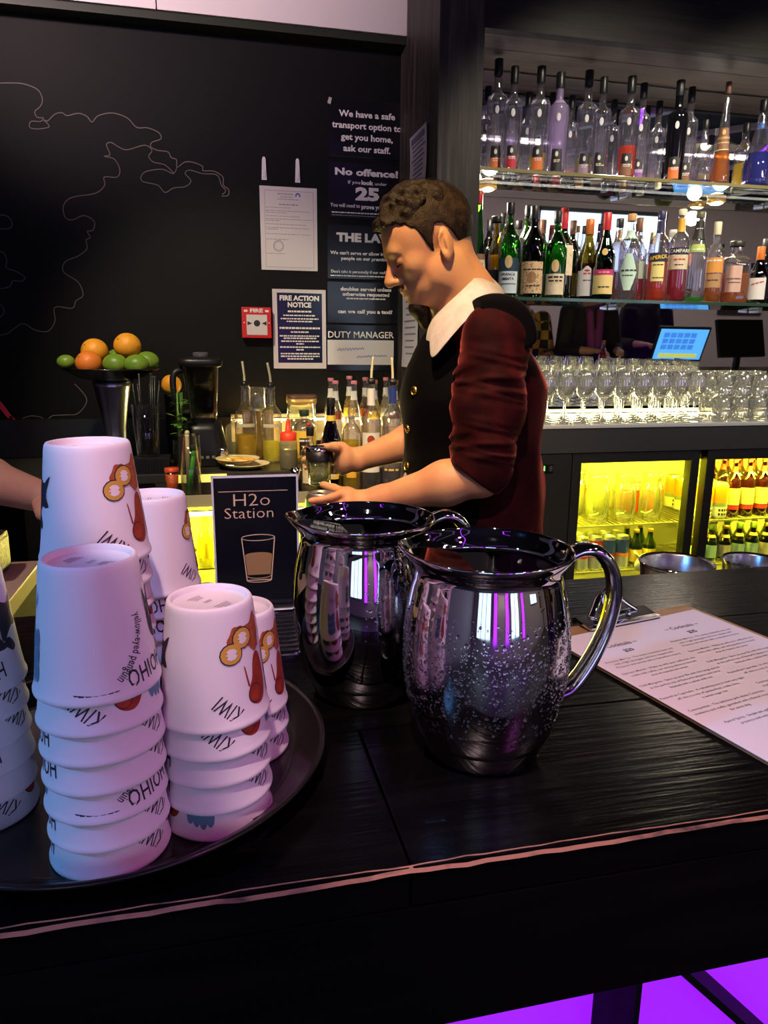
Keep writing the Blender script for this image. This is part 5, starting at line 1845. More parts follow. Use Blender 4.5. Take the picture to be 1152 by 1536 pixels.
mb.ell((.001, -.0178, h_ * .48), (.012, .001, .012))
for s in (-1, 1):
    mb.prism([(.001 + s * .018, -.0175, h_ * .48), (.001 + s * .036, -.0175, h_ * .48 + .008), (.001 + s * .036, -.0175, h_ * .48 - .008)], (0, 0, 0), (0, -.001, 0))
mb.build('arrow_mark', M_ink, t)['kind'] = 'stuff'
# papers on the return wall
XW = XR - .004
for i, (tl, trr, br, bl, lab) in enumerate((((618.7, 199.8), (643.8, 187), (637, 276.5), (612.8, 286), 'pale sheet with a dark heading on the return wall, curling upper'),
                                            ((608, 438), (629, 431), (625, 545), (601, 556), 'pale typed sheet on the return wall behind the bartender'))):
    C4 = [at_x(*q, XW) for q in (tl, trr, br, bl)]
    ya, yb_ = sum(c.y for c in (C4[0], C4[3])) / 2, sum(c.y for c in (C4[1], C4[2])) / 2
    zt_, zb_ = sum(c.z for c in C4[:2]) / 2, sum(c.z for c in C4[2:]) / 2
    t = thing('paper_sheet', lab, 'paper', (XW, (ya + yb_) / 2, zb_))
    hw, hh = (ya - yb_) / 2, zt_ - zb_
    vs_, fs_ = [], []
    n = 8
    for j in range(n + 1):
        cur = .012 * (j / n - .5) ** 2 + .0008
        for s in (-1, 1):
            vs_.append((-cur - .0004, s * hw, hh * j / n))
            vs_.append((-cur, s * hw, hh * j / n))
    for j in range(n):
        q = j * 4
        fs_ += [(q, q + 2, q + 6, q + 4), (q + 1, q + 5, q + 7, q + 3), (q, q + 4, q + 5, q + 1), (q + 2, q + 3, q + 7, q + 6)]
    MB().add(vs_, fs_).build('sheet', mat('lilac_paper', (.48, .46, .58), .6), t)
    mb = MB()
    for k in range(9):
        zz = hh * (.86 - k * .085)
        cur = .012 * (zz / hh - .5) ** 2 + .0008 + .0009
        if i == 0 and k == 0:
            mb.box((-cur, 0, hh * .88), (.0006, hw * 1.6, hh * .12))
        else:
            mb.box((-cur, random.uniform(-.01, .01), zz), (.0006, hw * random.uniform(1.1, 1.5), .006))
    mb.build('fine_print', mat('slate_print', (.12, .13, .22), .6), t)['kind'] = 'stuff'

# ================================================================ ON THE SIDE COUNTER
M_fruit_o = mat('orange_peel', (.80, .33, .02), .45, bump=(300, .25, (1, 1, 1)))
M_fruit_d = mat('deep_orange_peel', (.72, .19, .025), .45, bump=(300, .25, (1, 1, 1)))
M_lime = mat('lime_peel', (.12, .24, .02), .4, noise=(14, (.24, .34, .03), .4, .7, (1, 1, 1)))
YFB = 2.62
c = at_y(166, 553, YFB)
zr = c.z - ZL
fb = thing('fruit_bowl', 'dark fluted steel fruit stand with a flared rim', 'bowl', (c.x, YFB, ZL))
M_darksteel = mat('dark_steel', (.16, .17, .20), .22, metal=1.0)
rim = (at_y(240, 553, YFB).x - at_y(91, 553, YFB).x) / 2
MB().lathe([(0, zr - .042), (.05, zr - .042), (.10, zr - .030), (rim - .01, zr - .004), (rim, zr), (rim, zr + .002), (rim - .012, zr - .002), (.098, zr - .026), (.05, zr - .036), (0, zr - .036)], 56).build('dish', M_darksteel, fb)
MB().lathe([(0, zr - .043), (.062, zr - .043), (.058, zr - .06), (.046, zr - .13), (.036, zr - .20), (.034, .08), (.05, .025), (.085, .006), (.088, 0), (0, 0)], 40).build('stem', mat('satin_steel', (.42, .43, .48), .3, metal=1.0), fb)
zd = c.z - .030


def fruit(kind, px, py, rpx, Y, zmin=None):
    q = at_y(px, py, Y)
    r = rpx * (at_y(px + 1, py, Y).x - q.x)
    nm, lab, m, cat = kind
    t = thing(nm, lab, cat, (q.x, Y, q.z - r))
    MB().ell((0, 0, r), (r * (1.0 if cat != 'lime' else 1.12), r, r * (.96 if cat != 'lime' else .92)), 28, 18).build('flesh', m, t)
    MB().ell((-r * .55, -r * .62, r * 1.45), (r * .10, r * .05, r * .10), 10, 6, rot=Matrix.Rotation(.5, 3, 'X')).build('stem_end', mat('stem_brown', (.16, .12, .03), .7), t)


fruit(('orange', 'bright yellow-orange orange resting on the deeper orange', M_fruit_o, 'orange'), 142, 527, 21, 2.66)
fruit(('orange', 'orange topmost in the fruit bowl, above the limes', M_fruit_o, 'orange'), 191, 519, 21, 2.64)
fruit(('orange', 'deep reddish orange at the rim of the fruit bowl', M_fruit_d, 'orange'), 133, 545, 20.5, 2.575)
fruit(('lime', 'small lime at the rim beside the deep orange', M_lime, 'lime'), 99, 543, 12.5, 2.62)
fruit(('lime', 'lime in the bowl beneath the topmost orange', M_lime, 'lime'), 173, 546, 17.5, 2.575)
fruit(('lime', 'lime at the bowl front, between two limes', M_lime, 'lime'), 205, 547, 17, 2.565)
fruit(('lime', 'lime at the bowl rim on the blender side', M_lime, 'lime'), 221, 542, 16.5, 2.63)
fruit(('lime', 'lime half hidden behind the topmost orange', M_lime, 'lime'), 176, 538, 16, 2.69)

# black ribbed caddy with a glass of straws
cx = at_y(229, 690, 2.50).x
cad = thing('bar_caddy', 'black ribbed bar caddy under the glass of straws', 'caddy', (cx, 2.52, ZL))
MB().box((0, 0, .026), (.112, .09, .052), bevel=.003).build('box', M_blackplastic, cad)
for k in range(12):
    MB().box((-.052 + k * .0095, -.046, .026), (.004, .004, .05), bevel=.001).build('rib', M_blackplastic, cad)
gx_ = at_y(226, 690, 2.52).x
gg = thing('straw_glass', 'tall clear glass holding black straws', 'glass', (gx_ - .005, 2.52, ZL + .0522))
hg = at_y(222, 606, 2.52).z - ZL - .0522
MB().lathe([(0, .004), (.034, 0), (.036, .003), (.046, hg), (.0448, hg), (.0345, .012), (0, .010)], 28).build('tumbler', thin_glass('straw_glass_wall', (.94, .95, .96), blend=.28), gg)
random.seed(31)
for k in range(13):
    a = random.uniform(0, 2 * PI)
    b0 = Vector((.020 * math.cos(a), .020 * math.sin(a), .014))
    a2 = a + random.uniform(-.5, .5)
    rr = random.uniform(.026, .039)
    b1 = Vector((rr * math.cos(a2), rr * .8 * math.sin(a2), hg))
    dd_ = (b1 - b0)
    e = b0 + dd_ * random.uniform(1.35, 1.62)
    s_ = thing('straw', 'black drinking straw standing in the tall clear glass', 'straw', gg.location, 0, 'black straws in the glass')
    MB().tube([b0, e], .0032, 8).build('tube', M_blackplastic, s_)
    MB().lathe([(.0024, 0), (.0034, .0008), (.0024, .0016)], 8, c=e).build('tip', mat('straw_tip', (.25, .25, .24), .3), s_)
# mint sprigs and orange slice beside it
M_mint = mat('mint_leaf', (.07, .20, .02), .45, noise=(40, (.13, .30, .03), .4, .7, (1, 1, 1)))
gz_ = thing('mint_bunch', 'bunch of fresh green mint beside the straws', 'herb', (at_y(262, 700, 2.55).x + .022, 2.56, ZL))
MB().lathe([(0, .003), (.026, 0), (.028, .1), (.0265, .1), (.024, .006), (0, .006)], 20).build('pot', thin_glass('straw_glass_wall', (.86, .88, .92)), gz_)
for k in range(46):
    a, zz = random.uniform(0, 2 * PI), .10 + .17 * random.random()
    rr = random.uniform(.006, .026)
    L = random.uniform(.022, .036)
    d = Vector((math.cos(a), math.sin(a) * .8, random.uniform(-.7, .5))).normalized()
    s = d.cross(Vector((0, 0, 1))).normalized() * L * .30
    u = s.cross(d) * .25
    b = Vector((rr * math.cos(a) * .6, rr * math.sin(a) * .6, zz))
    P = [b, b + d * L * .3 + s, b + d * L * .65 + s * .85, b + d * L, b + d * L * .65 - s * .85, b + d * L * .3 - s, b + d * L * .45 + u]
    MB().add(P, [(0, 1, 6), (1, 2, 6), (2, 3, 6), (3, 4, 6), (4, 5, 6), (5, 0, 6)], True).build('leaf', M_mint, gz_)
for k in range(5):
    MB().tube([(random.uniform(-.012, .012), random.uniform(-.01, .01), .01), (random.uniform(-.02, .02), random.uniform(-.01, .01), .26)], .0018, 6).build('stem', M_mint, gz_)
q = at_y(257, 577, 2.80)
os_ = thing('orange_on_stand', 'orange on a black stand behind the mint and straws', 'orange', (q.x, 2.80, ZL))
MB().ell((0, 0, q.z - ZL), (.036, .030, .036), 24, 14).build('flesh', M_fruit_o, os_)
MB().lathe([(0, 0), (.026, 0), (.026, q.z - ZL - .05), (.030, q.z - ZL - .034), (.026, q.z - ZL - .032), (0, q.z - ZL - .036)], 24).build('stand', M_blackplastic, os_)
# tall jar of tools on the rail: green stick, black muddler, garnish
q = at_y(288, 742, YRL)
hj = at_y(285, 652, YRL).z - ZRL
jr = thing('bar_tool_jar', 'clear jar with garnish tools on the speed rail', 'jar', (q.x, YRL, ZRL))
MB().lathe([(0, .004), (.030, 0), (.032, .003), (.035, hj), (.034, hj), (.0305, .010), (0, .009)], 28).build('glass', thin_glass('straw_glass_wall', (.86, .88, .92)), jr)
sticks = [('green_stirrer', 'bright green plastic stirrer in the tool jar', mat('stirrer_green', (.12, .80, .05), .35), (-.010, -.016, .02), (.012, -.018, .150), .0078),
          ('muddler', 'black muddler handle in the tool jar', M_blackplastic, (.014, .004, .02), (.010, .008, .165), .0085),
          ('cream_stirrer', 'cream stirrer standing in the tool jar', mat('stirrer_cream', (.72, .62, .35), .4), (-.010, .006, .015), (-.006, .004, .215), .0065),
          ('amber_stirrer', 'amber stirrer in the tool jar', mat('stirrer_amber', (.70, .25, .04), .35), (.016, .006, .015), (.022, .008, .150), .005)]
for nm, lb, m, a, b, r_ in sticks:
    t = thing(nm, lb, 'stirrer', jr.location)
    MB().tube([a, b], r_, 12).build('shaft', m, t)
    MB().ell(b, (r_ * 1.25,) * 3, 12, 8).build('knob', m, t)
t = thing('garnish_tub', 'small tub of red-orange garnish beside the tool jar', 'tub', (q.x - .060, YRL + .0, ZRL))
MB().lathe([(0, 0), (.018, 0), (.022, .10), (.021, .10), (0, .098)], 20).build('tub', thin_glass('straw_glass_wall', (.86, .88, .92)), t)
MB().lathe([(0, .002), (.017, .002), (.0205, .085), (0, .087)], 20).build('garnish', mat('garnish_orange', (.65, .10, .02), .5), t)
MB().lathe([(.0225, .092), (.0225, .104), (0, .104)], 20).build('lid', mat('garnish_lid', (.6, .06, .02), .4), t)

# blender
YBL = 2.66
q = at_y(308, 690, YBL)
bl = thing('blender', 'black blender with a clear jug and black lid', 'blender', (q.x, YBL, ZL))
ht = at_y(306, 528, YBL).z - ZL
MB().lathe([(0, 0), (.078, 0), (.082, .01), (.080, .06), (.066, .125), (.060, .150), (0, .150)], 32, mod=sq(4)).build('motor_base', M_blackplastic, bl)
MB().lathe([(.034, .150), (.046, .158), (.050, .20), (.062, ht - .05), (.064, ht - .045), (.062, ht - .045), (.048, .20), (.044, .162), (0, .156)], 32, mod=sq(5)).build('jug', thin_glass('jug_plastic', (.55, .56, .56), blend=.4), bl)
MB().lathe([(.066, ht - .050), (.074, ht - .045), (.076, ht - .028), (.066, ht - .020), (.04, ht - .016), (0, ht - .016)], 32, mod=sq(5)).build('lid', M_blackplastic, bl)
MB().lathe([(.026, ht - .016), (.028, ht - .004), (.024, ht), (0, ht)], 24).build('filler_cap', mat('smoke_plastic', (.08, .08, .10), .15), bl)
MB().tube(catmull([(-.062, -.02, ht - .06), (-.092, -.03, ht - .075), (-.094, -.03, .25), (-.072, -.02, .19), (-.050, -.01, .185)], 5), .011, 10).build('handle', M_blackplastic, bl)
MB().lathe([(0, 0), (.016, .002), (.018, .012), (.013, .02), (0, .02)], 20, c=(.062, -.062, .05), rot=Matrix.Rotation(PI / 2, 3, 'X')).build('knob', M_chrome, bl)
for k in range(4):
    MB().box((.0 - .03 + k * .02, -.076, .035), (.012, .012, .010), bevel=.002).build('button', mat('button_grey', (.2, .2, .2), .4), bl)


# juice bottles with pourers
def pourer(t, h, m_t, m_c, lean=0.0):
    MB().lathe([(0, h - .004), (.013, h - .004), (.0145, h + .004), (.012, h + .012), (.006, h + .016), (0, h + .016)], 16).build('pourer_cork', m_c, t)
    MB().tube(catmull([(0, 0, h + .010), (lean * .2, 0, h + .040), (lean, 0, h + .085)], 5), .0042, 8).build('pour_spout', m_t, t)


M_spout = mat('cream_spout', (.62, .56, .36), .4)
Q_juice = liquid('orange_juice', (1.0, .72, .02), .97)
Q_juice2 = liquid('lemon_juice', (.96, .88, .05), .95)
STYLES['cruet'] = [(0, .95), (.01, 1.0), (.60, 1.0), (.66, .95), (.72, .62), (.76, .44), (.80, .40), (.97, .40), (1, .48)]
for i, (px_, py_, Y, r_, q_, lv, ln, lab) in enumerate(((367, 578, 2.69, .0400, Q_juice, .36, -.006, 'clear cruet a third full of orange juice with pour spout'), (406, 580, 2.68, .0375, Q_juice2, .27, -.010, 'clear cruet with yellow lemon juice and pour spout'))):
    x, h = on_shelf(px_, py_, Y, ZL)
    b = bottle(lab, 'cruet', x, Y, ZL, h, r_, G_clear, None, liq=(q_, lv), labels=[(.47, .515, .9, C_cream)], name='juice_cruet')
    pourer(b, h, M_spout, C_black, ln)
x, h = on_shelf(352, 640, 2.80, ZL)
bottle('pale glass flask behind the orange juice cruet', 'squat', x, 2.80, ZL, .16, .036, G_clear, None, name='glass_flask')
# plates with cut fruit
M_plate = mat('cream_plate', (.74, .66, .42), .3)
for i, (px_, py_, Y, rp, z_) in enumerate(((372, 702, 2.545, .085, ZL), (358, 712, 2.53, .076, ZL + .0205))):
    q = at_y(px_, py_, Y)
    t = thing('plate', ('cream oval plate under another plate by the cruets', 'cream plate stacked on top, holding citrus slices')[i], 'plate', ((.095, .070)[i], Y, z_))
    MB().lathe([(0, .002), (rp * .55, 0), (rp * .62, .003), (rp * .97, .015), (rp, .0175), (rp * .96, .018), (rp * .6, .0065), (0, .005)], 40).build('dish', M_plate, t)
for i, (dx, dy, rz_) in enumerate(((-.045, -.02, .2), (.012, -.038, 1.1), (.035, .005, 2.0), (-.01, .02, .7), (.004, -.012, 2.6))):
    t = thing('citrus_slice', 'citrus slice lying on the top cream plate', 'fruit slice', (.070 + dx, 2.53 + dy, ZL + .0205 + .008), rz_, 'citrus slices on the plate')
    MB().lathe([(0, .0), (.021, 0), (.023, .002), (.023, .007), (.021, .009), (0, .009)], 20, rot=Matrix.Rotation(.12, 3, 'X')).build('flesh', mat('citrus_flesh', (.80, .58, .14), .4), t)
    MB().lathe([(.0225, .0), (.0238, .001), (.0238, .008), (.0225, .009)], 20, rot=Matrix.Rotation(.12, 3, 'X')).build('peel', mat('citrus_peel', (.72, .32, .03), .4), t)
# squeeze bottle
q = at_y(434, 715, 2.50)
t = thing('squeeze_bottle', 'squeeze bottle of dark syrup with red nozzle cap', 'bottle', (q.x, 2.51, ZL))
hs = at_y(434, 660, 2.51).z - ZL
MB().lathe([(0, .002), (.029, 0), (.031, .004), (.031, hs - .012), (.028, hs), (0, hs)], 28).build('body', liquid('milky_plastic', (.62, .58, .40), .45), t)
MB().lathe([(0, .004), (.0295, .004), (.0295, hs * .66), (0, hs * .66)], 24).build('syrup', mat('dark_syrup', (.02, .010, .006), .3), t)
MB().lathe([(.028, hs), (.0285, hs + .024), (.022, hs + .028), (.011, hs + .030), (.007, hs + .062), (.005, hs + .074), (0, hs + .074)], 24).build('nozzle_cap', mat('nozzle_red', (.72, .05, .02), .4), t)
# syrup bottle with yellow label, jars, brown lid canister
x, h = on_shelf(456, 615, 2.63, ZL)
bottle('round clear syrup bottle with yellow label and dark cap', 'squat', x, 2.63, ZL, h, .043, G_clear, mat('cap_darkgreen', (.02, .04, .02), .4), .022, liq=(Q_pale, .6),
       labels=[(.12, .66, 1.15, L_yellow), (.18, .52, .42, L_black, .0012)], texts=[('~-----', .47, .011, L_white), ('~----', .36, .007, I_gold), ('~------', .28, .005, I_gold)], cap_r=1.4,
       extra=lambda t, H, r, face: MB().ell((r * .75 * math.cos(face + .5), r * .75 * math.sin(face + .5), H * .78), (.009, .009, .007)).build('red_tag', C_red, t))
q = at_y(452, 610, 2.80)
t = thing('canister', 'square glass canister with brown wooden lid', 'canister', (q.x, 2.80, ZL))
hc = at_y(452, 592, 2.80).z - ZL
MB().lathe([(0, 0), (.050, 0), (.052, .004), (.052, hc - .03), (0, hc - .03)], 28, mod=sq(7)).build('jar', G_clear, t)
MB().lathe([(0, .004), (.046, .004), (.046, hc * .6), (0, hc * .6)], 28, mod=sq(7)).build('contents', mat('dried_garnish', (.14, .10, .03), .8, noise=(60, (.30, .24, .08), .4, .6, (1, 1, 1))), t)
MB().lathe([(.0545, hc - .03), (.055, hc - .012), (0, hc - .012)], 28, mod=sq(7)).build('band', C_gold, t)
MB().lathe([(.055, hc - .012), (.055, hc), (0, hc)], 28, mod=sq(7)).build('lid', mat('lid_brown', (.11, .045, .03), .5), t)
q = at_y(386, 612, 2.80)
t = thing('tealight_holder', 'glass tumbler on a small wooden block behind the cruets', 'holder', (q.x, 2.80, ZL))
hb = at_y(386, 616, 2.80).z - ZL
MB().box((0, 0, hb / 2), (.115, .07, hb), bevel=.003).build('wooden_block', mat('oak_block', (.42, .27, .08), .5), t)
h2 = at_y(386, 581, 2.80).z - ZL - hb
MB().lathe([(0, hb + .002), (.028, hb), (.033, hb + .004), (.037, hb + h2), (.036, hb + h2), (.031, hb + .01), (0, hb + .008)], 24).build('tumbler', G_clear, t)
MB().lathe([(0, hb + .009), (.030, hb + .009), (.033, hb + .05), (0, hb + .052)], 24).build('salt', mat('pale_salt', (.5, .58, .62), .6), t)

# bottles in the speed rail and behind it
def rail_bottle(label, style, px_, py_, Y, zb, r, glass, cap, cap_h, spout_=None, **k):
    x, h = on_shelf(px_, py_, Y, zb)
    b = bottle(label, style, x, Y, zb, h, r, glass, cap, cap_h, **k)
    if spout_:
        pourer(b, h, M_spout, C_black, spout_)
    return b


rail_bottle('dark brown bottle with yellow neck band in the speed rail', 'bell', 496, 597, YRL + .0, ZRL, .0365, G_brown, C_black, .028, liq=(Q_brown, .7), labels=[(.18, .48, .75, L_yellow), (.20, .42, .40, L_cream, .0012), (.80, .86, 3.1, L_yellow)])
rail_bottle('short bottle of cloudy yellow mixer in the speed rail', 'squat', 527, 611, YRL - .0, ZRL, .0335, G_clear, None, 0, liq=(Q_yellow, .62), labels=[(.2, .55, .5, mat('label_mango', (.70, .36, .03), .6))])
rail_bottle('white rum bottle with round red emblem and pour spout', 'spirit', 557, 574, YRL + .0, ZRL, .0345, G_clear, None, 0, spout_=.006, liq=(Q_clear, .5),
            labels=[(.20, .56, .95, L_white), (.80, .95, 3.1, L_white)], texts=[('BACARDI', .40, .0135, I_dark), ('~-----------', .34, .006, I_dark), ('~---', .28, .007, I_dark)], extra=emblem(.50, .013, .014, mat('bat_red', (.32, .04, .025), .5), 'spirit', .0018))
rail_bottle('clear vodka bottle with blue neck foil and pour spout', 'spirit', 589, 575, YRL - .0, ZRL, .0360, G_clear, None, 0, spout_=-.004, liq=(Q_clear, .6), labels=[(.82, .97, 3.1, mat('neck_blue', (.02, .04, .20), .4))],
            texts=[('~------', .22, .012, I_gold)])
rail_bottle('clear gin bottle standing in the rail behind the forearm', 'spirit', 465, 640, YRL + .0, ZRL, .033, G_clear, C_black, .03, liq=(Q_pale, .4), labels=[(.2, .5, .9, L_cream)])
pk = [(496, 567, 2.86), (503, 571, 2.79), (524, 564, 2.86), (531, 571, 2.79), (548, 566, 2.86), (562, 570, 2.79), (579, 566, 2.86), (593, 571, 2.79)]
for i, (px_, py_, Y) in enumerate(pk):
    x, h = on_shelf(px_, py_, Y, ZL)
    bottle('tall clear syrup bottle with pink cap, %s row against the wall' % ('rear' if i % 2 == 0 else 'front'), 'slim', x, Y, ZL, h, .0255, G_clear, C_pink, .012, liq=((Q_clear, .6), (Q_brown, .6), (Q_yellow, .6))[i % 3], labels=[(.76, .88, 3.1, L_white), (.15, .5, 1.0, L_cream)], cap_r=1.15,
           group=('rear', 'front')[i % 2] + ' row of pink-capped syrups')
t = thing('jigger', 'steel double jigger standing on the speed rail', 'jigger', (at_y(443, 735, YRL).x, YRL - .01, ZRL))
MB().lathe([(0, .003), (.017, 0), (.019, .0), (.0075, .040), (.0075, .042), (.021, .092), (.020, .092), (.006, .046), (0, .045)], 24).build('cups', M_chrome, t)
MB().lathe([(.0078, .037), (.0100, .041), (.0078, .045)], 24).build('collar', M_chrome, t)

# ================================================================ PEOPLE
import openvdb


class Field:
    """signed distance field on a grid; shapes melt together, the zero level becomes one continuous mesh"""

    def __init__(s, lo, hi, vox):
        s.lo, s.v = np.array(lo, float), vox
        s.n = np.ceil((np.array(hi, float) - s.lo) / vox).astype(int) + 1
        s.a = np.full(s.n, 0.25, np.float32)

    def block(s, lo, hi):
        i0 = np.clip(np.floor((np.array(lo) - s.lo) / s.v).astype(int), 0, s.n)
        i1 = np.clip(np.ceil((np.array(hi) - s.lo) / s.v).astype(int) + 1, 0, s.n)
        sl = tuple(slice(a, b) for a, b in zip(i0, i1))
        ax = [s.lo[k] + s.v * np.arange(i0[k], i1[k]) for k in range(3)]
        X, Y, Z_ = np.meshgrid(*ax, indexing='ij', sparse=False)
        return sl, X.astype(np.float32), Y.astype(np.float32), Z_.astype(np.float32)

    def put(s, d, sl, k, sub=False, cut=False):
        a = s.a[sl]
        if sub:
            d = -d
            h = np.clip(.5 - .5 * (d - a) / k, 0, 1)
            s.a[sl] = a + (d - a) * 0 if d.size == 0 else np.maximum(a, d) + k * h * (1 - h) * 1.0
        else:
            h = np.clip(.5 + .5 * (a - d) / k, 0, 1)
            s.a[sl] = a + (d - a) * h - k * h * (1 - h)

    def ell(s, c, r, k=.012, M=None, sub=False):
        c, r = np.array(c, float), np.array(r, float)
        m = float(r.max()) + k + 3 * s.v
        sl, X, Y, Z_ = s.block(c - m, c + m)
        if X.size == 0:
            return
        p = np.stack([X - c[0], Y - c[1], Z_ - c[2]], -1)
        if M is not None:
            p = p @ np.array(M, np.float32)      # columns are the local axes
        k0 = np.sqrt(((p / r) ** 2).sum(-1)) + 1e-9
        k1 = np.sqrt(((p / r ** 2) ** 2).sum(-1)) + 1e-9
        s.put((k0 * (k0 - 1) / k1).astype(np.float32), sl, k, sub)

    def cap(s, a, b, ra, rb, k=.012, flat=None, fold=None, sub=False):
        """tapered limb; flat=(axis, factor) squeezes the section; fold(t, angle) adds relief"""
        a, b = np.array(a, float), np.array(b, float)
        m = max(ra, rb) + k + 3 * s.v + (.015 if fold else 0)
        if flat:
            m *= 1.6
        sl, X, Y, Z_ = s.block(np.minimum(a, b) - m, np.maximum(a, b) + m)
        if X.size == 0:
            return
        p = np.stack([X - a[0], Y - a[1], Z_ - a[2]], -1)
        ba = b - a
        L2 = float((ba ** 2).sum())
        t = np.clip((p @ ba.astype(np.float32)) / L2, 0, 1)
        q = p - t[..., None] * ba.astype(np.float32)
        if flat:
            ax = np.array(flat[0], float)
            ax /= np.linalg.norm(ax)
            u = q @ ax.astype(np.float32)
            q = q + (u * (1 / flat[1] - 1))[..., None] * ax.astype(np.float32)
        d = np.sqrt((q ** 2).sum(-1))
        rr = ra + (rb - ra) * t
        if fold:
            e1 = np.cross(ba / np.sqrt(L2), [0, 1, 0.01])
            e1 /= np.linalg.norm(e1)
            e2 = np.cross(ba / np.sqrt(L2), e1)
            an = np.arctan2(q @ e2.astype(np.float32), q @ e1.astype(np.float32))
            rr = rr + fold(t, an)
        d = d - rr
        if flat:
            d = d * min(1, flat[1])
        s.put(d.astype(np.float32), sl, k, sub)

    def mesh(s, name, smooth=0, keep=None):
        if keep is not None:
            sl, X, Y, Z_ = s.block(s.lo, s.lo + s.v * s.n)
            s.a = np.maximum(s.a, keep(X, Y, Z_)[:s.n[0], :s.n[1], :s.n[2]].astype(np.float32))
        g = openvdb.FloatGrid(0.25)
        g.copyFromArray(np.ascontiguousarray(s.a))
        pts, quads = g.convertToQuads()
        pts = pts * s.v + s.lo
        me = bpy.data.meshes.new(name)
        me.from_pydata([tuple(p) for p in pts.tolist()], [], [tuple(q) for q in quads.tolist()])
        bm = bmesh.new()
        bm.from_mesh(me)
        for _ in range(smooth):
            bmesh.ops.smooth_vert(bm, verts=bm.verts, factor=.5, use_axis_x=True, use_axis_y=True, use_axis_z=True)
        for f in bm.faces:
            f.smooth = True
        bmesh.ops.recalc_face_normals(bm, faces=bm.faces)
        bm.to_mesh(me)
        bm.free()
        return me


def skin_mat(name, base, c2):
    return mat(name, base, .50, spec=.35, sss=.25, noise=(18, c2, .40, .66, (1, 1, 1)), bump=(220, .12, (1, 1, 1)))


M_skin = skin_mat('skin_warm', (.57, .31, .155), (.59, .27, .145))
M_skin2 = skin_mat('skin_fair', (.62, .36, .27), (.60, .30, .23))
M_hair = mat('brown_hair', (.009, .005, .0035), .55, spec=.25, noise=(90, (.024, .014, .008), .4, .7, (1, 1, 1)), bump=(260, .6, (1, 1, 1)))
M_hairs = mat('fair_brown_hair', (.014, .008, .005), .6, spec=.2, noise=(60, (.045, .028, .015), .4, .7, (1, 1, 1)), bump=(320, .5, (1, 1, 1)))
M_maroon = mat('maroon_velvet', (.013, .0009, .0019), .8, spec=.10, sheen=.40, sheen_tint=(.80, .16, .16), noise=(22, (.034, .0026, .004), .42, .68, (1, 1, .6)))
M_blackvel = mat('black_velvet', (.0022, .0020, .0027), .85, spec=.05, sheen=.06, sheen_tint=(.3, .3, .4))
M_shirt = mat('cream_linen', (.52, .48, .46), .75, spec=.15, noise=(50, (.44, .40, .38), .4, .7, (1, 1, 1)), bump=(90, .35, (1, 1, 1)))
M_trouser = mat('black_trousers', (.008, .008, .010), .8)
M_shoe = mat('black_shoe', (.008, .007, .007), .35)

# ---------------------------------------------------------------- the bartender: faces along -X, leaning over the speed rail
YH = 1.62
PIT = R(27)
fw = np.array([-math.cos(PIT), 0.02, -math.sin(PIT)])
fw /= np.linalg.norm(fw)
sd = np.array([-.02, -1.0, 0.0])
sd -= fw * (sd @ fw)
sd /= np.linalg.norm(sd)
upv = np.cross(sd, fw)
if upv[2] < 0:
    upv = -upv
HM = np.stack([fw, sd, upv], 1)          # columns: forward, his left (towards the bar), up
ear = np.array(at_y(667, 366, YH - .076))
HO = ear - HM @ np.array([-.008, .076, -.012])


def hd(f, s, u):
    return HO + HM @ np.array([f, s, u])


pz = lambda px, py, Y: np.array(at_y(px, py, Y))
shN, shF = pz(742, 506, 1.445), pz(712, 482, 1.80)          # shoulder joints
elN, wrN = pz(722, 712, 1.415), pz(572, 748, 1.50)
elF, wrF = pz(655, 650, 1.83), pz(536, 690, 1.755)
neckb = pz(700, 452, YH)
chest = np.array([.575, YH, 1.34])
waist = np.array([.590, YH, 1.10])
hip = np.array([.610, YH, .93])

B = Field((.18, 1.33, .88), (.86, 1.97, 1.84), .0036)
# head
B.ell(hd(-.012, 0, .035), (.097, .074, .088), .02, HM)
B.ell(hd(.040, 0, .030), (.050, .060, .056), .03, HM)
B.ell(hd(.042, 0, -.030), (.050, .056, .072), .03, HM)
B.ell(hd(.036, 0, -.076), (.052, .052, .034), .03, HM)
B.ell(hd(.074, 0, -.098), (.019, .024, .017), .025, HM)
for s in (-1, 1):
    B.ell(hd(.060, s * .044, -.022), (.022, .018, .020), .02, HM)          # cheekbone
    B.ell(hd(.000, s * .058, -.062), (.040, .014, .034), .02, HM)          # jaw angle
B.cap(hd(.083, .032, .017), hd(.083, -.032, .017), .0115, .0115, .018)      # brow
for s in (-1, 1):
    B.ell(hd(.097, s * .033, -.003), (.013, .016, .010), .012, HM, sub=True)
B.cap(hd(.088, 0, .010), hd(.117, 0, -.031), .0085, .0105, .010)            # nose
B.ell(hd(.113, 0, -.035), (.012, .011, .010), .006, HM)
for s in (-1, 1):
    B.ell(hd(.100, s * .0125, -.038), (.012, .0075, .0085), .005, HM)
    B.ell(hd(.079, s * .032, -.003), (.0135, .0145, .0125), .004, HM)       # lowered eyelids
    B.ell(hd(.109, s * .006, -.047), (.005, .003, .003), .003, HM, sub=True)
B.ell(hd(.088, 0, -.060), (.012, .026, .011), .010, HM)
B.ell(hd(.0955, 0, -.0615), (.008, .019, .0045), .003, HM)                  # lips
B.ell(hd(.0930, 0, -.0715), (.009, .018, .0055), .003, HM)
B.cap(hd(.103, .018, -.0665), hd(.103, -.018, -.0665), .0016, .0016, .003, sub=True)
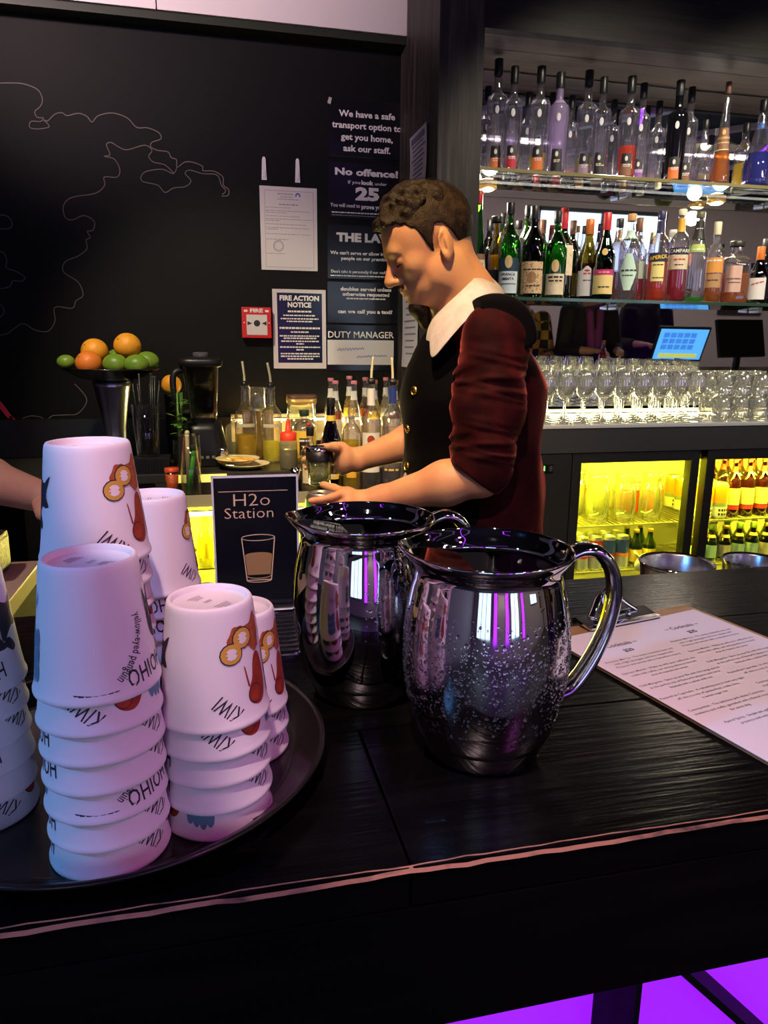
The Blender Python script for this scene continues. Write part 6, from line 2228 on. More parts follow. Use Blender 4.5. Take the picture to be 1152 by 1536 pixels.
for s in (-1, 1):
    EM = HM @ np.array(Euler((0, R(-14), R(18) * s)).to_matrix())
    B.ell(hd(-.010, s * .079, -.012), (.0185, .0065, .0325), .004, EM)
    B.ell(hd(-.005, s * .0855, -.010), (.0105, .0070, .0200), .002, EM, sub=True)
    B.ell(hd(-.012, s * .0830, -.012), (.0060, .0040, .0180), .003, EM)
    B.ell(hd(-.002, s * .079, -.037), (.009, .006, .010), .005, EM)
# neck, trunk, arms
B.cap(hd(-.028, 0, -.050), neckb, .056, .062, .03)
B.cap(neckb, chest, .058, .115, .05, flat=((0, 1, 0), 1.2))
B.cap(chest, waist, .115, .110, .05, flat=((0, 1, 0), 1.30))
B.cap(waist, hip, .110, .118, .05, flat=((0, 1, 0), 1.30))
B.cap(shN, shF, .046, .046, .05)
for sh, el, wr in ((shN, elN, wrN), (shF, elF, wrF)):
    B.cap(sh, el, .055, .044, .03)
    B.cap(el, el + (wr - el) * .35, .043, .046, .02)
    B.cap(el + (wr - el) * .35, wr, .046, .027, .02, flat=((0, 1, 0), .85))
    B.ell(el, (.043, .043, .043), .01)


def hand(Fd, wr, palm_c, finger_side, axis, radius, centre, n_spread=.0205, thumb_side=None):
    """palm behind a held cylinder; four fingers wrap one side, the thumb the other.
    axis: cylinder axis (up), finger_side: +1/-1 turning sense, centre: cylinder axis point at palm height"""
    wr, palm_c, centre = np.array(wr), np.array(palm_c), np.array(centre)
    out = palm_c - centre
    out -= np.array(axis) * (out @ np.array(axis))
    out /= np.linalg.norm(out)
    tang = np.cross(axis, out)
    Fd.cap(wr, palm_c, .026, .030, .015, flat=(out, .75))
    Fd.ell(palm_c, (.020, .036, .042), .015, np.stack([out, tang, axis], 1))
    lens = (.060, .068, .064, .052)
    for i in range(4):
        h = (1.5 - i) * n_spread
        pts = []
        for j, an in enumerate((.35, .95, 1.62, 2.15)):
            rr = radius + .0095 + (.006 if j == 0 else 0)
            an2 = an * (lens[i] / .064) * (.034 / radius) ** .35
            dr = out * math.cos(an2) + tang * math.sin(an2) * finger_side
            pts.append(centre + dr * rr + np.array(axis) * (h - .004 * j))
        for j in range(3):
            Fd.cap(pts[j], pts[j + 1], .0092 - .0006 * j, .0086 - .0006 * j, .003)
        Fd.cap(palm_c + np.array(axis) * h * .9 + tang * finger_side * .014, pts[0], .0105, .0095, .006)
    ths = []
    for j, an in enumerate((.30, .85, 1.45)):
        rr = radius + .0105 + (.008 if j == 0 else 0)
        dr = out * math.cos(an) - tang * math.sin(an) * finger_side
        ths.append(centre + dr * rr + np.array(axis) * (.026 + .006 * j))
    Fd.cap(palm_c - np.array(axis) * .004 - tang * finger_side * .018, ths[0], .0150, .0125, .008)
    Fd.cap(ths[0], ths[1], .0115, .0105, .004)
    Fd.cap(ths[1], ths[2], .0105, .0090, .003)


AX = np.array([0, 0, 1.0])
jarC = pz(479, 690, 1.745)              # shaker glass in his right (far) hand
hand(B, wrF, jarC + np.array([.058, .012, 0]), 1, AX, .033, jarC)
canC = pz(481, 752, 1.53)               # can in his left (near) hand
hand(B, wrN, canC + np.array([.058, -.010, -.010]), -1, AX, .033, canC + np.array([0, 0, -.010]))
me_body = B.mesh('person', 2)
man = tag(obj('person', me_body, M_skin), 'person in a maroon velvet coat and black vest mixing a drink', 'person')
me_body.materials[0] = M_skin
print('body verts', len(me_body.vertices))

# hair: thick on top, clipped at the sides
Hf = Field(HO - .17, HO + .17, .003)
HL = [(-.13, -.062), (-.085, -.070), (-.050, -.045), (-.034, .012), (-.022, .030), (-.004, .034), (.008, .012), (.016, -.022), (.024, .004), (.036, .045), (.060, .070), (.088, .082), (.13, .088)]


def hair_keep(top):
    hx, hy = np.array([q[0] for q in HL]), np.array([q[1] for q in HL])
    def f(X, Y, Z_):
        p = np.stack([X - HO[0], Y - HO[1], Z_ - HO[2]], -1) @ HM.astype(np.float32)
        line = np.interp(p[..., 0], hx, hy) + (np.interp(p[..., 0], [-.13, -.05, .0, .03, .055], [.055, .060, .050, .016, -.004]) if top else 0) + .004 * np.sin(p[..., 0] * 260) * np.sin(p[..., 1] * 210)
        return (line - p[..., 2]) * .75
    return f


Hf.ell(hd(-.012, 0, .035), (.1015, .0785, .0925), .02, HM)
Hf.ell(hd(.038, 0, .030), (.0520, .0620, .0600), .03, HM)
hs_ = obj('clipped_hair', Hf.mesh('clipped_hair', 1, hair_keep(0.0)), M_hairs, man)
Hf = Field(HO - .18, HO + .18, .003)
Hf.ell(hd(-.012, 0, .036), (.1035, .0755, .0905), .02, HM)
Hf.ell(hd(.046, 0, .050), (.0580, .0580, .0500), .03, HM)
random.seed(17)
for k in range(170):
    a, b = random.uniform(-2.6, 2.6), random.uniform(.05, 1.15)
    q = np.array([math.cos(a) * math.sin(b) * .105 + .0, math.sin(a) * math.sin(b) * .075, math.cos(b) * .089 + .036])
    d_ = q / np.linalg.norm(q) + np.array([.55, 0, .1])
    d_ /= np.linalg.norm(d_)
    p0, p1 = hd(*q), hd(*(q + d_ * random.uniform(.004, .011)))
    Hf.cap(p0, p1, .006, .0025, .012)
hair = obj('hair', Hf.mesh('hair', 0, hair_keep(.040)), M_hair, man)
# strands over the crown
mb = MB()
for k in range(2600):
    a, b = random.uniform(-PI, PI), abs(random.gauss(0, .75))
    q = np.array([math.cos(a) * math.sin(b) * .104 - .006, math.sin(a) * math.sin(b) * .077, math.cos(b) * .091 + .035])
    if np.interp(q[0], [x for x, _ in HL], [y for _, y in HL]) + .03 > q[2]:
        continue
    d_ = q - np.array([0, 0, .02])
    d_ = d_ / np.linalg.norm(d_) + np.array([.5 + random.uniform(-.4, .5), random.uniform(-.4, .4), random.uniform(-.1, .3)])
    d_ /= np.linalg.norm(d_)
    L = random.uniform(.006, .014)
    s = np.cross(d_, [random.random(), 1, random.random()])
    s = s / np.linalg.norm(s) * .0006
    b0 = hd(*(q - d_ * .004))
    mb.add([hd(*q) - HM @ (d_ * .004) + HM @ s, hd(*q) - HM @ (d_ * .004) - HM @ s, hd(*(q + d_ * L))], [(0, 1, 2)])
so = mb.build('hair_strands', M_hair, man)
so['kind'] = 'stuff'
# brows, lashes, beard
for s in (-1, 1):
    mb = MB()
    mb.tube([hd(.092, s * .016, .018), hd(.094, s * .030, .0235), hd(.083, s * .046, .020)], [.003, .0038, .0018], 8, flat=(1, .6))
    mb.build('eyebrow', M_hair, man)
    mb = MB()
    mb.tube([hd(.0915, s * .022, -.0085), hd(.0930, s * .032, -.0100), hd(.0870, s * .043, -.0080)], [.0014, .0018, .0012], 8)
    mb.build('eyelashes', M_hair, man)
Bd = Field(HO - .18, HO + .18, .003)
Bd.ell(hd(.080, 0, -.106), (.021, .026, .018), .012, HM)
Bd.cap(hd(.078, 0, -.114), hd(.080, 0, -.158), .022, .011, .012)
beard = obj('goatee', Bd.mesh('goatee', 1), M_hair, man)
Bd = Field(HO - .18, HO + .18, .003)
Bd.cap(hd(.0965, .014, -.053), hd(.0965, -.014, -.053), .0042, .0042, .006)
Bd.cap(hd(.0965, .014, -.053), hd(.0850, .026, -.066), .0040, .003, .004)
Bd.cap(hd(.0965, -.014, -.053), hd(.0850, -.026, -.066), .0040, .003, .004)
obj('moustache', Bd.mesh('moustache', 1), M_hairs, man)

# vest (worn closed, buttons down the front)
V = Field((.34, 1.36, .86), (.86, 1.90, 1.56), .005)
V.cap(neckb + np.array([-.012, 0, -.115]), chest + np.array([-.012, 0, 0]), .085, .133, .05, flat=((0, 1, 0), 1.30))
V.cap(chest + np.array([-.014, 0, 0]), waist + np.array([-.026, 0, 0]), .133, .130, .05, flat=((0, 1, 0), 1.25))
V.cap(waist + np.array([-.026, 0, 0]), hip + np.array([-.022, 0, .0]), .130, .138, .05, flat=((0, 1, 0), 1.25))
me_v = V.mesh('vest', 2, lambda X, Y, Z_: np.maximum(.90 - Z_, -(chest[2] + .225 - .9 * np.abs(Y - YH) * 0 - Z_) - .02))
vest = obj('vest', me_v, M_blackvel, man)

# coat: body open at the front, sleeves pushed up to the elbow
def fold_s(t, an):
    w1 = np.sin(t * 21 + 2.6 * np.sin(an * 1.0 + .6) + 1.4 * np.sin(t * 9)) * (.5 + .5 * np.sin(an - 1.0))
    w2 = np.sin(t * 37 + 1.7 * np.sin(2 * an + 2.0) + 2.0 * np.sin(t * 13 + an))
    return (.0060 * np.maximum(w1, -.3) + .0028 * w2) * np.clip(t * 1.3 + .15, 0, 1) + .003 * np.sin(an * 3 + t * 5)


def fold_b(t, an):
    return .006 * np.sin(an * 9 + 1.2 * np.sin(t * 5)) * (t * .8 + .1)


Cf = Field((.30, 1.30, .74), (.93, 1.98, 1.60), .0048)
Cf.cap(neckb + np.array([.020, 0, -.115]), chest + np.array([.018, 0, 0]), .088, .142, .05, flat=((0, 1, 0), 1.34))
Cf.cap(chest + np.array([.018, 0, 0]), waist + np.array([.016, 0, 0]), .142, .140, .05, flat=((0, 1, 0), 1.28), fold=fold_b)
Cf.cap(waist + np.array([.016, 0, 0]), np.array([.62, YH, .78]), .140, .168, .05, flat=((0, 1, 0), 1.28), fold=fold_b)
Cf.cap(shN, shF, .062, .062, .05)


def coat_front(X, Y, Z_):
    # cut away the front panel: wider opening towards the hem, and hollow nothing else
    edge = chest[0] - .062 + .035 * np.clip((1.30 - Z_) / .4, -1, 1)
    return (edge - X) * .9


def coat_keep(X, Y, Z_):
    neckcut = .085 - np.sqrt((X - neckb[0] + .012) ** 2 + ((Y - neckb[1]) * .95) ** 2 + ((Z_ - neckb[2] - .045) * .9) ** 2)
    return np.maximum(np.maximum(coat_front(X, Y, Z_), .78 - Z_), neckcut)


me_c = Cf.mesh('coat', 2, coat_keep)
coat = obj('coat', me_c, M_maroon, man)
Sf = Field((.30, 1.28, .98), (.93, 2.0, 1.62), .0042)
for sh, el, wr in ((shN, elN, wrN), (shF, elF, wrF)):
    dv_ = (el - sh) / np.linalg.norm(el - sh)
    Sf.cap(sh - dv_ * .0, sh + (el - sh) * .50, .070, .074, .03, fold=fold_s)
    Sf.cap(sh + (el - sh) * .50, el - dv_ * .018, .073, .064, .02, fold=fold_s)
    Sf.cap(el - dv_ * .045, el - dv_ * .010 + (wr - el) / np.linalg.norm(wr - el) * .008, .066, .061, .008)
elb = [(elN, (wrN - elN) / np.linalg.norm(wrN - elN), (elN - shN) / np.linalg.norm(elN - shN)), (elF, (wrF - elF) / np.linalg.norm(wrF - elF), (elF - shF) / np.linalg.norm(elF - shF))]


def sleeve_keep(X, Y, Z_):
    out = np.full(X.shape, -1.0, np.float32)
    for e, wdir, udir in elb:
        n_ = udir * .75 + wdir * .65
        n_ /= np.linalg.norm(n_)
        pl = (X - e[0] - wdir[0] * .018) * n_[0] + (Y - e[1] - wdir[1] * .018) * n_[1] + (Z_ - e[2] - wdir[2] * .018) * n_[2]
        near = np.abs(Y - e[1]) < .16
        out = np.where(near, np.maximum(out, pl), out)
    return out


me_s = Sf.mesh('sleeves', 1, sleeve_keep)
bm = bmesh.new()
bm.from_mesh(me_s)
halves = []
for near in (True, False):
    b2 = bm.copy()
    bmesh.ops.delete(b2, geom=[v for v in b2.verts if (v.co.y < YH) != near], context='VERTS')
    m2 = bpy.data.meshes.new('sleeve')
    b2.to_mesh(m2)
    b2.free()
    obj('sleeve', m2, M_maroon, man)
bm.free()

# black velvet coat collar: a raised band round the shoulders and back
Kf = Field((.38, 1.34, 1.24), (.92, 1.92, 1.66), .0042)
Kf.cap(neckb + np.array([.020, 0, -.110]), chest + np.array([.018, 0, 0]), .100, .153, .05, flat=((0, 1, 0), 1.34))
Kf.cap(shN, shF, .075, .075, .05)
for sh, el in ((shN, elN), (shF, elF)):
    Kf.cap(sh, sh + (el - sh) * .3, .083, .085, .03)
kA, kB = at_y(668, 545, 1.45), at_y(806, 508, 1.50)


def collar_keep(X, Y, Z_):
    low = (kA.z + (X - kA.x) * (kB.z - kA.z) / (kB.x - kA.x)) + .012 * np.sin(X * 40)
    front = chest[0] - .050 + .25 * (Z_ - 1.40) * 0 - X
    neck = .088 - np.sqrt((X - neckb[0] + .012) ** 2 + ((Y - neckb[1]) * .95) ** 2 + ((Z_ - neckb[2] - .030) * .75) ** 2)
    cape = (np.sqrt((X - neckb[0] - .02) ** 2 + ((Y - neckb[1]) * .92) ** 2) - .205 - .02 * np.clip((X - neckb[0]) / .1, -1, 1)) * .9
    return np.maximum(np.maximum(np.maximum((low - Z_) * .8, front), neck), cape)


obj('coat_collar', Kf.mesh('coat_collar', 2, collar_keep), M_blackvel, man)

# shirt collar and open neck, laid over the coat
def sheet_strip(rows, th, name, m, parent):
    """rows of points -> thick cloth"""
    n, k = len(rows), len(rows[0])
    vs_ = [Vector(p) for r_ in rows for p in r_]
    fs_ = [(i * k + j, i * k + j + 1, (i + 1) * k + j + 1, (i + 1) * k + j) for i in range(n - 1) for j in range(k - 1)]
    mb = MB()
    mb.add(vs_, fs_, True)
    o = mb.build(name, m, parent)
    md = o.modifiers.new('thick', 'SOLIDIFY')
    md.thickness = th
    md.offset = 0
    sm = o.modifiers.new('sub', 'SUBSURF')
    sm.levels = 2
    sm.render_levels = 2
    return o


nk = neckb
def col_pt(px, py, Y):
    return at_y(px, py, Y)


# near side of the collar: nape -> front point, inner edge to outer edge
near_in = [(722, 403, 1.62), (712, 415, 1.545), (697, 430, 1.522), (680, 446, 1.518), (664, 461, 1.525), (651, 474, 1.540), (643, 484, 1.555)]
near_out = [(762, 440, 1.62), (752, 452, 1.500), (730, 461, 1.462), (706, 474, 1.450), (688, 494, 1.450), (667, 518, 1.462), (644, 549, 1.485)]
mid = [tuple((a + b) / 2 for a, b in zip(p, q)) for p, q in zip(near_in, near_out)]
mid = [(p[0] + 2 + (3 if i % 2 else -2), p[1] - 3, p[2] - (.016 if i % 2 else .003)) for i, p in enumerate(mid)]
rows = [[col_pt(*p) for p in r_] for r_ in (near_in, mid, near_out)]
sheet_strip(rows, .003, 'shirt_collar', M_shirt, man)
far_in = [(716, 402, 1.62), (700, 412, 1.68), (676, 432, 1.705), (656, 446, 1.70), (640, 456, 1.69), (634, 462, 1.68)]
far_out = [(740, 425, 1.62), (716, 436, 1.74), (684, 455, 1.76), (660, 470, 1.745), (643, 482, 1.725), (636, 488, 1.70)]
sheet_strip([[col_pt(*p) for p in r_] for r_ in (far_in, far_out)], .003, 'shirt_collar', M_shirt, man)
fr_a = [(672, 452, 1.60), (655, 468, 1.60), (643, 484, 1.60), (637, 505, 1.60), (640, 530, 1.60), (646, 548, 1.60)]
fr_b = [(690, 470, 1.535), (676, 486, 1.535), (664, 500, 1.54), (655, 515, 1.545), (650, 532, 1.55), (648, 549, 1.56)]
sheet_strip([[col_pt(*p) for p in r_] for r_ in (fr_a, fr_b)], .003, 'shirt_front', M_shirt, man)
# gold buttons
for (px_, py_) in ((623, 586), (613, 643), (612, 699)):
    # find the vest surface along the view ray
    d = ray(px_, py_)
    hit = None
    from mathutils.bvhtree import BVHTree
    if 'vest_tree' not in globals():
        vest_tree = BVHTree.FromPolygons([v.co.copy() for v in me_v.vertices], [tuple(p.vertices) for p in me_v.polygons])
    h_ = vest_tree.ray_cast(Vector(CAM), Vector(d).normalized())
    if h_[0] is not None:
        nrm = h_[1].normalized()
        if nrm.dot(Vector(d)) > 0:
            nrm = -nrm
        q = nrm.to_track_quat('Z', 'Y').to_matrix()
        bo = MB().lathe([(0, .0065), (.005, .0060), (.0090, .0038), (.0108, 0.0), (.0100, -.002), (0, -.002)], 20, c=h_[0] + nrm * .002, rot=q).build('button', mat('gold_button', (.80, .50, .12), .22, metal=1.0), man)
# handkerchief tip at the hem
hk = [[col_pt(594, 737, 1.52), col_pt(608, 733, 1.50), col_pt(618, 731, 1.49)], [col_pt(602, 722, 1.51), col_pt(608, 718, 1.50), col_pt(614, 722, 1.49)], [col_pt(607, 709, 1.505), col_pt(608, 708, 1.50), col_pt(609, 709, 1.495)]]
sheet_strip(hk, .002, 'shirt_tail', M_shirt, man)
# trousers and shoes
T = Field((.42, 1.38, .05), (.86, 1.86, 1.02), .007)
T.cap(hip + np.array([0, 0, .02]), hip + np.array([.0, 0, -.06]), .125, .125, .05, flat=((0, 1, 0), 1.25))
for s in (-1, 1):
    T.cap(np.array([.615, YH + s * .09, .88]), np.array([.60, YH + s * .10, .50]), .090, .065, .03)
    T.cap(np.array([.60, YH + s * .10, .50]), np.array([.625, YH + s * .105, .09]), .065, .055, .03)
obj('trousers', T.mesh('trousers', 2), M_trouser, man)
for s in (-1, 1):
    S_ = Field((.40, YH + s * .105 - .07, -.01), (.74, YH + s * .105 + .07, .16), .006)
    S_.cap(np.array([.645, YH + s * .105, .045]), np.array([.505, YH + s * .105, .035]), .042, .034, .02)
    S_.cap(np.array([.625, YH + s * .105, .05]), np.array([.625, YH + s * .105, .11]), .045, .045, .02)
    obj('shoe', S_.mesh('shoe', 1, lambda X, Y, Z_: .004 - Z_), M_shoe, man)

# things in his hands
t = thing('cocktail_shaker', 'glass shaker with a black and silver lid and lime, held in the far hand', 'shaker', (jarC[0], jarC[1], jarC[2] - .060))
MB().lathe([(0, .003), (.024, 0), (.026, .003), (.0315, .062), (.0305, .062), (.0235, .008), (0, .007)], 28).build('glass', G_clear, t)
MB().lathe([(0, .008), (.0225, .008), (.0275, .046), (0, .048)], 24).build('lime_pieces', mat('lime_muddle', (.30, .46, .05), .5, noise=(60, (.55, .60, .16), .4, .6, (1, 1, 1))), t)
MB().lathe([(.0325, .058), (.0330, .062), (.0330, .088), (0, .088)], 28).build('lid', C_black, t)
MB().lathe([(.0334, .084), (.0338, .088), (.0322, .0925), (.028, .0925), (.027, .090), (0, .090)], 28).build('lid_rim', M_chrome, t)
t = thing('drink_can', 'green drink can with silver top, held in the near hand', 'can', (canC[0], canC[1], canC[2] - .095))
obj('body', can_mesh(.0330, .115), M_alu, t)
band(.0330, .010, .103, mat('can_green', (.05, .42, .08), .35), t)
MB().ell((0, .006, .1125), (.007, .011, .0012), 12, 6).build('ring_pull', M_chrome, t)

# ---------------------------------------------------------------- colleague reaching in beyond the cups (only the forearm shows)
wrL, elL, shL = pz(62, 745, 1.42), pz(-70, 705, 1.60), pz(-150, 480, 1.80)
L = Field((-1.35, 1.25, .86), (-.20, 2.25, 1.84), .0065)
tx, ty = shL[0] - .20, shL[1] + .06
L.cap((tx, ty, 1.42), (tx, ty, .95), .125, .120, .05, flat=((0, 1, 0), 1.2))
L.cap(shL, (tx - .20, ty + .02, 1.43), .06, .06, .05)
L.cap((tx, ty, 1.45), (tx + .01, ty, 1.58), .062, .055, .03)
L.ell((tx + .025, ty, 1.68), (.092, .074, .115), .02)
L.cap((tx + .10, ty, 1.685), (tx + .125, ty, 1.655), .009, .011, .01)
L.ell((tx + .05, ty, 1.60), (.045, .045, .04), .03)
for s in (-1, 1):
    L.ell((tx + .01, ty + s * .077, 1.665), (.018, .008, .03), .004)
L.cap(shL, elL, .055, .045, .03)
L.cap(elL, elL + (wrL - elL) * .4, .045, .044, .02)
L.cap(elL + (wrL - elL) * .4, wrL, .044, .029, .02)
L.cap((tx - .20, ty + .02, 1.43), (tx - .24, ty + .05, 1.15), .055, .042, .03)
L.cap((tx - .24, ty + .05, 1.15), (tx - .12, ty - .10, 1.00), .042, .03, .02)
dl = (wrL - elL) / np.linalg.norm(wrL - elL)
pc = wrL + dl * .055
L.ell(pc, (.048, .036, .019), .015, np.stack([dl, np.cross([0, 0, 1], dl), np.cross(dl, np.cross([0, 0, 1], dl))], 1))
sdl = np.cross([0, 0, 1], dl)
for i in range(4):
    b0 = pc + dl * .038 + sdl * (i - 1.5) * .019
    b1 = b0 + dl * .030 + np.array([0, 0, -.004])
    b2 = b1 + dl * .022 + np.array([0, 0, -.014])
    b3 = b2 + dl * .012 + np.array([0, 0, -.016])
    L.cap(b0, b1, .0100, .0092, .004)
    L.cap(b1, b2, .0092, .0086, .003)
    L.cap(b2, b3, .0086, .0078, .003)
t0 = pc - dl * .02 - sdl * .030
L.cap(t0, t0 + dl * .035 - sdl * .022 + np.array([0, 0, -.008]), .0135, .0115, .006)
L.cap(t0 + dl * .035 - sdl * .022 + np.array([0, 0, -.008]), t0 + dl * .062 - sdl * .022 + np.array([0, 0, -.018]), .0112, .0095, .003)
per2 = tag(obj('person', L.mesh('person', 2), M_skin2), 'person in a black shirt whose bare forearm reaches past the cups', 'person')
Sx = Field((-1.40, 1.40, .84), (-.40, 2.28, 1.60), .008)
Sx.cap((tx, ty, 1.44), (tx, ty, .93), .140, .140, .05, flat=((0, 1, 0), 1.2))
Sx.cap(shL, (tx - .20, ty + .02, 1.43), .072, .072, .05)
Sx.cap(shL, shL + (elL - shL) * .75, .068, .066, .03)
Sx.cap((tx - .20, ty + .02, 1.43), (tx - .24, ty + .05, 1.22), .066, .064, .03)
obj('shirt', Sx.mesh('shirt', 2), M_trouser, per2)
Hx = Field((tx - .15, ty - .15, 1.55), (tx + .18, ty + .15, 1.86), .006)
Hx.ell((tx + .015, ty, 1.70), (.098, .081, .110), .02)
obj('hair', Hx.mesh('hair', 1, lambda X, Y, Z_: np.maximum((1.70 + np.clip((X - tx) * .6, -.2, .1)) - Z_, X - tx - .085)), M_hair, per2)
T = Field((-1.30, 1.55, .05), (-.45, 2.25, 1.02), .010)
T.cap((tx, ty, .96), (tx, ty, .86), .130, .130, .05, flat=((0, 1, 0), 1.25))
for s in (-1, 1):
    T.cap((tx, ty + s * .09, .88), (tx, ty + s * .10, .09), .090, .055, .03)
obj('trousers', T.mesh('trousers', 1), M_trouser, per2)
for s in (-1, 1):
    S_ = Field((tx - .14, ty + s * .10 - .07, -.01), (tx + .24, ty + s * .10 + .07, .16), .008)
    S_.cap((tx - .04, ty + s * .10, .045), (tx + .13, ty + s * .10, .038), .042, .036, .02)
    S_.cap((tx, ty + s * .10, .05), (tx, ty + s * .10, .11), .045, .045, .02)
    obj('shoe', S_.mesh('shoe', 1, lambda X, Y, Z_: .004 - Z_), M_shoe, per2)
# service ledge and the black purse under that forearm
q = at_z(30, 840, ZT)
sl_ = thing('service_ledge', 'beige service ledge behind the bar beyond the cups', 'counter', (-.72, 1.235, 0))
MB().box((0, 0, ZT - .015), (.80, .29, .03), bevel=.003).build('top', mat('beige_laminate', (.46, .38, .26), .4), sl_)
MB().box((0, 0, (ZT - .03) / 2), (.78, .26, ZT - .031)).build('carcass', M_blackmatte, sl_)
q = at_y(18, 805, 1.30)
pu = thing('purse', 'black purse with a gold clasp on the beige ledge', 'purse', (-.445, 1.30, ZT))
MB().box((0, 0, .035), (.17, .10, .070), bevel=.012).build('body', mat('black_leather', (.008, .008, .009), .4, bump=(120, .3, (1, 1, 1))), pu)
MB().box((0, -.012, .066), (.172, .080, .010), bevel=.004).build('flap', mat('black_leather', (.008, .008, .009), .4), pu)
MB().tube([(.02, -.053, .052), (.045, -.053, .060), (.07, -.053, .066)], .0032, 8).build('clasp', M_brass, pu)
MB().ell((.02, -.053, .052), (.006, .004, .006), 12, 8).build('clasp_ball', M_brass, pu)
mb = MB()
for k in range(12):
    mb.ell((-.07 + k * .010, -.051, .040), (.0035, .002, .0035), 8, 5)
mb.build('studs', M_brass, pu)['kind'] = 'stuff'

# ================================================================ THE CUSTOMER SIDE (met in the mirror and the steel)
def patron(label, x, y, face, cloth, trousers, hairm, skin, h=1.72, lean=0.0, reach=.30, drop=.34, scarf=None, pattern=None):
    """a standing guest built as one body; face = heading angle, arms bent forward at bar height"""
    F = Field((-.36, -.40, .02), (.62, .40, h + .04), .0095)
    L = lean
    k = h / 1.75
    hipz, chz, nkz, hdz = .95 * k, 1.30 * k, 1.46 * k, 1.63 * k
    cx = L * .6
    F.cap((0, 0, hipz), (cx, 0, chz), .118, .120, .05, flat=((0, 1, 0), 1.35))
    F.cap((cx, 0, chz), (L, 0, nkz - .02), .120, .075, .05, flat=((0, 1, 0), 1.35))
    F.cap((L, 0, nkz - .03), (L + .02, 0, nkz + .08), .060, .054, .03)
    F.ell((L + .03, 0, hdz), (.092, .073, .112), .02)
    F.ell((L + .065, 0, hdz - .060), (.045, .048, .045), .03)
    F.cap((L + .112, 0, hdz), (L + .135, 0, hdz - .030), .009, .011, .010)
    for s in (-1, 1):
        F.ell((L + .02, s * .077, hdz - .015), (.018, .008, .03), .004)
        sh = np.array([L, s * .185, nkz - .05])
        el = np.array([L + .06, s * .24, nkz - drop])
        wr = np.array([L + .06 + reach * .8, s * .12, nkz - drop + .02])
        F.cap(sh, el, .056, .046, .03)
        F.cap(el, wr, .045, .028, .02)
        d = (wr - el) / np.linalg.norm(wr - el)
        pc = wr + d * .05
        F.ell(pc, (.045, .036, .020), .015)
        for i in range(4):
            b0 = pc + d * .035 + np.array([0, (i - 1.5) * .019, 0])
            F.cap(b0, b0 + d * .035 + np.array([0, 0, -.012]), .0105, .0095, .004)
            F.cap(b0 + d * .035 + np.array([0, 0, -.012]), b0 + d * .050 + np.array([0, 0, -.034]), .0095, .0085, .004)
        F.cap(pc + np.array([-.02, -s * .03, 0]), pc + np.array([.025, -s * .055, -.008]), .012, .010, .006)
        F.cap((0, s * .09, hipz - .04), (.0, s * .10, .50 * k), .088, .062, .03)
        F.cap((0, s * .10, .50 * k), (-.01, s * .105, .08), .062, .045, .03)
        F.cap((-.01, s * .105, .055), (.13, s * .115, .045), .040, .034, .02)
    me = F.mesh('person', 1)
    o = tag(obj('person', me, skin, None, (x, y, 0), face), label, 'person')
    S = Field((-.38, -.42, .80), (.55, .42, nkz + .08), .0105)
    S.cap((0, 0, hipz - .02), (cx, 0, chz), .136, .138, .05, flat=((0, 1, 0), 1.35))
    S.cap((cx, 0, chz), (L, 0, nkz - .03), .138, .085, .05, flat=((0, 1, 0), 1.35))
    for s in (-1, 1):
        sh = np.array([L, s * .185, nkz - .05])
        el = np.array([L + .06, s * .24, nkz - drop])
        wr = np.array([L + .06 + reach * .8, s * .12, nkz - drop + .02])
        S.cap(sh, el, .070, .060, .03)
        S.cap(el, el + (wr - el) * .55, .060, .050, .02)
    obj('shirt', S.mesh('shirt', 1), cloth, o)
    T = Field((-.22, -.32, .08), (.24, .32, 1.06), .0115)
    T.cap((0, 0, hipz + .02), (0, 0, hipz - .06), .130, .128, .05, flat=((0, 1, 0), 1.3))
    for s in (-1, 1):
        T.cap((0, s * .09, hipz - .06), (0, s * .10, .50 * k), .098, .074, .03)
        T.cap((0, s * .10, .50 * k), (-.01, s * .105, .10), .074, .060, .03)
    obj('trousers', T.mesh('trousers', 1), trousers, o)
    for s in (-1, 1):
        Q = Field((-.08, s * .11 - .06, -.01), (.20, s * .11 + .06, .14), .009)
        Q.cap((-.01, s * .105, .048), (.13, s * .115, .042), .048, .042, .02)
        Q.cap((-.01, s * .105, .05), (-.01, s * .105, .10), .046, .044, .02)
        obj('shoe', Q.mesh('shoe', 1, lambda X, Y, Z_: .004 - Z_), M_shoe, o)
    Hh = Field((L - .12, -.12, hdz - .16), (L + .17, .12, hdz + .15), .008)
    Hh.ell((L + .02, 0, hdz + .012), (.101, .081, .112), .02)
    obj('hair', Hh.mesh('hair', 1, lambda X, Y, Z_: np.maximum(hdz - .03 + np.clip((X - L) * 1.0, -.2, .09) - Z_, X - L - .105)), hairm, o)
    if scarf:
        Q = Field((L - .14, -.16, nkz - .36), (L + .24, .16, nkz + .06), .009)
        for s in (-1, 1):
            Q.cap((L - .06, s * .06, nkz + .01), (L + .08, s * .045, nkz - .04), .026, .026, .02)
            Q.cap((L + .09, s * .045, nkz - .05), (L + .135, s * .03, nkz - .30), .030, .034, .02)
        obj('scarf', Q.mesh('scarf', 1), scarf, o)
    return o


def plaid():
    m = mat('plaid_flannel', (.10, .06, .02), .8)
    nt = m.node_tree
    b = nt.nodes['Principled BSDF']
    tc = nt.nodes.new('ShaderNodeTexCoord')
    ck = nt.nodes.new('ShaderNodeTexChecker')
    ck.inputs['Scale'].default_value = 14
    ck.inputs['Color1'].default_value = (.42, .24, .03, 1)
    ck.inputs['Color2'].default_value = (.012, .010, .012, 1)
    nt.links.new(tc.outputs['Object'], ck.inputs['Vector'])
    nt.links.new(ck.outputs[0], b.inputs['Base Color'])
    return m


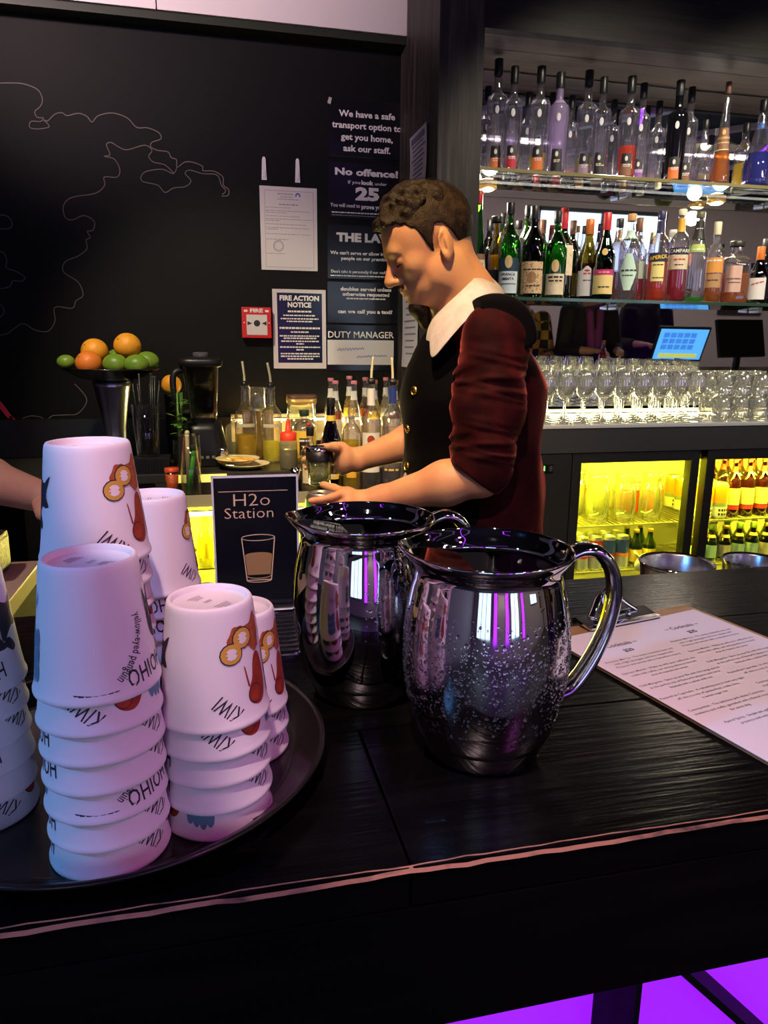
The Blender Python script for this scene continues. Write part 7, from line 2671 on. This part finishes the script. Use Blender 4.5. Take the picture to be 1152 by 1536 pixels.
M_darkcloth = mat('dark_jumper', (.014, .010, .014), .85)
M_jeans = mat('dark_jeans', (.012, .016, .03), .8)
M_scarf = mat('plum_scarf', (.22, .04, .20), .8)
patron('person in a mustard and black plaid shirt at the bar', 2.46, -.02, R(92), plaid(), M_jeans, M_hair, M_skin2, 1.70)
patron('person in dark clothing with a plum scarf leaning on the bar', 2.98, .06, R(88), M_darkcloth, M_jeans, M_hair, M_skin2, 1.78, lean=.07, scarf=M_scarf)
patron('person in a dark jumper standing by the high table', 4.05, -.75, R(100), mat('charcoal_jumper', (.02, .02, .024), .85), M_jeans, M_hair, M_skin2, 1.74)
# till with blue screen, facing the staff
t = thing('till', 'point of sale terminal with a glowing blue screen on the bar', 'till', (3.30, .93, ZT), R(4))
MB().lathe([(0, 0), (.09, 0), (.092, .012), (.03, .02), (.024, .12), (0, .12)], 28).build('stand', M_blackplastic, t)
rt = Matrix.Rotation(R(-18), 3, 'X')
MB().box(Vector((0, .0, .225)), (.40, .024, .26), rot=rt, bevel=.006).build('case', M_blackplastic, t)
sc_ = MB().box(Vector((0, .0, .225)) + rt @ Vector((0, .0125, 0)), (.37, .002, .23), rot=rt).build('screen', mat('till_screen', (.05, .3, .6), .3, emit=(.10, .42, .95), estr=1.3), t)
for i in range(5):
    for j in range(3):
        MB().box(Vector((0, .0, .225)) + rt @ Vector((-.13 + i * .052, .0142, .07 - j * .045)), (.044, .001, .036), rot=rt).build('key', mat('till_key', (.1, .3, .7), .3, emit=(.04, .20, .75), estr=1.2), sc_)
MB().box(Vector((0, .0, .225)) + rt @ Vector((.0, .0142, -.085)), (.30, .001, .03), rot=rt).build('key_row', mat('till_key_yellow', (.6, .6, .1), .3, emit=(.6, .62, .10), estr=1.0), sc_)
t = thing('till', 'dark second till seen from its back beside the blue screen', 'till', (3.86, .85, ZT), R(170))
MB().lathe([(0, 0), (.10, 0), (.10, .014), (.03, .02), (.026, .14), (0, .14)], 28).build('stand', M_blackplastic, t)
MB().box(Vector((0, .0, .26)), (.46, .03, .28), rot=rt, bevel=.008).build('case', M_blackplastic, t)
bottle('pink alcopop bottle standing on the bar by the till', 'bell', 2.70, .92, ZT, .24, .030, thin_glass('pink_glass', (.7, .2, .35), blend=.3), C_red, .012, liq=(liquid('spirit_pink', (.8, .10, .22), .6), .6), labels=[(.2, .5, 1.2, L_red)])
# high table and stools
t = thing('high_table', 'black high table with curved pedestal legs beyond the bar', 'table', (4.45, -1.6, 0))
MB().lathe([(0, 1.06), (.36, 1.06), (.365, 1.075), (.36, 1.09), (0, 1.09)], 40).build('top', M_blackplastic, t)
for k in range(4):
    a = k * PI / 2 + .4
    MB().tube(catmull([(.28 * math.cos(a), .28 * math.sin(a), .01), (.10 * math.cos(a), .10 * math.sin(a), .12), (.035 * math.cos(a), .035 * math.sin(a), .5), (.05 * math.cos(a), .05 * math.sin(a), .9), (.22 * math.cos(a), .22 * math.sin(a), 1.06)], 6), .014, 10).build('leg', M_blackplastic, t)
q = thing('picture_frame', 'dark framed picture on the pale rear wall', 'picture', (7.3, YR + .015, 1.25))
MB().box((0, 0, .35), (.70, .03, .70), bevel=.006).build('frame', mat('dark_wood_frame', (.03, .02, .015), .4), q)
MB().box((0, .016, .35), (.58, .004, .58)).build('canvas', mat('dim_canvas', (.08, .06, .06), .8, noise=(6, (.22, .15, .12), .4, .6, (1, 1, 1))), q)
